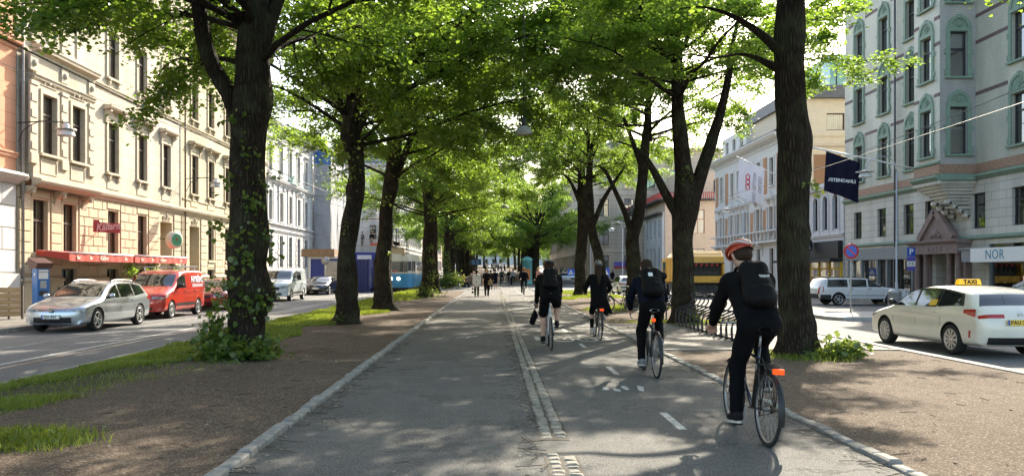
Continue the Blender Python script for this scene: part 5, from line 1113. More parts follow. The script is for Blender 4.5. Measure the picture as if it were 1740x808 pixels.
# red panel van
van = [(2.1, .24), (2.18, .34), (2.2, .62), (2.15, .82), (2.0, .94), (1.5, 1.10), (1.22, 1.2), (.62, 1.66), (.3, 1.79), (-.4, 1.84), (-1.9, 1.83), (-2.12, 1.78), (-2.2, 1.2), (-2.22, .6), (-2.2, .32), (-2.1, .25)]
spv = dict(prof=van, Wd=1.835, belt=1.13, tumble=.14, paint=REDP, wr=.325, wy=(1.36, -1.3), spokes=8, style='solid', ws=((1.2, 1.22), (.58, 1.68)), rw=((-2.16, 1.7), (-2.2, 1.25)), n=7.0, spine=.85,
    win=[([(1.0, 1.10), (.02, 1.14)], [(.60, 1.56), (.02, 1.64)])], head=(.74, .9, .55, 1.55), tail=(.85, 1.5, .86, -2.1), mirror=(.75, 1.18), mirmat=BLACK, seams=((.98, .4, 1.1), (-.05, .35, 1.68), (-1.0, .4, 1.68)), handles=((.12, 1.02), (-.9, 1.02)),
    trim=((.95, -.9, .46, .56, BLACK),), front=(('grille', .58, .72, .5, BLACK, 1), ('lower_intake', .34, .46, .6, BLACK, 1)), arch=.05, bowf=.2)
t, B = vehicle('parked_van', 'red delivery van with roof bars and white side lettering', 'van', (-13.0, 31.3, ROAD), math.pi, spv, LEFTC)
b = MB(); LB = text_mb('NYRÉNS', .34, .004, bold=.012)
p0 = B.side(-1.25, 1.42, -1, .02); b.merge(LB, frame_mat(p0, (0, -1, 0), (0, 0, 1)) if False else frame_mat((-(B.w(-1.25, 1.42)+.014), -1.22, 1.44), (0, -1, 0), (.14, 0, 1)))
for k in range(3): b.cbox((-(B.w(-1.2, 1.2)+.004), -1.22, 1.25-.045*k), (.012, 1.15, .025))
b.build('side_lettering', mat('pale_lettering', (.62, .62, .72), .5), t)
b = MB()
for y in (.1, -1.4): b.bar((-.7, y, 1.93), (.7, y, 1.93), .06, .04); [b.bar((s*.68, y, 1.8), (s*.68, y, 1.92), .05) for s in (-1, 1)]
b.bar((-.7, .3, 1.97), (-.7, -1.7, 1.97), .03); b.build('roof_bars', [STEEL], t)
# red hatchback
hat = [(2.02, .24), (2.12, .32), (2.15, .55), (2.1, .72), (1.9, .82), (1.35, .95), (1.05, 1.02), (.45, 1.32), (.1, 1.42), (-.6, 1.45), (-1.3, 1.40), (-1.75, 1.18), (-2.0, 1.0), (-2.12, .85), (-2.15, .5), (-2.08, .28), (-1.95, .24)]
sph = dict(sp, prof=hat, Wd=1.79, paint=REDP2, wr=.325, wy=(1.3, -1.3), ws=((1.02, 1.04), (.28, 1.37)), rw=((-1.35, 1.38), (-1.85, 1.1)), winband=([(.9, .95), (-1.5, 1.05)], [(.40, 1.28), (-.2, 1.385), (-.8, 1.385), (-1.25, 1.3)]), win=[([(.8, .96), (-.05, .97)], [(.4, 1.25), (-.05, 1.36)]), ([(-.12, .97), (-1.05, 1.0)], [(-.12, 1.365), (-.95, 1.34)])], head=(.64, .78, .5, 1.6), tail=(.8, 1.05, .7, -1.8), mirror=(.7, 1.0), rails=None, hmat=REDP2, trim=(), front=(('grille', .56, .72, .34, BLACK, 1), ('lower_intake', .3, .42, .75, BLACK, 1)))
t, B = vehicle('parked_car', 'dark red hatchback half hidden behind the ivy covered trunk', 'car', (-12.9, 37.6, ROAD), math.pi, sph, LEFTC)
# pale van
van2 = [(2.42, .26), (2.5, .36), (2.52, .7), (2.46, .92), (2.3, 1.06), (1.75, 1.22), (1.5, 1.28), (.85, 1.76), (.5, 1.9), (-.2, 1.96), (-2.2, 1.95), (-2.42, 1.9), (-2.5, 1.3), (-2.52, .6), (-2.48, .34), (-2.38, .27)]
spw = dict(prof=van2, Wd=1.95, belt=1.2, tumble=.13, paint=WHITEV, wr=.34, wy=(1.55, -1.5), spokes=8, style='solid', ws=((1.48, 1.3), (.82, 1.78)), rw=((-2.45, 1.8), (-2.5, 1.3)), n=7.0, spine=.9,
    win=[([(1.25, 1.18), (.3, 1.22)], [(.85, 1.66), (.3, 1.74)]), ([(.15, 1.22), (-.85, 1.24)], [(.15, 1.74), (-.85, 1.74)])], head=(.8, 1.02, .55, 1.8), tail=(.85, 1.5, .86, -2.4), mirror=(1.05, 1.24), seams=((1.2, .4, 1.15), (.22, .38, 1.8), (-.92, .4, 1.8)), handles=((.4, 1.05), (-.8, 1.08)), trim=((1.15, -1.1, .42, .54, BLACK),), front=(('grille', .66, .82, .55, BLACK, 1), ('lower_intake', .36, .5, .7, BLACK, 1)), arch=.05, bowf=.2)
t, B = vehicle('parked_van', 'pale blue white van parked beyond the ivy covered trunk', 'van', (-12.9, 48.6, ROAD), math.pi, spw, LEFTC); plate(t, (0, 2.53, .52), math.pi, '')
# black coupe
cou = [(2.24, .22), (2.34, .3), (2.36, .5), (2.3, .68), (2.1, .78), (1.5, .9), (1.1, .96), (.55, 1.22), (.1, 1.36), (-.4, 1.395), (-.9, 1.35), (-1.5, 1.1), (-1.85, 1.0), (-2.25, .95), (-2.34, .8), (-2.35, .5), (-2.28, .28), (-2.1, .22)]
spc = dict(sp, prof=cou, Wd=1.79, paint=BLK, wy=(1.42, -1.36), ws=((1.06, .98), (.15, 1.35)), rw=((-.95, 1.33), (-1.5, 1.1)), winband=([(.85, .92), (-1.3, .98)], [(.35, 1.24), (-.2, 1.335), (-.6, 1.325), (-1.0, 1.2)]), win=[([(.75, .935), (-.35, .95)], [(.35, 1.21), (-.35, 1.31)]), ([(-.42, .95), (-1.15, .98)], [(-.42, 1.31), (-.9, 1.2)])], head=(.60, .76, .52, 1.9), rails=None, hmat=BLK, trim=(), mirror=(.75, .97))
t, B = vehicle('parked_car', 'black coupe parked behind the pale van near the building site', 'car', (-13.1, 60.8, ROAD), math.pi, spc, LEFTC); plate(t, (0, 2.375, .5), math.pi, '')
b = MB(); b.lathe([(.08, 0), (.092, .01), (.08, .014)], 20, (0, 0, 0), 'Y'); [b.bar((0, .008, 0), (.082*math.sin(a), .008, .082*math.cos(a)), .012, .008) for a in (0, 2.094, 4.189)]; b.build('emblem', CHROME, t, (0, 2.372, .66))
# taxi
tax = [(2.2, .2), (2.29, .28), (2.325, .5), (2.26, .7), (2.05, .80), (1.5, .92), (1.12, 1.0), (.6, 1.25), (.15, 1.42), (-.3, 1.465), (-1.0, 1.455), (-1.65, 1.39), (-1.85, 1.31), (-2.1, 1.05), (-2.2, .98), (-2.3, .78), (-2.325, .5), (-2.28, .3), (-2.15, .22)]
DARKT = mat('dark_bumper', (.015, .015, .016), .4)
spt = dict(sp, prof=tax, Wd=1.80, belt=.95, tumble=.45, paint=PEARL, wr=.325, wy=(1.38, -1.32), spokes=10, style='twin', ws=((1.08, 1.02), (.18, 1.40)), rw=((-1.84, 1.325), (-2.09, 1.04)), rwu=(.80, .90),
    winband=([(.98, .96), (-1.72, 1.055)], [(.45, 1.28), (-.2, 1.40), (-.9, 1.395), (-1.6, 1.30)]), win=[([(.85, .975), (.06, .985)], [(.48, 1.25), (.06, 1.375)]), ([(-.02, .985), (-.80, 1.0)], [(-.02, 1.378), (-.80, 1.375)]), ([(-.86, 1.005), (-1.62, 1.07)], [(-.86, 1.372), (-1.5, 1.29)])],
    head=(.6, .74, .5, 1.75), tail=(.84, 1.0, .42, -1.76), mirror=(.82, 1.0), mirmat=BLACK, seams=((.98, .3, .95), (.02, .28, .96), (-.95, .6, .97)), handles=((.2, .86), (-.72, .88)), rails=None, trim=(), hmat=PEARL,
    front=(('grille', .3, .5, .7, BLACK, 1), ('rear_diffuser', .28, .40, .88, DARKT, -1), ('bumper_strip', .245, .275, .8, CHROME, -1), ('rear_spoiler_lamp', 1.362, 1.378, .2, TAILR, -1), ('boot_seam', .575, .585, .74, BLACK, -1)))
t, B = vehicle('taxi', 'cream white estate taxi with a yellow roof sign, driving past the gravel', 'taxi', (10.6, 18.3, ROAD), R(1.5), spt)
plate(t, (-.06, -2.332, .74), 0, 'PAU 2', True, tilt=R(-6))
b = MB(); b.prism([(-.26, 0), (.26, 0), (.23, .125), (-.23, .125)], lambda u, v, d: (u, d+(.02 if v > .1 else 0)*(1 if d < 0 else -1), v), -.075, .075); o = b.build('roof_sign', mat('taxi_yellow', (.85, .46, .01), .35, emit=(1, .55, .02), estr=.12), t, (0, -.55, 1.475)); TX = text_mb('TAXI', .125, .003, bold=.006, spacing=1.1)
b = MB(); b.merge(TX, frame_mat((0, -.074, .06), (1, 0, 0), (0, .12, 1))); b.merge(TX, frame_mat((0, .074, .06), (-1, 0, 0), (0, -.12, 1))); b.build('lettering', INK, o)
b = MB(); b.cbox((0, 0, -.012), (.5, .1, .03)); b.build('sign_base', BLACK, o)
b = MB(); b.tube([(-.06*math.cos(a), 0, .04*math.sin(a)) for a in np.linspace(0, 2*math.pi, 20)], .007, 5, closed=False); b.tube([(.028*math.cos(a), 0, .04*math.sin(a)) for a in np.linspace(0, 2*math.pi, 16)], .005, 5); b.build('emblem', CHROME, t, (0, -2.255, .90))
b = MB(); b.bar((.02, -2.02, 1.07), (.42, -2.04, 1.09), .03, .02); b.ball((.0, -2.03, 1.07), .03, 8); b.build('rear_wiper', BLACK, t)
b = B.sidepatch([(-1.9, .40), (-1.96, .42)], [(-1.92, .56), (-1.98, .56)], -1, .006, 2); b.build('reflector', TAILR, t); b = B.sidepatch([(-.5, 1.02), (-.78, 1.03)], [(-.5, 1.15), (-.78, 1.155)], -1, .012, 2); b.build('window_sticker', PLATEY, t)
# boxy old estate, side on
box = [(2.28, .3), (2.38, .36), (2.4, .6), (2.36, .78), (2.2, .84), (1.3, .93), (1.05, .96), (.35, 1.36), (.15, 1.42), (-1.9, 1.43), (-2.1, 1.40), (-2.3, .98), (-2.36, .92), (-2.4, .6), (-2.36, .36), (-2.25, .3)]
spb = dict(prof=box, Wd=1.76, belt=.92, tumble=.3, paint=OLDW, wr=.315, wy=(1.42, -1.35), spokes=5, ws=((1.02, .98), (.36, 1.36)), rw=((-2.1, 1.38), (-2.28, 1.0)), n=9.0, rnd=.04, bowf=.05, bowr=.03,
    win=[([(.85, .95), (.18, .95)], [(.42, 1.26), (.18, 1.34)]), ([(.1, .95), (-.78, .95)], [(.1, 1.345), (-.78, 1.345)]), ([(-.88, .95), (-1.95, .95)], [(-.88, 1.345), (-1.88, 1.33)])], head=(.6, .74, .55, 2.2), tail=(.62, 1.0, .85, -2.12), mirror=(.75, .97), mirmat=BLACK, seams=((.95, .35, .92), (.14, .34, .93), (-.83, .34, .93)), handles=((.25, .84), (-.7, .84)), hmat=BLACK, trim=((1.05, -1.0, .5, .53, BLACK), (-1.75, -2.3, .34, .56, DARKT)), rails=(-.1, -1.9), railmat=BLACK, front=(('bumper', .36, .56, .9, DARKT, 1), ('bumper', .36, .56, .9, DARKT, -1)))
t, B = vehicle('parked_car', 'old boxy white estate car side on behind the no parking sign', 'car', (19.25, 42.0, ROAD), R(-90), spb); plate(t, (-.3, -2.33, .82), 0, '')
# cars only partly in view
t, B = vehicle('parked_car', 'blue car in front of the white sign board, mostly behind the taxi roof', 'car', (17.9, 25.5, ROAD), R(2), dict(sp, paint=BLUEC, hmat=BLUEC))
t, B = vehicle('white_estate_car', 'white estate car driving off beyond the woman in the long coat', 'car', (9.75, 58, ROAD), 0, dict(spt, paint=WHITEC, hmat=WHITEC))
t, B = vehicle('white_estate_car', 'white car far down the tram street between two trunks', 'car', (-9.0, 112, ROAD), math.pi, dict(sp, paint=WHITEC, hmat=WHITEC)); t.location.z = ROAD+gz(112)
t, B = vehicle('parked_car', 'silver car parked at the far right crossing behind the black backpack', 'car', (9.6, 108, ROAD), R(80), dict(sp)); t.location.z = ROAD+gz(108)
# garbage truck
OR = mat('truck_orange', (.78, .42, .05), .45, noise=.12, nscale=2, coat=.3); ORD = mat('truck_dirt', (.05, .048, .045), .7, noise=.4, nscale=6)
t = thing('garbage_truck', 'orange garbage truck seen from behind between the trunks', 'truck', (14.15, 53, ROAD), R(0)); W2 = 1.22
b = MB(); sec = [(-W2, 1.0), (-W2, 2.75), (-W2+.22, 3.05), (W2-.22, 3.05), (W2, 2.75), (W2, 1.0)]
b.prism(sec, lambda u, v, d: (u, d, v), 1.6, 6.2); [b.box(s*W2-.04, 1.7+1.1*k, 1.0, s*W2+.04, 1.8+1.1*k, 2.75) for s in (-1, 1) for k in range(5)]; b.build('body', OR, t)
b = MB(); prof = [(1.6, .95), (1.6, 3.12), (.75, 3.16), (.15, 2.7), (.0, 2.15)]
for s in (-1, 1): b.prism([(1.6, .8), (1.6, 3.12), (.75, 3.16), (.15, 2.75), (-.1, 1.6), (-.05, .95), (.5, .7)], lambda u, v, d: (d, u, v), s*W2-.06, s*W2+.06)
b.prism([(1.6, 3.1), (.75, 3.14), (.15, 2.73), (.05, 2.3), (.2, 2.3), (.3, 2.65), (.8, 3.0), (1.6, 2.98)], lambda u, v, d: (d, u, v), -W2+.06, W2-.06); b.box(-W2+.06, -.02, 1.0, W2-.06, .12, 1.45)
[b.box(-W2+.1+.78*k, -.05, 1.05, -W2+.8+.78*k, -.02, 1.42) for k in range(3)]; b.build('tailgate', OR, t)
b = MB(); b.box(-W2+.06, .45, 1.0, W2-.06, .5, 2.95); b.tube([(-.9, .3, 1.5), (-.9, .45, 2.3)], .05, 8); b.box(-.9, .25, 1.5, .9, .4, 1.75); [b.cbox((-.9+.3*k, .38, 2.0), (.05, .05, .9), 0, 0, .2) for k in range(7)]; b.box(-W2, 0, .3, W2, 1.4, .8); b.box(-.8, -.25, .25, .8, .0, .55); [b.tube([(-.9+.35*k, -.08, .45), (-.8+.35*k, -.12, .9)], .035, 6) for k in range(6)]; b.build('loading_gear', ORD, t)
b = MB(); b.tube([(-W2-.05, -.05, 2.3), (W2+.05, -.05, 2.3)], .03, 8); b.build('grab_bar', ORD, t)
b = MB(); [b.add([(-W2+.15+.35*k, .04, 2.12), (-W2+.3+.35*k, .04, 2.12), (-W2+.42+.35*k, .04, 2.28), (-W2+.27+.35*k, .04, 2.28)], [(0, 1, 2, 3)]) for k in range(6)]; b.build('warning_stripes', mat('warning_red', (.55, .05, .03), .5), t)
b = MB(); b.box(-1.15, 6.4, .75, 1.15, 8.2, 2.7); b.box(-1.18, 6.9, 1.6, 1.18, 7.8, 2.45, 1); b.build('cab', [OR, OPGLASS], t)
b = MB(); b.box(-1.235, 2.6, 1.5, -1.223, 3.7, 2.4); b.build('side_poster', WHITEP, t)
b = MB(); b.box(-1.0, .6, .45, 1.0, 8.0, .95); b.box(-1.2, 4.2, .35, -.75, 5.6, .9); b.box(.75, 4.2, .35, 1.2, 5.6, .9); b.build('chassis', ORD, t)
for y in (1.9, 3.1, 6.8):
    for s in (-1, 1): wheel(t, s*1.05, y, .5, .3, 8, 'truck', s)
for s in (-1, 1): b = MB(); b.box(s*1.12-.07, -.14, 1.05, s*1.12+.07, -.1, 1.35); b.build('tail_light', TAILR, t)
# tram
TB = mat('tram_blue', (.02, .26, .50), .35, noise=.08, nscale=2, coat=.4); TC = mat('tram_cream', (.62, .60, .50), .4, noise=.08, nscale=2, coat=.4)
t = thing('tram', 'blue and cream tram coming towards the camera with its headlamps on', 'tram', (-8.3, 68, ROAD), math.pi)   # local y forward
Lt, Wt = 14.5, 1.3
def trsec(z0, z1): return [(-1.02, .18), (-.45, .34), (.45, .34), (1.02, .18), (Wt, -.25), (Wt, -Lt), (-Wt, -Lt), (-Wt, -.25)]
b = MB(); b.prism(trsec(0, 0), lambda u, v, d: (u, v, d), .38, 1.55); b.build('lower_body', TB, t)
b = MB(); b.prism(trsec(0, 0), lambda u, v, d: (u, v*1.0-.004, d), 1.552, 3.05); b.prism([(u*.94, v-.1) for u, v in trsec(0, 0)], lambda u, v, d: (u, v, d), 3.052, 3.25); b.build('upper_body', TC, t)
b = MB(); y = lambda u: (.345 if abs(u) < .45 else .345-.16*(abs(u)-.45)/.57)
b.grid([[(u, y(u)+.01, z) for u in np.linspace(-1.0, .62, 14)] for z in (1.7, 2.6)]); b.build('windscreen', OPGLASS, t)
for u0, u1 in ((.68, 1.0),): b = MB(); b.grid([[(u, y(u)+.01, z) for u in np.linspace(u0, u1, 4)] for z in (1.7, 2.6)]); b.build('front_side_window', OPGLASS, t)
for s in (-1, 1):
    b = MB(); b.add([(s*1.03, .19, 1.8), (s*1.29, -.22, 1.8), (s*1.29, -.22, 2.6), (s*1.03, .19, 2.6)], [(0, 1, 2, 3)]); b.build('corner_window', OPGLASS, t)
    for k in range(9): b = MB(); b.box(s*(Wt+.004)-.004, -.6-1.5*k-1.15, 1.75, s*(Wt+.004)+.004, -.6-1.5*k, 2.65); b.build('side_window', OPGLASS, t)
    b = MB(); b.lathe([(0, .0), (.1, 0), (.12, -.03)], 16, (0, 0, 0), 'Y'); b.build('headlamp', mat('lit_headlamp', (.9, .8, .6), .3, emit=(1, .82, .55), estr=14), t, (s*.32+.08, .37, 1.12))
b = MB(); b.prism([(-.75, 3.1), (.75, 3.1), (.7, 3.75), (-.7, 3.75)], lambda u, v, d: (u, d, v), -.25, .22); b.build('route_box', mat('route_box_wood', (.36, .27, .15), .6, noise=.2), t)
b = MB(); b.box(-.62, .222, 3.22, .62, .232, 3.62); b.build('route_panel', mat('route_panel', (.45, .35, .2), .5, noise=.2), t)
b = MB(); b.tube([(-.5, -3, 3.3), (-.5, -4.2, 4.3), (-.25, -2.6, 5.5)], .03, 6); b.tube([(.5, -3, 3.3), (.5, -4.2, 4.3), (.25, -2.6, 5.5)], .03, 6); b.tube([(-.8, -2.6, 5.45), (-.4, -2.6, 5.55), (.4, -2.6, 5.55), (.8, -2.6, 5.45)], .03, 6); b.box(-.7, -4.5, 3.24, .7, -2.5, 3.4); b.build('pantograph', DSTEEL, t)
b = MB(); b.box(-1.1, -Lt+.3, .12, 1.1, .1, .4); b.box(-.9, .2, .25, .9, .4, .38); b.build('undercarriage', BLACK, t)
b = MB(); b.tube([(1.25, .1, 2.55), (1.5, .3, 2.5), (1.5, .3, 2.2)], .02, 6); b.box(1.42, .28, 2.0, 1.58, .33, 2.4); b.build('mirror', BLACK, t)
# ------------------------------------------------------------------ people: smooth-blended bodies meshed by surface nets
def surface_net(prims, res, name, m, k=.03, wr=0.0):
    A = np.array([p[0] for p in prims], float); Bq = np.array([p[1] for p in prims], float); ra = np.array([p[2] for p in prims]); rb = np.array([p[3] for p in prims]); rm = np.maximum(ra, rb)
    lo = (np.minimum(A, Bq)-rm[:, None]).min(0)-3*res-k; hi = (np.maximum(A, Bq)+rm[:, None]).max(0)+3*res+k
    n = np.ceil((hi-lo)/res).astype(int)+1; ax = [lo[i]+res*np.arange(n[i]) for i in range(3)]; D = np.full(n, .25)
    for a, b, r0, r1, p in zip(A, Bq, ra, rb, prims):
        kk = p[4] if len(p) > 4 else k; mg = max(r0, r1)+kk+2*res; l = np.maximum(0, np.floor((np.minimum(a, b)-mg-lo)/res).astype(int)); h = np.minimum(n, np.ceil((np.maximum(a, b)+mg-lo)/res).astype(int)+1)
        X, Y, Z = np.meshgrid(ax[0][l[0]:h[0]], ax[1][l[1]:h[1]], ax[2][l[2]:h[2]], indexing='ij'); ba = b-a; L2 = max(ba@ba, 1e-9)
        px, py, pz = X-a[0], Y-a[1], Z-a[2]; t = np.clip((px*ba[0]+py*ba[1]+pz*ba[2])/L2, 0, 1)
        d = np.sqrt((px-t*ba[0])**2+(py-t*ba[1])**2+(pz-t*ba[2])**2)-(r0+(r1-r0)*t)
        s = (slice(l[0], h[0]), slice(l[1], h[1]), slice(l[2], h[2])); o = D[s]; q = np.maximum(kk-np.abs(o-d), 0)/kk; D[s] = np.minimum(o, d)-q*q*kk*.25
    ins = D < 0; c = [ins[i:n[0]-1+i, j:n[1]-1+j, l:n[2]-1+l] for i in (0, 1) for j in (0, 1) for l in (0, 1)]; cnt = sum(x.astype(np.int8) for x in c); mix = (cnt > 0) & (cnt < 8)
    idx = np.argwhere(mix); ids = np.full(mix.shape, -1); ids[mix] = np.arange(len(idx)); acc = np.zeros((len(idx), 3)); w = np.zeros(len(idx))
    for axis in range(3):
        for u in (0, 1):
            for v in (0, 1):
                o0 = [0, 0, 0]; oth = [i for i in range(3) if i != axis]; o0[oth[0]] = u; o0[oth[1]] = v; o1 = list(o0); o1[axis] = 1
                a = D[idx[:, 0]+o0[0], idx[:, 1]+o0[1], idx[:, 2]+o0[2]]; b = D[idx[:, 0]+o1[0], idx[:, 1]+o1[1], idx[:, 2]+o1[2]]; f = (a < 0) != (b < 0); t = np.where(f, a/np.where(f, a-b, 1), 0)
                p = np.array(o0)[None, :]+np.zeros((len(idx), 3)); p[:, axis] += t; acc[f] += p[f]; w[f] += 1
    V = lo+res*(idx+acc/np.maximum(w, 1)[:, None]); Fs = []
    for axis in range(3):
        oth = [(axis+1) % 3, (axis+2) % 3]; sl0 = [slice(None)]*3; sl1 = [slice(None)]*3; sl0[axis] = slice(0, -1); sl1[axis] = slice(1, None)
        e = np.argwhere(ins[tuple(sl0)] != ins[tuple(sl1)]); e = e[(e[:, oth[0]] > 0) & (e[:, oth[1]] > 0) & (e[:, oth[0]] < n[oth[0]]-1) & (e[:, oth[1]] < n[oth[1]]-1)]
        q = []
        for u, v in ((1, 1), (0, 1), (0, 0), (1, 0)):
            f = e.copy(); f[:, oth[0]] -= u; f[:, oth[1]] -= v; q.append(ids[f[:, 0], f[:, 1], f[:, 2]])
        q = np.stack(q, 1); fl = ins[e[:, 0], e[:, 1], e[:, 2]]; q[~fl] = q[~fl][:, ::-1]; Fs.append(q)
    Fq = np.concatenate(Fs); Fq = Fq[(Fq >= 0).all(1)]
    me = np_mesh(name, V, Fq, m, True)
    if wr > 0:       # cloth folds: ridged waves bent by slower waves
        N = np.empty(len(V)*3, np.float32); me.vertices.foreach_get('normal', N); N = N.reshape(-1, 3); x, y, z = V.T; h = np.zeros(len(V))
        for q, (f, a) in enumerate(((16, 1.0), (27, .7), (44, .45))):
            u = z*f*1.1+x*f*.5*np.sin(z*3+q)+2.2*np.sin(x*7+y*9+q*2.1)+1.6*np.sin(z*8-y*6+q); h += a*(1-2*np.abs(np.sin(u*.5+np.sin(y*f*.4+x*f*.6)))**.8)
        h = (h+2.2)/4.3; V2 = V+N*(np.clip(h, 0, 1.2)*wr*1.9-wr*.2)[:, None]; me.vertices.foreach_set('co', np.ascontiguousarray(V2, np.float32).ravel()); me.update()
    return me
def ik(a, b, l1, l2, pole):
    a, b, pole = Vector(a), Vector(b), Vector(pole); d = b-a; L = min(d.length, (l1+l2)*.998); n = d.normalized(); x = (l1*l1-l2*l2+L*L)/(2*L); h = math.sqrt(max(0, l1*l1-x*x)); p = (pole-n*pole.dot(n)).normalized()
    return a+n*x+p*h, a+n*L
def cloth(name, c, rough=.85, noise=.2, sc=6): return mat(name, c, rough, 0, .12, noise=noise, nscale=sc, bump=.9, bscale=11)
BLACKC = cloth('black_cloth', (.0045, .0045, .005)); INKC = cloth('ink_cloth', (.003, .0035, .005)); NAVY = cloth('navy_cloth', (.004, .006, .014)); DENIM = cloth('dark_denim', (.007, .009, .016)); WHITEC2 = cloth('white_cloth', (.72, .70, .66)); OLIVE = cloth('olive_cloth', (.10, .09, .05)); BROWNH = cloth('brown_hair', (.035, .02, .012), .6); BLONDE = cloth('blond_hair', (.42, .30, .16), .6); GINGER = cloth('ginger_hair', (.35, .12, .03), .6); REDC = cloth('red_cloth', (.45, .06, .03)); PINKC = cloth('pink_cloth', (.6, .32, .30)); GREYC = cloth('grey_cloth', (.2, .2, .2)); BLUECL = cloth('blue_cloth', (.16, .25, .42)); GREYSH = cloth('grey_shoe', (.22, .23, .24)); LIGHTSH = cloth('light_shoe', (.55, .52, .48)); BLSH = cloth('black_shoe', (.015, .015, .016))
def V3(*a): return np.array(a, float)
def human(name, label, loc, rz, J, look, res=.014, size=1.0, group=None):
    """J: joint positions (hip, neck, head, hands, feet) in the figure's own frame (y forward); look: clothing"""
    t = thing(name, label, 'person', loc, rz, group); s = size; hip = Vector(J['hip']); lean = Vector(J['spine']).normalized(); side = Vector((1, 0, 0)); fwd = lean.cross(side)*-1; fwd = Vector((0, 0, 0))+side.cross(lean)*-1
    fwd = lean.cross(side); fwd = -fwd if fwd.y < 0 else fwd
    chest = hip+lean*.40*s; neck = hip+lean*.525*s; hd = Vector(J.get('headdir', (0, .35, 1))).normalized(); head = neck+hd*.20*s; hw = J.get('shoulder', .185)*s
    body = []; top = []; leg = []; shoe = []; A = lambda l, a, b, r0, r1, k=.03: l.append((tuple(a), tuple(b), r0*s, r1*s, k))
    # torso
    for o in (-.075, .075): A(body, hip+side*o*s+lean*.02, chest+side*o*1.15*s, .098, .108)
    A(body, chest-side*.1*s, chest+side*.1*s, .1, .1); A(body, neck-lean*.06*s-side*(hw-.05*s), neck-lean*.06*s+side*(hw-.05*s), .062, .062); A(body, hip-side*.08*s, hip+side*.08*s, .108, .108)
    A(body, neck-lean*.05, head-hd*.06*s, .058, .054)
    f = Vector(J.get('face', (0, 1, 0))); f = (f-hd*f.dot(hd)).normalized(); r = f.cross(hd)
    A(body, head+hd*.035*s-f*.012*s, head-hd*.04*s+f*.01*s, .092, .078, .04); A(body, head-hd*.075*s+f*.035*s, head-hd*.085*s+f*.05*s, .05, .038, .03)      # skull, jaw
    A(body, head-hd*.005*s+f*.085*s, head-hd*.035*s+f*.105*s, .012, .016, .012); A(body, head-hd*.07*s+f*.085*s, head-hd*.072*s+f*.087*s, .022, .022, .01)    # nose, lips
    for q in (-1, 1): A(body, head+r*q*.088*s+hd*.015*s, head+r*q*.088*s-hd*.03*s-f*.005, .016, .011, .008)                                             # ears
    for q, sd in ((-1, 'L'), (1, 'R')):
        sh = neck-lean*.065*s+side*q*hw; ha = Vector(J['hand'+sd]); el, wr = ik(sh, ha, .30*s, .27*s, J.get('elbow', (q*.6, -.3, -.7)) if not isinstance(J.get('elbow'), dict) else J['elbow'][sd])
        if J.get('elbow') is None: el, wr = ik(sh, ha, .30*s, .27*s, (q*.6, -.3, -.7))
        A(body, sh, el, .055, .042); A(body, el, wr, .043, .029)
        hdn = (wr-el).normalized(); g = Vector(J.get('grip', (0, .3, -1))); g = (g-hdn*g.dot(hdn)); g = g.normalized() if g.length > .05 else hdn.orthogonal().normalized(); ac = hdn.cross(g)
        pal = wr+hdn*.055*s
        for o in (-.022, .022): A(body, wr+hdn*.01, pal+ac*o*s, .024, .024, .02)
        for i, o in enumerate((-.034, -.012, .011, .032)):      # four curled fingers of unequal length
            L = (.036, .044, .042, .034)[i]*s; p0 = pal+ac*o*s+hdn*.02*s; p1 = p0+(hdn*.8+g*.6).normalized()*L; p2 = p1+(hdn*-.1+g).normalized()*L*.75; A(body, p0, p1, .0105, .0095, .006); A(body, p1, p2, .0095, .008, .004)
        th = wr+hdn*.025*s-ac*q*.03*s; t1 = th+(hdn*.6-ac*q*.7+g*.5).normalized()*.035*s; A(body, th, t1, .013, .011, .008); A(body, t1, t1+(hdn*.6+g*.8).normalized()*.028*s, .0105, .009, .005)
        if look.get('sleeve', 'long') == 'long': A(top, sh, el, .070, .058); A(top, el, wr-hdn*.015, .058, .044)
        else: A(top, sh, sh+(el-sh)*.72, .072, .066)
        hp = hip+side*q*.092*s-lean*.02*s; an = Vector(J['foot'+sd]); kn, an = ik(hp, an, .45*s, .43*s, J.get('knee'+sd, (q*.12, 1, .1)))
        A(body, hp, kn, .088, .056); A(body, kn, kn+(an-kn)*.35-f*0, .054, .054); A(body, kn+(an-kn)*.3, an, .054, .036)
        td = Vector(J.get('toe'+sd, (q*.08, 1, -.1))).normalized(); heel = an-td*.05*s-Vector((0, 0, .045*s)); toe = an+td*.145*s-Vector((0, 0, .05*s)); A(body, an, heel, .036, .03); A(body, heel, toe, .03, .03)
        if look.get('legs', 'long') == 'long': A(leg, hp, kn, .104, .074); A(leg, kn, an+(kn-an)*.06, .074, look.get('hem', .056))
        elif look['legs'] == 'short': A(leg, hp, hp+(kn-hp)*.86, .108, .094)
        elif look['legs'] == 'tight': A(leg, hp, kn, .094, .062); A(leg, kn, an+(kn-an)*.04, .060, .042)
        up = Vector((0, 0, 1)); A(shoe, heel+up*.012, an+td*.05*s-up*.02*s, .042, .042, .02); A(shoe, heel+up*.0, toe, .039, .036, .02); A(shoe, an-up*.0, heel, .046, .04, .02)
    for o in (-.075, .075): A(top, hip+side*o*s+lean*look.get('topbase', .03), chest+side*o*1.15*s, look.get('hemr', .118), .124)
    A(top, chest-side*.1*s, chest+side*.1*s, .118, .118); A(top, neck-lean*.06*s-side*(hw-.04*s), neck-lean*.06*s+side*(hw-.04*s), .076, .076); A(top, neck-lean*.06, neck-lean*.0+hd*.0, .085, .07)
    A(leg, hip-side*.08*s, hip+side*.08*s, .116, .116); A(leg, hip-side*.06*s+lean*.06*s, hip+side*.06*s+lean*.06*s, .112, .112)
    for e in look.get('extra_top', ()): A(top, *e)
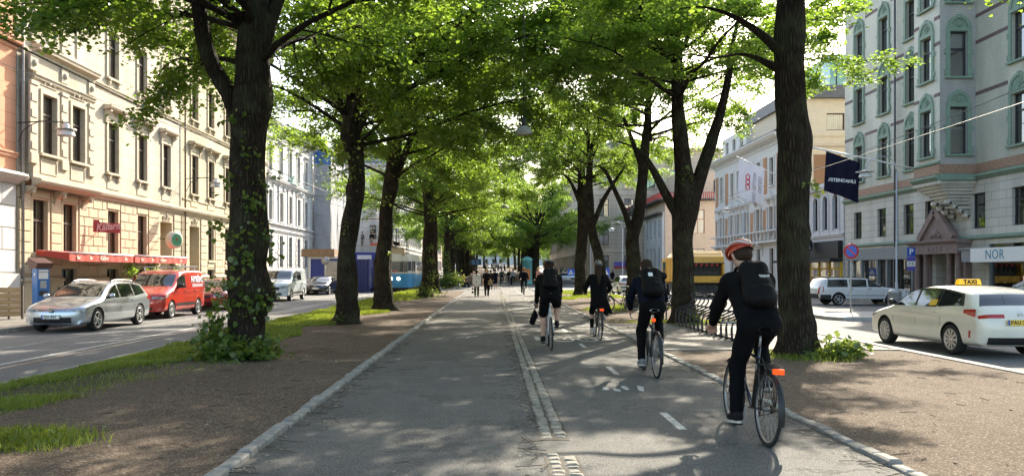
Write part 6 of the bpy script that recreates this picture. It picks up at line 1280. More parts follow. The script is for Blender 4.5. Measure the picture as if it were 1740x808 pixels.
    link('body', surface_net(body, min(res, .0085) if res < .012 else res, 'body', SKINM), t); link(look.get('topname', 'jacket'), surface_net(top, res, 'jacket', look['top'], wr=.007*s), t); link(look.get('legname', 'trousers'), surface_net(leg, res, 'trousers', look['leg'], wr=.006*s), t)
    for q in (0, 1): link('shoe', surface_net(shoe[q*3:q*3+3], res, 'shoe', look['shoe']), t)
    if look.get('sole'):
        b = MB()
        for sd, q in (('L', -1), ('R', 1)):
            an = ik(hip+side*q*.092*s-lean*.02*s, J['foot'+sd], .45*s, .43*s, J.get('knee'+sd, (q*.12, 1, .1)))[1]; td = Vector(J.get('toe'+sd, (q*.08, 1, -.1))).normalized(); n = Vector((0, 0, 1)); x = td.cross(n).normalized(); n2 = x.cross(td); c = an+td*.05*s-Vector((0, 0, .05*s))-n2*.034*s
            b.prism([(math.cos(a)*.047*s*(1+.15*math.sin(a)), math.sin(a)*.145*s) for a in np.linspace(0, 2*math.pi, 17)[:-1]], lambda u, v, d: tuple(c+x*u+td*v+n2*d), -.016, .008)
        b.build('soles', look['sole'], t)
    if look.get('hair'):
        h = []; A(h, head+hd*.045*s-f*.025*s, head-hd*.0*s-f*.035*s, .096, .09, .03)
        if look.get('hairtype') == 'long': A(h, head-f*.05*s, neck-f*.08*s-lean*.12*s, .085, .06); A(h, neck-f*.08*s-lean*.1*s, neck-f*.1*s-lean*.22*s, .06, .03)
        if look.get('hairtype') == 'tail': A(h, head-f*.095*s, head-f*.12*s-hd*.08*s, .035, .035); A(h, head-f*.12*s-hd*.08*s, neck-f*.11*s-lean*.12*s, .035, .02)
        link('hair', surface_net(h, res, 'hair', look['hair']), t)
    if look.get('helmet'):
        b = MB(); mats = look['helmet']; M = Matrix(((r.x, f.x, hd.x, head.x+hd.x*.025*s), (r.y, f.y, hd.y, head.y+hd.y*.025*s), (r.z, f.z, hd.z, head.z+hd.z*.025*s), (0, 0, 0, 1))); q = MB()
        rows = []; 
        for i in range(9):
            u = i/8*1.62; rows.append([(.118*s*math.sin(u)*math.cos(a)*.92, .148*s*math.sin(u)*math.sin(a)-.005*s, .118*s*math.cos(u)+.01*s) for a in np.linspace(0, 2*math.pi, 29)])
        q.grid(rows); 
        for k in range(7):   # raised ribs with vents between
            off = (k-3)/3.4; q.tube([(.12*s*math.sin(off*1.25)*math.sin(u)*1.0, .158*s*math.cos(u)*1.0, .128*s*math.sin(u)*math.cos(off*1.25)+.012*s) for u in np.linspace(.12, math.pi-.1, 12)], .013*s, 6, 1 if k % 2 else 0)
        b.merge(q, M); b.build('helmet', mats, t)
    t['_n'] = 0; del t['_n']; return t, dict(hip=hip, lean=lean, fwd=fwd, chest=chest, neck=neck, head=head, f=f, r=r, hd=hd)
def backpack(label, loc, rz, info, m, w=.15, h=.24, d=.085, logo=None, strap=None, res=.012, top_slump=0):
    t = thing('backpack', label, 'backpack', loc, rz); c = info['hip']+info['lean']*.33-info['fwd']*(.12+d); l = info['lean']; pr = []
    for sx in (-1, 1):
        for z0, z1 in ((-h, h),): pr.append((tuple(c+Vector((sx*w*.55, 0, 0))+l*z0*.85), tuple(c+Vector((sx*w*.45, 0, 0))+l*z1*.85), d*1.15, d*1.0, .05))
    pr.append((tuple(c-l*h*.9-info['fwd']*.03), tuple(c-l*h*.2-info['fwd']*.04), d*1.1, d*.9, .05)); pr.append((tuple(c+l*h*.8-Vector((w*.5, 0, 0))), tuple(c+l*h*.8+Vector((w*(.5+top_slump), 0, -.05*top_slump))), d*.9, d*.8, .05))
    for sx in (-1, 1): pr.append((tuple(c+Vector((sx*w*.95, 0, 0))-l*h*.75), tuple(c+Vector((sx*w*.95, 0, 0))-l*h*.25), .035, .03, .02))
    pr.append((tuple(c-info['fwd']*d*.95-Vector((w*.5, 0, 0))-l*h*.15), tuple(c-info['fwd']*d*.95+Vector((w*.5, 0, 0))-l*h*.15), .03, .03, .02)); pr.append((tuple(c-info['fwd']*d*.95-Vector((w*.5, 0, 0))-l*h*.6), tuple(c-info['fwd']*d*.95+Vector((w*.5, 0, 0))-l*h*.6), .045, .045, .03))
    link('bag', surface_net(pr, res, 'bag', m, wr=.005), t); b = MB()
    for sx in (-1, 1):
        p = [c+Vector((sx*w*.6, 0, 0))+l*h*.75+info['fwd']*d*.7, info['neck']-l*.0+Vector((sx*.11, 0, .06)), info['chest']+Vector((sx*.13, 0, 0))+info['fwd']*.15, info['chest']+Vector((sx*.17, 0, 0))-l*.15+info['fwd']*.05, c+Vector((sx*w*.7, 0, 0))-l*h*.6+info['fwd']*d*.6]; b.tube(cr([tuple(q) for q in p], 5), .018, 6)
    b.tube(cr([tuple(c+l*h*.95+Vector((-.04, 0, 0))), tuple(c+l*(h+.07)), tuple(c+l*h*.95+Vector((.04, 0, 0)))], 4), .009, 6); b.build('straps', strap or m, t)
    if logo: b = MB(); b.merge(text_mb(logo[0], logo[1], .002, bold=.001) if isinstance(logo[0], str) else logo[0], frame_mat(tuple(c+l*logo[2]+Vector((logo[3], 0, 0))-info['fwd']*(d*1.18+logo[4])), (1, 0, 0), tuple(l))); b.build('logo', WHITEP, t)
    return t
BIKES = {}
def bike(label, loc, rz, frame_m, style='city', rack=True, fender=True, light=True, drop=False, seat_z=.98, bar_z=1.05, saddle_m=None, steer=0, lean=0, cat='bicycle'):
    t = thing('bicycle', label, cat, loc, rz, 'bicycles on the cycle path'); r = .345; R0 = Vector((0, -.5, r)); F0 = Vector((0, .56, r)); BB = Vector((0, -.06, .29)); ST = Vector((0, -.21, seat_z-.14)); HT = Vector((0, .36, .86)); HB = Vector((0, .41, .68)); t.rotation_euler = (0, lean, rz)
    b = MB()
    for p, q, d in ((BB, ST, .016), (BB, HB, .019), (HT, HB, .02), (ST-Vector((0, .02, .12)), HT-Vector((0, 0, .02)), .016)): b.tube([p, q], d, 10)
    for s in (-1, 1): b.tube([R0+Vector((s*.065, 0, 0)), BB+Vector((s*.03, 0, 0))], .009, 8); b.tube([R0+Vector((s*.065, 0, 0)), ST+Vector((s*.02, -.01, -.1))], .008, 8); b.tube([HB+Vector((s*.045, .01, -.02)), HB+Vector((s*.055, .05, -.15)), F0+Vector((s*.055, 0, 0))], [.013, .012, .008], 8)
    b.tube([ST, (0, -.23, seat_z-.03)], .013, 8, 1); b.tube([HT, (0, .33, bar_z-.03)], .014, 8, 1); b.build('frame', [frame_m, STEEL], t)
    key = 'w'
    if key not in BIKES:
        w = MB(); w.tube([(0, r*.975*math.cos(a), r*.975*math.sin(a)) for a in np.linspace(0, 2*math.pi, 49)[:-1]], .018, 8, closed=True)
        m = MB(); m.tube([(0, (r-.035)*math.cos(a), (r-.035)*math.sin(a)) for a in np.linspace(0, 2*math.pi, 41)[:-1]], .011, 6, closed=True); m.tube([(-.05, 0, 0), (.05, 0, 0)], .02, 8)
        for k in range(28): a = 2*math.pi*k/28; s = 1 if k % 2 else -1; m.tube([(s*.035, .025*math.cos(a+.7*s), .025*math.sin(a+.7*s)), (0, (r-.04)*math.cos(a), (r-.04)*math.sin(a))], .0022, 3, cap=False)
        BIKES[key] = (w.mesh('wheel', RUBBER), m.mesh('rim', mat('bike_rim', (.33, .32, .31), .35, .8)))
    for c in (R0, F0): o = link('wheel', BIKES[key][0], t, c); link('rim', BIKES[key][1], o)
    b = MB(); b.lathe([(.085, -.003), (.098, 0), (.085, .003)], 28, tuple(BB+Vector((.05, 0, 0))), 'X'); [b.tube([BB+Vector((.05, .02*math.cos(a), .02*math.sin(a))), BB+Vector((.05, .09*math.cos(a), .09*math.sin(a)))], .006, 5) for a in np.linspace(0, 5.03, 5)]
    for zz in (.06, -.06): b.tube([R0+Vector((.05, 0, zz*.6)), BB+Vector((.05, 0, zz*1.4))], .005, 4)
    b.lathe([(0, -.02), (.04, -.02), (.034, 0), (.026, .02)], 16, tuple(R0+Vector((.05, 0, 0))), 'X'); b.build('drivetrain', mat('oily_chain', (.08, .06, .04), .5, .7, noise=.3, nscale=30), t)
    for s, a in ((-1, -1.45), (1, 1.69)):
        e = BB+Vector((s*.085, .17*math.cos(a), .17*math.sin(a))); b = MB(); b.bar(BB+Vector((s*.07, 0, 0)), e, .022, .012); b.cbox(tuple(e+Vector((s*.055, 0, 0))), (.095, .07, .022), 0, 1); b.build('pedal', [STEEL, BLACK], t)
    b = MB(); prof = [(0, .14, .022), (0, .05, .03), (0, -.04, .055), (0, -.11, .08), (0, -.145, .06)]; rows = []
    for (x, y, w) in prof: rows.append([(w*math.cos(a), y, seat_z+.012+.02*(y < -.08)+.028*math.sin(a)*(1 if math.sin(a) > 0 else .6)) for a in np.linspace(0, 2*math.pi, 13)])
    b.grid([[(x, y-.22, z) for x, y, z in rw] for rw in rows]); b.build('saddle', saddle_m or BLACK, t)
    b = MB(); hz = bar_z
    if drop:
        b.tube([(-.21, .44, hz), (0, .42, hz), (.21, .44, hz)], .013, 8); b.tube([(0, .33, hz-.03), (0, .42, hz)], .014, 8)
        for s in (-1, 1): b.tube(cr([(s*.21, .44, hz), (s*.215, .53, hz-.005), (s*.22, .56, hz-.07), (s*.22, .5, hz-.13), (s*.22, .42, hz-.14)], 4), .014, 8, 1); b.tube(cr([(s*.215, .54, hz+.03), (s*.215, .57, hz-.02), (s*.21, .58, hz-.09)], 4), .011, 6, 1)
    else:
        b.tube(cr([(-.30, .22, hz+.02), (-.22, .30, hz+.03), (-.08, .36, hz), (.08, .36, hz), (.22, .30, hz+.03), (.30, .22, hz+.02)], 4), .012, 8)
        for s in (-1, 1): b.tube([(s*.30, .22, hz+.02), (s*.25, .27, hz+.027)], .018, 8, 1); b.tube([(s*.26, .30, hz+.01), (s*.33, .27, hz-.0)], .007, 5, 1)
    b.build('handlebar', [STEEL, BLACK], t)
    if fender:
        for c, a0, a1 in ((R0, .25, 3.4), (F0, .9, 2.9)): b = MB(); b.grid([[(x, c.y+(r+.03+.012*(1-abs(x)/.028))*math.cos(a), c.z+(r+.03+.012*(1-abs(x)/.028))*math.sin(a)) for x in (-.028, -.016, 0, .016, .028)] for a in np.linspace(a0, a1, 20)]); [b.tube([(s*.06, c.y, c.z), (s*.028, c.y+(r+.025)*math.cos(a1-.4), c.z+(r+.025)*math.sin(a1-.4))], .003, 4) for s in (-1, 1)]; b.build('mudguard', BLACK, t)
    if rack:
        b = MB(); z = .76
        for x in (-.06, 0, .06): b.tube([(x, -.24, z), (x, -.72, z)], .006, 6)
        for y in (-.24, -.45, -.72): b.tube([(-.06, y, z), (.06, y, z)], .006, 6)
        for s in (-1, 1): b.tube([(s*.06, -.60, z), (s*.068, -.5, r)], .006, 6); b.tube([(s*.06, -.4, z), (s*.068, -.5, r)], .006, 6)
        b.build('rack', BLACK, t)
    if light:
        y, z = (-.74, .73) if rack else (-.27, seat_z-.12); b = MB(); (b.box(-.046, y-.03, z-.024, .046, y+.02, z+.024) if rack else b.lathe([(0, 0), (.03, .004), (.034, .02), (.03, .05), (0, .05)], 10, (0, y-.03, z), 'Y')); o = b.build('tail_lamp', mat('bike_red_lamp', (.8, .06, .01), .25, emit=(1, .10, .01), estr=.25), t); 
        if rack: o.location = (0, 0, .0)
    return t
def rider_J(seat_z, size, lean_deg, hand, feet, hx=.0, headdir=(0, .3, 1), face=(0, 1, 0), dl=0):
    a = R(lean_deg); J = dict(hip=(hx, -.20, seat_z+.095), spine=(dl, math.sin(a), math.cos(a)), headdir=headdir, face=face, handL=hand[0], handR=hand[1], footL=feet[0], footR=feet[1], kneeL=(-.12, 1, .35), kneeR=(.12, 1, .35), toeL=(-.08, 1, -.12), toeR=(.08, 1, -.3), grip=(0, .2, -1), elbow=dict(L=(-.55, -.35, -.6), R=(.55, -.35, -.6)))
    return J
PEDL = (-.145, -.04, .24); PEDR = (.145, -.08, .56)
HELM1 = [mat('helmet_red', (.45, .05, .02), .3, coat=.6), mat('helmet_white', (.6, .58, .56), .35)]; HELMB = [mat('helmet_black', (.015, .015, .016), .35, coat=.4), mat('helmet_grey', (.3, .3, .3), .4)]
RG = 'cyclists on the right half of the path'
# nearest cyclist
L1 = (2.58, 8.0, 0); bike('black bicycle with rack and orange tail lamp under the nearest cyclist', L1, 0, BLK, rack=True, drop=True, seat_z=1.05, bar_z=1.10, lean=R(2))
J = rider_J(1.05, 1.06, 34, ((-.24, .46, 1.10), (.24, .46, 1.10)), (PEDL, PEDR), hx=.03, headdir=(-.14, .5, 1), face=(-.3, 1, 0), dl=-.04)
t, inf = human('person', 'nearest cyclist in black jacket with red and white helmet', L1, 0, J, dict(top=BLACKC, leg=INKC, shoe=BLSH, sole=LIGHTSH, helmet=HELM1, hair=BROWNH, topbase=-.03, hemr=.114), .011, 1.07, RG)
backpack('black backpack with small white print on the nearest cyclist', L1, 0, inf, cloth('black_nylon', (.0055, .0055, .006), .6), .13, .205, .075, ('TIGHT', .036, .02, .05, .012))
# cyclist with the white strapped backpack
L2 = (2.52, 12.75, 0); bike('black drop bar bicycle with small red lamp under the backpack cyclist in blue', L2, 0, DSTEEL, rack=False, fender=True, drop=True, seat_z=1.0, bar_z=1.02, saddle_m=mat('pale_saddle', (.45, .52, .52), .5))
J = rider_J(1.0, 1.04, 38, ((-.24, .44, 1.04), (.23, .45, 1.04)), (PEDL, PEDR), headdir=(0, .7, 1), dl=-.02)
t, inf = human('person', 'cyclist in navy jacket with short dark hair and grey shoes', L2, 0, J, dict(top=NAVY, leg=BLACKC, shoe=GREYSH, sole=LIGHTSH, hair=BROWNH), .012, 1.04, RG)
sq = MB(); sq.box(-.035, -.035, -.002, .035, .035, .002)
backpack('black roll top backpack with pale strap and white square badge', L2, 0, inf, cloth('black_nylon', (.0055, .0055, .006)), .14, .21, .085, (sq, 0, .06, -.03, .012), cloth('pale_strap', (.36, .37, .33)), top_slump=.9)
# woman in the long coat
L3 = (2.57, 19.55, 0); bike('dark bicycle with red lamp under the woman in the long coat', L3, 0, DSTEEL, rack=True, fender=True, drop=False, seat_z=.95, bar_z=1.1)
J = rider_J(.95, .98, 10, ((-.28, .22, 1.13), (.28, .22, 1.13)), (PEDL, PEDR), headdir=(.02, .12, 1))
h = Vector(J['hip'])
ex = [((.05, -.26, .98), (.16, -.42, .62), .10, .05), ((.12, -.3, .95), (.26, -.45, .66), .08, .035), ((-.08, -.24, 1.0), (-.1, -.34, .78), .10, .06), ((0, -.26, 1.0), (.04, -.42, .68), .1, .05)]
t, inf = human('person', 'woman cyclist in long black coat with flying tail and dark helmet', L3, 0, J, dict(top=BLACKC, topname='coat', leg=BLACKC, legname='leggings', legs='tight', shoe=LIGHTSH, helmet=HELMB, hair=BROWNH, hairtype='long', extra_top=ex, topbase=-.05), .013, .98, RG)
# cyclist in shorts
L4 = (1.21, 17.0, 0); bike('white road bicycle under the cyclist in shorts', L4, 0, mat('white_frame', (.6, .6, .6), .3, coat=.5), rack=False, fender=False, light=False, drop=True, seat_z=1.03, bar_z=1.0, lean=R(-1))
J = rider_J(1.03, 1.08, 42, ((-.26, .46, .93), (.24, .46, .93)), (PEDL, PEDR), headdir=(0, .75, 1))
t, inf = human('person', 'cyclist in black shorts with bare legs and dark helmet', L4, 0, J, dict(top=BLACKC, leg=BLACKC, legname='shorts', legs='short', shoe=BLSH, helmet=HELMB, hair=BROWNH, topbase=-.04), .012, 1.08, RG)
backpack('plain black backpack on the cyclist in shorts', L4, 0, inf, cloth('black_nylon', (.0055, .0055, .006)), .14, .22, .07)
b = MB(); b.tube(cr([(-.16, -.24, 0), (0, -.30, 0), (.16, -.24, 0)], 4), .016, 6); o = b.build('belt', GREYC, None, (L4[0], L4[1]+.03, 1.20)); o.parent = t; o.location = (0, .0, 1.18)
sb = thing('shoe_bag', 'black bag hanging from the left hand of the cyclist in shorts', 'bag', (L4[0]-.30, L4[1]+.42, .8)); link('bag', surface_net([((0, 0, -.12), (-.05, -.02, -.26), .06, .07, .04), ((0, 0, -.02), (0, 0, -.12), .03, .06, .04)], .012, 'bag', BLACKC), sb); b = MB(); b.tube([(.03, 0, .12), (0, 0, 0)], .01, 5); b.build('cord', BLACK, sb)
# walkers and far cyclists
def walk_J(s, ph=1.0, bag=0):
    z = .93*s; st = .27*s*ph
    return dict(hip=(0, 0, z), spine=(0, .05, 1), headdir=(0, .1, 1), handL=(-.25*s, .12*ph, .80*s), handR=(.25*s, -.10*ph, .80*s), footL=(-.09, -st, .085*s+.05*abs(ph)), footR=(.09, st, .085*s), kneeL=(-.05, 1, 0), kneeR=(.05, 1, 0), toeL=(-.06, 1, -.35), toeR=(.08, 1, .1), elbow=dict(L=(-.3, -1, 0), R=(.3, -1, 0)))
WG = 'people walking away along the path'
human('person', 'woman in white shirt with dark ponytail walking on the left lane', (-1.07, 51.4, 0), 0, walk_J(.97, .8), dict(top=WHITEC2, topname='shirt', leg=OLIVE, shoe=LIGHTSH, hair=BROWNH, hairtype='tail', topbase=-.16, hemr=.13, hem=.07), .016, .97, WG)
tb = thing('tote_bag', 'black tote bag carried by the woman in white', 'bag', (-1.33, 51.5, .5)); link('bag', surface_net([((0, -.1, 0), (0, .1, 0), .06, .06, .05), ((0, -.1, -.22), (0, .1, -.22), .07, .07, .05)], .014, 'bag', BLACKC), tb); b = MB(); b.tube(cr([(0, -.08, .02), (0, 0, .26), (0, .08, .02)], 4), .008, 5); b.build('handles', BLACK, tb)
human('person', 'man in black t-shirt with a strap across his back', (-.42, 52.0, 0), 0, walk_J(1.02, -.7), dict(top=BLACKC, topname='t_shirt', sleeve='short', leg=BLACKC, shoe=BLSH, hair=BLONDE, topbase=-.06), .016, 1.02, WG)
sg = thing('shoulder_bag', 'tan shoulder bag on the man in the black t-shirt', 'bag', (-.20, 51.78, .98)); link('bag', surface_net([((-.07, 0, 0), (.07, 0, 0), .07, .07, .04), ((-.08, 0, -.16), (.08, 0, -.16), .08, .08, .04)], .014, 'bag', cloth('tan_canvas', (.30, .22, .12))), sg); b = MB(); b.tube([(.05, .05, .05), (-.1, .1, .3), (-.32, .2, .52)], .012, 5); b.build('strap', OLIVE, sg)
human('person', 'walker in navy t-shirt and shorts farther down the left lane', (.19, 72, 0), 0, walk_J(1.02, .9), dict(top=NAVY, topname='t_shirt', sleeve='short', leg=NAVY, legname='shorts', legs='short', shoe=BLSH, hair=BROWNH), .022, 1.02, WG)
human('person', 'walker in dark top behind the man with the strap', (-.22, 71, 0), 0, walk_J(.98, -.8), dict(top=BLACKC, leg=DENIM, shoe=BLSH, hair=BROWNH), .022, .98, WG)
human('person', 'walker in red top half hidden behind the man with the strap', (-.48, 70, 0), 0, walk_J(.95, .6), dict(top=REDC, topname='t_shirt', leg=DENIM, shoe=LIGHTSH, hair=BROWNH), .022, .95, WG)
def far_rider(label, blabel, x, y, top, leg, hair, rzs=0, res=.02, helm=None, size=1.0):
    bike(blabel, (x, y, gz(y)), rzs, DSTEEL, rack=False, fender=False, light=False, seat_z=.95, bar_z=1.05)
    J = rider_J(.95, size, 12, ((-.28, .22, 1.08), (.28, .22, 1.08)), (PEDL, PEDR), headdir=(0, .15, 1)); return human('person', label, (x, y, gz(y)), rzs, J, dict(top=top, leg=leg, shoe=BLSH, hair=hair, helmet=helm), res, size, RG)
far_rider('cyclist with ginger hair in a navy jacket riding ahead in the right lane', 'bicycle under the ginger haired cyclist', 2.13, 55.2, NAVY, DENIM, GINGER)
t, inf = far_rider('fair haired cyclist in dark top beside the cyclist in shorts', 'bicycle under the fair haired cyclist', 3.02, 53.5, BLACKC, BLACKC, BLONDE)
backpack('pink backpack on the fair haired cyclist', (3.02, 53.5, 0), 0, inf, PINKC, .13, .2, .08, res=.018)
far_rider('cyclist in grey riding toward the crossing beside the navy one', 'bicycle under the cyclist in grey', 2.05, 82, GREYC, BLACKC, BROWNH, 0, .03)
far_rider('cyclist in dark green riding left of the cobble strip far ahead', 'bicycle under the cyclist in dark green', 1.0, 92, cloth('dark_green_cloth', (.03, .045, .03)), BLACKC, BROWNH, 0, .03)
far_rider('oncoming cyclist just left of the cyclist in grey', 'bicycle under the oncoming cyclist', 1.75, 84, BLACKC, DENIM, BROWNH, math.pi, .03)
# seated pair on a bench
t = thing('park_bench', 'wooden bench with two people at the left edge of the path', 'bench', (-2.95, 80.3, 0), R(-90)); b = MB(); [b.box(-.9, -.2+.11*k, .43, .9, -.11+.11*k, .46) for k in range(4)]; b.build('seat', DOORW, t); b = MB(); [b.box(-.9, -.26, .55+.12*k, .9, -.23, .64+.12*k) for k in range(3)]; b.build('backrest', DOORW, t)
for x in (-.75, .75): b = MB(); b.box(x-.03, -.25, 0, x+.03, .22, .43); b.build('leg', DSTEEL, t)
for k, (yy, tp, lb) in enumerate(((79.9, REDC, 'seated person in orange red top on the bench'), (80.7, BLACKC, 'seated person in black on the bench, legs stretched out'))):
    human('person', lb, (-2.95, yy, 0), R(-90), dict(hip=(0, -.05, .55), spine=(0, -.05, 1), headdir=(0, .1, 1), handL=(-.18, .25, .6), handR=(.18, .25, .6), footL=(-.12, .5+.2*k, .09), footR=(.12, .45+.2*k, .09), kneeL=(0, .3, 1), kneeR=(0, .3, 1)), dict(top=tp, leg=DENIM, shoe=BLSH, hair=BROWNH), .026, 1.0, 'people on the bench')
# people farther off; copies share their meshes
def proto(label, loc, top, leg, hair, s=1.0, ph=.8): return human('person', label, loc, 0, walk_J(s, ph), dict(top=top, leg=leg, shoe=BLSH, hair=hair), .03, s)[0]
p1 = proto('person in light blue shirt crossing behind the backpack cyclist', (13.9, 75.5, ROAD), BLUECL, DENIM, BROWNH); p1.rotation_euler.z = R(80)
protos = [proto('person in black at the far right pavement, nearest of the crowd', (15.3, 102, 0), BLACKC, DENIM, BROWNH), proto('person in grey in the far crowd by the tan wing', (12.5, 122, gz(122)), GREYC, BLACKC, BROWNH, .97, -.7), proto('person in white in the far crowd by the tan wing', (12.3, 126, gz(126)), WHITEC2, DENIM, BLONDE, 1.0, .5)]
rg = random.Random(8); CG = 'far crowd along the right pavement'; FG = 'far crowd at the top of the path'
for k in range(14):
    y = rg.uniform(118, 165); x = rg.uniform(10.2, 13.0); dup(rg.choice(protos), 'person in the far crowd on the pavement by the tan wing', (x, y, gz(y)), rg.uniform(0, 6.2))['group'] = CG
for k in range(26):
    y = rg.uniform(175, 250); x = rg.uniform(-2.0, 3.0); dup(rg.choice(protos), 'person in the far crowd where the path rises', (x, y, gz(y)), rg.uniform(0, 6.2))['group'] = FG
for o in protos[1:]: o['group'] = CG; o['label'] = 'person in the far crowd on the pavement by the tan wing'
# ------------------------------------------------------------------ street furniture, signs, flags
# parking meter
BLUEM = mat('meter_blue', (.03, .16, .48), .4, noise=.08, coat=.3)
t = thing('parking_meter', 'tall blue parking meter with slanted dark roof on the left pavement', 'parking meter', (-17.2, 30.2, 0), R(55))
b = MB(); b.prism([(-.22, 0), (.22, 0), (.22, 1.75), (-.22, 1.75)], lambda u, v, d: (u, d, v), -.2, .2); b.build('cabinet', BLUEM, t)
b = MB(); b.prism([(-.38, 1.95), (.34, 2.16), (.36, 2.1), (.25, 1.752), (-.25, 1.752), (-.36, 1.89)], lambda u, v, d: (d, u, v), -.3, .3); b.build('roof', mat('meter_roof', (.10, .05, .045), .5, .3, noise=.2), t)
b = MB(); b.box(-.17, -.215, 1.35, .17, -.203, 1.6, 1); b.box(-.12, -.24, 1.0, .1, -.203, 1.28, 0); b.box(-.15, -.23, .72, .15, -.203, .9, 2); b.box(-.17, -.235, 1.62, .17, -.203, 1.7, 1); b.build('panel', [STEEL, WHITEP, DSTEEL], t)
b = MB(); b.merge(text_mb('P', .2, .003, bold=.006), frame_mat((-.223, 0, 1.5), (0, -1, 0), (0, 0, 1))); b.build('lettering', WHITEP, t)
# pallet crate and restaurant benches on the pavement
PINE = mat('pale_pine', (.45, .30, .16), .8, noise=.25, nscale=5, stretch=(.3, 1, 4))
t = thing('plank_screen', 'pale plank screen with dark posts at the left kerb', 'screen', (-16.9, 27.3, 0), R(8)); b = MB(); [b.box(-.6, -.03, .1+.2*k, .65, .0, .28+.2*k) for k in range(5)]; b.build('planks', PINE, t)
b = MB(); b.box(-.66, -.05, 0, -.6, .4, 1.15); b.box(.65, -.05, 0, .71, .05, 1.15); [b.box(x, .002, 0, x+.06, .06, 1.1) for x in (-.3, .2)]; b.build('post', mat('dark_wood', (.06, .045, .035), .7, noise=.3), t)
def pic_bench(label, x, y):
    t = thing('terrace_bench', label, 'bench', (x, y, 0), R(90), 'wooden benches under the awning'); b = MB(); [b.box(-.8, -.25+.12*k, .44, .8, -.15+.12*k, .47) for k in range(4)]; b.build('seat', mat('bench_wood', (.22, .10, .05), .6, noise=.3, stretch=(.3, 2, 2)), t)
    b = MB(); [b.box(-.8, .22, .55+.13*k, .8, .25, .64+.13*k) for k in range(3)]; b.build('backrest', MATS['bench_wood'], t)
    for s in (-.7, .7): b = MB(); b.box(s-.03, -.25, 0, s+.03, .25, .43); b.box(s-.03, .251, 0, s+.03, .29, 1.0); b.build('leg', DSTEEL, t)
pic_bench('brown wooden bench against the yellow wall behind the silver car', -17.5, 33.2); pic_bench('brown wooden bench nearest the red van, against the yellow wall', -17.5, 36.2)
# red awnings
AWN = mat('red_awning', (.44, .055, .04), .8, noise=.08, nscale=3); WL = mat('cream_lettering', (.72, .62, .52), .7)
def awning(label, y0, y1):
    t = thing('awning', label, 'awning', (-18.42, y0, 0), R(90), 'red awnings over the restaurant terrace'); L = y1-y0; b = MB(); n = 14
    b.grid([[(L*i/n, .0-1.35*k/6, 2.5-.11*k/6-.04*math.sin(math.pi*k/6)) for i in range(n+1)] for k in range(7)])
    for s in (0, L): b.add([(s, 0, 2.49), (s, -1.35, 2.39), (s, -1.35, 2.1), (s, 0, 2.3)], [(0, 1, 2, 3)])
    b.build('canopy', AWN, t); b = MB(); b.grid([[(L*i/60, -1.352-.012*math.sin(i*.9), z) for i in range(61)] for z in (2.37, 2.05)]); v = b.build('valance', AWN, t)
    b = MB(); b.tube([(0, -1.35, 2.385), (L, -1.35, 2.385)], .035, 8); [b.tube([(x, -.02, 2.5), (x, -1.3, 2.36)], .018, 6) for x in (.6, L-.6)]; b.build('front_bar', WHITEP, t)
    b = MB(); T = text_mb('Källarn', .26, .003, shear=.25, bold=.004); k = T
    for x in (L*.5,): b.merge(T, frame_mat((x, -1.372, 2.2), (1, 0, 0), (0, 0, 1)))
    T2 = text_mb('Bar', .2, .003, shear=.25, bold=.004); [b.merge(T2, frame_mat((x, -1.372, 2.2), (1, 0, 0), (0, 0, 1))) for x in (L*.12, L*.3, L*.86)]; b.build('lettering', WL, v)
awning('left red awning with cream lettering over the restaurant terrace', 32.0, 37.7); awning('right red awning with cream lettering, ending beside the yellow doorway', 37.85, 44.3)
# neon sign, beer lamp
t = thing('neon_sign', 'red and pink script sign on the yellow wall above the awning', 'sign', (-17.9, 36.9, 3.65), R(62)); t.scale = (.78,)*3; b = MB(); b.box(-.9, .03, -.28, .85, .09, .3); b.prism([(-.9, .3), (-.5, .3), (-.55, .45), (-.85, .45)], lambda u, v, d: (u, d, v), .03, .09); b.build('backing', mat('sign_red', (.38, .05, .05), .6, noise=.2), t)
b = MB(); b.merge(text_mb('Källarn', .56, .02, shear=.3, bold=.012), frame_mat((0, 0, .05), (1, 0, .12), (-.12, 0, 1))); b.build('lettering', mat('pink_neon_tube', (.75, .42, .40), .35), t); b = MB(); b.bar((0, .1, 0), (0, .65, -.1), .05); b.bar((0, .06, -.75), (0, .06, -.28), .04); b.build('bracket', DSTEEL, t)
t = thing('round_wall_sign', 'round green and white lamp sign beside the doorway', 'sign', (-17.5, 43.6, 3.35), R(62)); b = MB(); b.lathe([(0, -.2), (.42, -.2), (.46, -.15), (.46, .15), (.42, .2), (0, .2)], 32, (0, 0, 0), 'Y'); b.build('drum', mat('cream_lamp', (.65, .62, .5), .4), t); b = MB(); [b.lathe([(0, s*.206), (.34, s*.206)], 32, (0, 0, 0), 'Y', 0) for s in (-1, 1)]; b.build('sign_face', mat('sign_green', (.10, .35, .18), .4, noise=.4, nscale=5), t); b = MB(); b.prism([(.12*math.sin(k*math.pi/5)*(1 if k % 2 == 0 else .42), .05+.12*math.cos(k*math.pi/5)*(1 if k % 2 == 0 else .42)) for k in range(10)], lambda u, v, d: (u, d, v), -.216, -.207); b.build('emblem', mat('rust_star', (.4, .12, .05), .5), t); b = MB(); b.bar((-.05, .1, .0), (-.3, .95, .1), .04); b.build('bracket', DSTEEL, t)
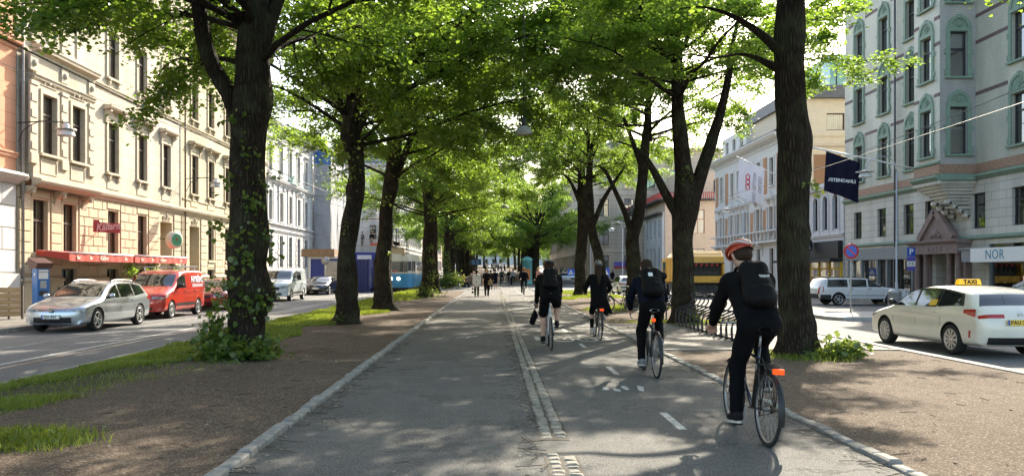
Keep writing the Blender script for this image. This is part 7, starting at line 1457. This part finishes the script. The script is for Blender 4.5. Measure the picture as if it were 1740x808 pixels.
# hanging flower baskets
for k, (y, lb) in enumerate(((38.1, 'hanging dark green plant basket left of the pale post under the awning'), (40.3, 'hanging dark green plant basket right of the first one under the awning'), (43.3, 'basket of pale pink flowers at the right end of the awning'))):
    t = thing('hanging_basket', lb, 'plant', (-17.35, y, 1.75), 0, 'hanging baskets under the awning'); npr = np.random.default_rng(k); link('foliage', leaf_mesh('foliage', npr.normal(0, 1, (260, 3))*np.array([.16, .28, .16]), .09, npr, LEAF, droop=.9), t)
    if k == 2: b = MB(); [b.ball(tuple(npr.normal(0, 1, 3)*np.array([.16, .3, .16])), .045, 6) for _ in range(60)]; b.build('flowers', mat('pale_flowers', (.62, .42, .40), .8, noise=.2), t)
    b = MB(); b.tube([(0, 0, .1), (-.15, 0, .6)], .006, 4); b.build('hook', BLACK, t)
# wall lamps over the tram street and the hanging path lamps
SHADE = mat('lamp_shade_white', (.66, .66, .64), .4, noise=.08); SHADEG = mat('lamp_shade_grey', (.30, .30, .29), .55, .2, noise=.25, nscale=5)
def dome(b, r, h, z=0, n=24):
    b.lathe([(r, z), (r*1.0, z+.04*h), (r*.93, z+h*.4), (r*.72, z+h*.75), (r*.35, z+h*.97), (0, z+h), ], n); b.lathe([(r*.99, z+.005), (r*.9, z+h*.38), (r*.68, z+h*.72), (0, z+h*.95)], n)
def wall_lamp(label, x, y, z, rz, reach):
    t = thing('wall_lamp', label, 'street lamp', (x, y, z), rz, 'lamps on brackets along the left houses'); b = MB(); b.tube([(0, 0, 0), (reach*.5, 0, .06), (reach, 0, 0)], .025, 6); b.tube(cr([(0, 0, -.75), (.25, 0, -.25), (.75, 0, .03)], 5), .02, 6); b.build('bracket', DSTEEL, t)
    b = MB(); dome(b, .32, .3, -.5); b.lathe([(.12, -.2), (.14, -.1), (.05, 0)], 12); b.lathe([(.38, -.27), (.38, -.25), (.0, -.2)], 20); o = b.build('lamp_shade', SHADE, t, (reach-.15, 0, 0))
wall_lamp('white lamp on a long bracket against the cream bay, left edge of the photo', -18.3, 30.6, 7.35, 0, 2.0); wall_lamp('white lamp on a bracket over the drainpipe of the pale yellow house', -18.3, 47.4, 7.15, 0, 1.9); wall_lamp('white lamp in front of the grey white house', -18.3, 67, 8.3, 0, 2.2)
def path_lamp(label, X, Y, z, r):
    t = thing('hanging_lamp', label, 'street lamp', (X, Y, z), 0, 'lamps hung over the path'); b = MB(); dome(b, r, r*.95); b.build('lamp_shade', SHADEG, t); b = MB(); b.tube([(0, 0, r*.9), (0, 0, r*.9+.2)], .06, 8); b.tube([(0, 0, r), (0, 0, 3.4)], .012, 5); b.build('cord', DSTEEL, t); b = MB(); b.lathe([(0, .02), (r*.86, .02), (r*.86, .05)], 20); b.build('diffuser', WHITEP, t)
    b = MB(); b.tube([(-4.7-X+11*i/10., 0, 3.4-.0+.5*(2*i/10.-1)**2) for i in range(11)], .008, 4); b.build('span_wire', DSTEEL, t)
path_lamp('grey dome lamp hung over the path, the nearest and largest', .79, 20.5, 5.18, .225); path_lamp('grey dome lamp hung over the path, second farther away', .85, 58, 6.2, .3); path_lamp('small pale dome lamp hung over the path, the farthest', .65, 88, 6.1, .32)
# no parking sign
t = thing('traffic_sign', 'round blue and red no parking sign before the boxy estate', 'sign', (14.4, 32.0, -.005)); b = MB(); b.tube([(0, 0, 0), (0, 0, 2.85)], .03, 10); b.build('pole', STEEL, t)
b = MB(); b.lathe([(0, -.012), (.30, -.012), (.30, .008), (0, .008)], 36, (0, 0, 0), 'Y'); s = b.build('sign_disc', mat('sign_red_enamel', (.58, .03, .03), .35), t, (0, -.045, 2.45)); b = MB(); b.lathe([(0, -.015), (.225, -.015)], 36, (0, 0, 0), 'Y'); b.build('blue_field', mat('sign_blue_enamel', (.02, .10, .48), .35), s); b = MB(); b.cbox((0, -.018, 0), (.5, .004, .055), 0, 0, 0, R(45)); b.build('slash', MATS['sign_red_enamel'], s)
# parking sign
t = thing('parking_sign', 'blue parking sign with white and blue plates by the brown portal', 'sign', (22.6, 43.0, 0)); b = MB(); b.tube([(0, 0, 0), (0, 0, 2.95)], .03, 8); b.build('pole', DSTEEL, t); PB = mat('sign_blue_enamel', (.02, .10, .48)); PV = mat('sign_violet', (.12, .10, .45), .4)
b = MB(); b.box(-.22, -.05, 2.45, .22, -.035, 2.92); s = b.build('sign_plate', PB, t); b = MB(); b.merge(text_mb('P', .44, .003, bold=.012), frame_mat((0, -.054, 2.68), (1, 0, 0), (0, 0, 1))); b.build('lettering', WHITEP, s)
b = MB(); b.box(-.22, -.05, 2.2, .22, -.035, 2.42); b.box(-.22, -.05, 1.68, .22, -.035, 1.88); b.build('sign_plate', PV, t)
b = MB(); b.box(-.22, -.05, 1.9, .22, -.035, 2.18); s = b.build('sign_plate', WHITEP, t); b = MB(); b.prism([(-.14, 0), (-.05, .05), (-.05, -.05)], lambda u, v, d: (u, d, 2.04+v), -.056, -.051); b.prism([(.14, 0), (.05, .05), (.05, -.05)], lambda u, v, d: (u, d, 2.04+v), -.056, -.051); b.build('arrow', BLACK, s)
# street lamps on the right
def post_lamp(label, x, y, h, arm, group='tall street lamps on the right'):
    t = thing('street_lamp', label, 'street lamp', (x, y, gz(y)), 0, group); b = MB(); b.tube([(0, 0, -.12), (0, 0, 1.1), (0, 0, 1.12), (0, 0, h)], [.075, .07, .042, .035], 10); b.build('pole', STEEL, t)
    b = MB(); b.tube(cr([(0, 0, h), (arm*.12, 0, h+.55), (arm*.5, 0, h+.75), (arm*.85, 0, h+.55), (arm, 0, h+.15)], 6), .025, 8); b.build('arm', STEEL, t)
    b = MB(); dome(b, .3, .28, h-.25); b.lathe([(.42, h-.0), (.42, h+.02), (.0, h+.1)], 24); b.build('lamp_shade', SHADE, t, (arm, 0, 0))
post_lamp('tall grey street lamp with curved arm in front of the pale brick house', 19.4, 38.2, 6.4, -1.5); post_lamp('street lamp with curved arm before the white lodge house', 20.2, 64, 6.6, -1.4); post_lamp('street lamp before the tan corner house, right one', 14.0, 86, 6.2, -1.2); post_lamp('street lamp before the tan corner house, left one', 12.0, 98, 5.0, -1.0)
b = MB(); b.lathe([(0, 0), (.28, 0), (.3, .05), (.3, .75), (.33, .78), (.2, .9), (0, .92)], 20); t = b.build('litter_bin', STEEL, None, (19.0, 37.6, ROAD)); tag(t, 'grey litter bin in front of the boxy estate bonnet', 'bin')
# flags
def flag(name, label, X, Y, z, w, h, m, tip, base, fold, lettering):
    t = thing(name, label, 'flag', (X, Y, z), 0, 'flags on poles from the right houses'); rows = []; n = 24
    fx = lambda u, v: (u*w, fold*math.sin(u*7+v*1.5)*(.4+.6*v)+.03*math.sin(u*19+v*3), -u*w*.36 if True else 0)
    b = MB(); b.grid([[(fx(i/n, j/n)[0]-.05*j/n*w, fx(i/n, j/n)[1], fx(i/n, j/n)[2]-h*j/n*(1-.12*i/n*0)) for i in range(n+1)] for j in range(n+1)]); q = MB(); q.merge(b); 
    o = b.build('cloth', m, t); lettering(o, fx, w, h); b = MB(); b.tube([(tip[0]-X, tip[1]-Y, tip[2]-z), (base[0]-X, base[1]-Y, base[2]-z)], .045, 8); b.ball((tip[0]-X, tip[1]-Y, tip[2]-z), .08, 8); b.build('pole', WHITEP, t)
def let1(o, fx, w, h):
    T = text_mb('//STENDAHLS', .245, .0, bold=.008); b = MB(); V = []
    for p in T.v: u = .5+p[0]/w; vv = .57-p[1]/h; c = fx(u, vv); V.append((c[0]-.05*vv*w, c[1]-.012, -.36*.5*w*.45-h*vv*1.0-(u-.5)*w*.10))
    # text follows the cloth: z from the cloth at the same place
    b2 = MB(); V = []
    for p in T.v:
        u = .5+p[0]/w; vv = .60-p[1]/h - (.36*w*u-.36*w*.5)/h*.75; c = fx(u, vv); V.append((c[0]-.05*vv*w, c[1]-.012, c[2]-h*vv))
    b2.add(V, T.f); b2.build('lettering', WHITEP, o)
flag('flag', 'dark navy flag with white lettering hung from the pale brick house', 18.02, 43.0, PZ(256, 43), 1.85, 2.15, cloth('navy_flag', (.012, .012, .028), .8, .1), (17.25, 43, PZ(250, 43)), (24, 43, PZ(294, 43)), .05, let1)
def let2(o, fx, w, h):
    for txt, size, uu, m in (('ODD FELLOW', .40, .60, mat('grey_print', (.16, .16, .20), .7)), ('ORDEN', .40, .82, MATS['grey_print'])):
        T = text_mb(txt, size, 0); b = MB(); V = []
        for p in T.v: u = uu+p[1]/w; vv = .62-p[0]/h if txt != 'ORDEN' else .5-p[0]/h; u = uu+p[1]/w*1; c = fx(u, vv); V.append((c[0]-.05*vv*w, c[1]-.02, c[2]-h*vv))
        b.add(V, [f[::-1] for f in T.f]); b.build('lettering', m, o)
    b = MB()
    for k in range(3):
        pts = []
        for a in np.linspace(0, 2*math.pi, 20): u = .36+.07*math.cos(a); vv = .40+.13*k+.085*math.sin(a); c = fx(u, vv); pts.append((c[0]-.05*vv*w, c[1]-.02, c[2]-h*vv))
        b.tube(pts, .035, 5)
    b.build('emblem', mat('emblem_red', (.60, .02, .05), .6), o)
flag('flag', 'white flag with red linked rings and grey print hung from the lodge house', PX(1256, 66.5), 66.5, PZ(270, 66.5), 2.15, 3.1, cloth('white_flag', (.62, .62, .70), .8, .05), (PX(1252, 66.5), 66.5, PZ(266, 66.5)), (24, 66.5, PZ(300, 66.5)), .07, let2)
# shop board with the blue letters
t = thing('shop_sign', 'long white sign board with thin blue letters over the right shop window', 'sign', (23.0, 38.3, 2.07), R(-90)); b = MB(); b.box(0, 0, 0, 9, .25, .66); b.build('board', WHITEP, t); b = MB(); b.box(-.9, .1, .02, -.02, .9, .6); b.box(-1.0, .02, .62, .0, .95, .7); b.build('side_box', GREYP, t)
b = MB(); b.merge(text_mb('NOR', .62, .004, 'LEFT', spacing=1.05), frame_mat((1.15, -.006, .33), (1, 0, 0), (0, 0, 1))); b.build('lettering', mat('sign_cyan', (.05, .24, .38), .4), t)
b = MB(); b.bar((.3, .3, .6), (.3, 1.0, .6), .05); b.bar((8, .3, .6), (8, 1.0, .6), .05); b.build('bracket', DSTEEL, t)
# potted palm seen in the shop window
t = thing('window_plant', 'bright green leafy plant behind the right shop window', 'plant', (24.9, 37.3, .6)); npr = np.random.default_rng(5); b = MB()
for k in range(16): a = k*2.4; b.grid([[(.5*u*math.cos(a)+s*.06*math.sin(math.pi*u)*math.sin(a), .5*u*math.sin(a)-s*.06*math.sin(math.pi*u)*math.cos(a), .7+.75*u-.55*u*u) for s in (-1, 0, 1)] for u in np.linspace(0, 1, 7)])
b.build('fronds', mat('bright_plant', (.05, .30, .07), .5, noise=.2), t); b = MB(); b.lathe([(0, 0), (.2, 0), (.26, .5), (.22, .5), (.0, .48)], 16); b.tube([(0, 0, .45), (0, 0, .75)], .03, 6); b.build('pot', GREYP, t)
# bike racks: leaning S hooks on two rails
t = thing('bike_rack', 'long row of black curved bicycle stands between the right trunks', 'bike rack', (5.75, 17.6, .012)); b = MB(); b.tube([(-.15, 0, .05), (-.15, 10, .05)], .025, 6); b.tube([(.30, 0, .62), (.30, 10, .62)], .022, 6); b.build('rail', DSTEEL, t)
hk = MB(); hk.tube(cr([(-.15, 0, 0), (-.16, 0, .35), (-.08, 0, .5), (.12, 0, .58), (.28, 0, .66), (.36, 0, .8), (.30, 0, .93), (.48, .0, .98)], 5), .02, 8); hk.tube(cr([(-.15, .07, 0), (-.16, .07, .3), (-.05, .07, .44), (.2, .07, .52), (.32, .07, .62)], 4), .016, 6); hm = hk.mesh('stand', DSTEEL)
for k in range(23): 
    if not 6.6 < k*.44 < 7.6: link('stand', hm, t, (0, .1+k*.44, 0))
bk = bike('parked black bicycle leaning by the third right trunk', (5.05, 31.6, .01), R(100), DSTEEL, rack=True, light=False, lean=R(6)); bk['group'] = 'parked bicycles'
# crossing signs and shop signs at the far right
def cross_sign(label, X, Y, z, w=.75):
    t = thing('crossing_sign', label, 'sign', (X, Y, gz(Y)), 0, 'pedestrian crossing signs'); b = MB(); b.tube([(0, 0, 0), (0, 0, z+w/2)], .035, 8); b.build('pole', STEEL, t); b = MB(); b.box(-w/2, -.06, z-w/2, w/2, -.04, z+w/2); s = b.build('sign_plate', MATS['sign_blue_enamel'], t); b = MB(); b.prism([(-w*.38, -w*.3), (w*.38, -w*.3), (0, w*.38)], lambda u, v, d: (u, d, z+v), -.066, -.061); s2 = b.build('triangle', WHITEP, s); b = MB(); b.bar((0, -.07, z+w*.12), (-w*.02, -.07, z-w*.08), w*.08, .004); b.bar((-w*.02, -.07, z-w*.08), (-w*.12, -.07, z-w*.26), w*.06, .004); b.bar((-w*.02, -.071, z-w*.08), (w*.1, -.071, z-w*.26), w*.06, .004); b.build('figure', BLACK, s2)
cross_sign('blue pedestrian crossing sign right of the long coated woman', PX(1029, 78), 78, 1.55, .8); cross_sign('blue pedestrian crossing sign just right of the helmet of the cyclist in shorts', PX(970, 92), 92, 1.5, .8); cross_sign('blue pedestrian crossing sign doubled beside the other, slightly right', PX(979, 93.5), 93.5, 1.5, .8)
t = thing('shop_sign', 'violet and red shop sign on the tan corner house', 'sign', (PX(1046, 112.7), 112.7, 2.4)); b = MB(); b.box(-.2, 0, -.1, 2.8, .2, .55); b.build('board', PV, t); b = MB(); b.box(-.21, -.02, -.32, 2.81, .2, -.1); b.build('red_stripe', MATS['sign_red_enamel'], t)
for k in range(5): t = thing('roadwork_barrier', 'red and white barrier board at the far right crossing, number %s from the left' % ('one', 'two', 'three', 'four', 'five')[k], 'barrier', (PX(1078, 84)+k*1.3, 84+.2*k, ROAD), 0, 'barriers at the crossing'); b = MB(); b.box(-.5, -.02, .5, .5, .02, .95); b.build('board', WHITEP, t); b = MB(); [b.box(-.5+.25*q, -.024, .5, -.38+.25*q, -.021, .95) for q in range(4)]; b.build('stripe', mat('barrier_red', (.6, .08, .03), .5), t); b = MB(); [b.box(s-.02, -.2, 0, s+.02, .2, .5) for s in (-.4, .4)]; b.build('foot', DSTEEL, t)
b = MB(); b.lathe([(.62, 0), (.62, 2.9), (.7, 2.95), (.7, 3.1), (.5, 3.3), (0, 3.5)], 24); t = b.build('advertising_column', mat('teal_poster', (.12, .38, .36), .6, noise=.4, nscale=1.2), None, (PX(896, 100), 100, 0)); tag(t, 'teal poster column behind the ginger haired cyclist', 'column'); b = MB(); b.lathe([(.63, .5), (.63, 1.9)], 10, a0=3.9, a1=5.3); b.build('poster', mat('orange_poster', (.6, .2, .06), .6, noise=.3), t)
# direction sign and signal on the left
t = thing('signal_board', 'dark signal board on a pole at the left edge of the path', 'sign', (PX(808, 88), 88, 0)); b = MB(); b.tube([(0, 0, 0), (0, 0, 3.1)], .06, 8); b.build('pole', DSTEEL, t); b = MB(); b.box(-.62, -.1, 2.3, .62, .1, 2.95); b.build('board', mat('dark_board', (.03, .05, .08), .4, noise=.3), t)
for s in (-.35, .1): b = MB(); b.box(s, -.12, 2.4, s+.25, -.101, 2.85); b.build('lamp_field', mat('signal_blue', (.05, .18, .35), .4, noise=.3), t)
# building site: shrouded scaffold, open scaffold, cabins, containers, workers
NET = mat('grey_scaffold_net', (.34, .345, .36), .9, noise=.15, nscale=2, stretch=(1, 1, .2), bump=.5, bscale=3); TUBE = mat('scaffold_tube', (.5, .5, .5), .4, .7)
t = thing('shrouded_scaffold', 'scaffold wrapped in grey netting beside the grey white house', 'scaffold', (-18.45, 81.6, 0), R(90)); b = MB(); n = 16
b.grid([[(.02+.05*math.sin(j*1.3+i), -1.75*(i/6)+.02*math.sin(j), 3.4+9.3*j/n) for j in range(n+1)] for i in range(7)]); b.grid([[(14*i/20, -1.75-.05*math.sin(i*1.7+j*.9), 3.4+9.3*j/n) for j in range(n+1)] for i in range(21)]); b.build('netting', NET, t)
b = MB(); [b.tube([(x, y, 0), (x, y, 14.4)], .03, 6) for x in (-.06, 3.5, 7, 10.5, 14) for y in (-.15, -1.82)]; [b.tube([(-.06, -.1, z), (-.06, -1.82, z)], .025, 6) for z in (3.4, 5.4, 7.4, 9.4, 11.4, 13.4)]; b.build('tube_frame', TUBE, t)
b = MB(); b.grid([[(-.08+.03*math.sin(j), -1.85*(i/4), 12.6+1.5*j/4+.06*math.sin(i*2)) for j in range(5)] for i in range(5)]); b.build('blue_tarpaulin', mat('blue_tarpaulin', (.03, .12, .38), .5, noise=.25, nscale=2), t)
t = thing('open_scaffold', 'open tube scaffold with two workers behind the tram', 'scaffold', (-19.0, 102.0, gz(102))); b = MB()
for x in (0, 2, 4, 6, 8): [b.tube([(x, y, 0), (x, y, 11)], .035, 6) for y in (0, 1.2)]
for z in np.arange(2.6, 11, .75): b.tube([(0, 0, z), (8, 0, z)], .03, 5)
for k in range(3): b.tube([(2*k, -.04, 5.0), (2*k+2, -.04, 8.4)], .03, 5)
b.build('tube_frame', TUBE, t); b = MB(); [b.box(-.1, -.1, z, 8.1, 1.3, z+.06) for z in (4.85, 8.3)]; b.build('deck', PINE, t); b = MB(); b.box(3.2, -.15, 4.92, 4.2, -.1, 5.15); b.build('orange_board', mat('barrier_red', (.6, .08, .03)), t)
for x, tp, lb in ((-16.9, GREYC, 'worker in grey on the open scaffold deck'), (-15.7, BLACKC, 'worker in dark vest on the open scaffold deck')): human('person', lb, (x, 102.6, gz(102)+4.93), R(20), walk_J(1.0, .3), dict(top=tp, leg=GREYC if tp is BLACKC else OLIVE, shoe=BLSH, hair=BROWNH), .028, 1.0, 'workers on the scaffold')
BOARD = mat('site_plywood', (.30, .19, .11), .85, noise=.25, nscale=3); SITEB = mat('site_blue', (.025, .045, .26), .5, noise=.2, nscale=2)
t = thing('site_cabin', 'blue site cabin with white frame and pale poster behind the black coupe', 'cabin', (-15.6, 67.3, 0)); b = MB(); b.box(0, .02, .2, 3.0, 5, 2.75); b.build('wall', SITEB, t); b = MB(); [b.box(x, -.05, .1, x+.14, .019, 2.85) for x in (0, 2.86)]; b.box(.141, -.05, 2.68, 2.859, .019, 2.85); b.build('frame', WHITEP, t); b = MB(); b.box(1.3, -.06, .9, 2.7, .0, 2.5); s = b.build('poster', mat('pale_poster', (.52, .46, .38), .7, noise=.3, nscale=2.5), t); b = MB(); b.box(-.6, -.3, 2.86, 2.2, 2, 3.5); b.build('hoarding', BOARD, t)
t = thing('container', 'dark blue corrugated container standing on the road by the building site', 'container', (-12.55, 65.6, ROAD)); b = MB(); b.grid([[(2.35*i/48, .05*(1 if (i//3) % 2 else 0), z) for z in (.3, 2.7)] for i in range(49)], sm=False); b.box(0, .06, .3, 2.35, 6, 2.75); b.box(-.03, -.03, .15, 2.38, .1, .3); b.build('walls', mat('container_blue', (.018, .03, .14), .5, noise=.2), t); b = MB(); [b.box(x, -.05, .2, x+.08, .02, 2.8) for x in (0, 1.15, 2.28)]; b.box(.15, .1, 0, 2.2, 5.5, .15); b.build('frame', mat('container_edge', (.03, .05, .2), .5), t)
t = thing('site_cabin', 'upper blue site cabin stacked behind the container with a white notice', 'cabin', (-13.6, 72.5, 1.35)); b = MB(); b.box(0, 0, -1.45, 3.1, 4, 2.0); b.build('wall', SITEB, t); b = MB(); b.box(1.2, -.06, .95, 2.5, -.002, 1.75); b.build('notice', WHITEP, t); b = MB(); b.box(1.1, -.06, .1, 2.6, -.002, .8); s = b.build('sign_plate', WHITEP, t); b = MB(); b.lathe([(.16, -.07), (.24, -.07)], 20, (2.3, 0, .45), 'Y'); [b.box(1.2, -.07, .3+.13*k, 1.9, -.062, .36+.13*k) for k in range(3)]; b.build('print', mat('notice_print', (.1, .12, .3), .6), s)
t = thing('round_sign', 'grey back of a round traffic sign in front of the blue site cabin', 'sign', (PX(553, 63), 63, 0)); b = MB(); b.tube([(0, 0, 0), (0, 0, 2.8)], .03, 8); b.build('pole', STEEL, t); b = MB(); b.lathe([(0, -.01), (.33, -.01), (.33, .01), (0, .01)], 28, (0, -.045, 2.45), 'Y'); b.build('sign_disc', STEEL, t)
# overhead wires
def wire(label, pts, r=.012):
    b = MB(); P = [Vector(p) for p in pts]; out = []
    for a, c in zip(P[:-1], P[1:]): out += [a.lerp(c, k/8)-Vector((0, 0, .12*math.sin(math.pi*k/8))) for k in range(8)]
    b.tube(out+[P[-1]], r, 4, cap=False); t = b.build('overhead_wire', mat('wire_grey', (.09, .09, .09), .6, .3)); tag(t, label, 'wire', 'wires over the tram street')
wire('contact wire above the tram track along the left street', [(-8.3, 12, 5.6), (-8.3, 40, 5.6), (-8.3, 70, 5.6), (-8.3, 100, 5.6)], .015)
wire('thin wire sloping across the cream house from the left edge', [(-18.3, 24, 9.2), (-8.3, 40, 6.3)], .01); wire('thin wire from the downpipe of the pale yellow house to the track', [(-18.3, 47.5, 8.6), (-8.3, 47.5, 6.2), (-4.8, 50, 7)], .012); wire('thin wire from the shrouded scaffold to the track', [(-18.3, 80, 9), (-8.3, 74, 6.3)], .015)
wire('pale thick cable rising to the right in front of the pale brick house', [(24, 60, PZ(300, 60)+.5), (PX(1740, 30)+1.0, 30, PZ(142, 30)+.3)], .02)
wire('contact wire above the right hand road', [(13.5, 14, 6.0), (13.5, 50, 6.0), (13.5, 90, 6.0)], .012)
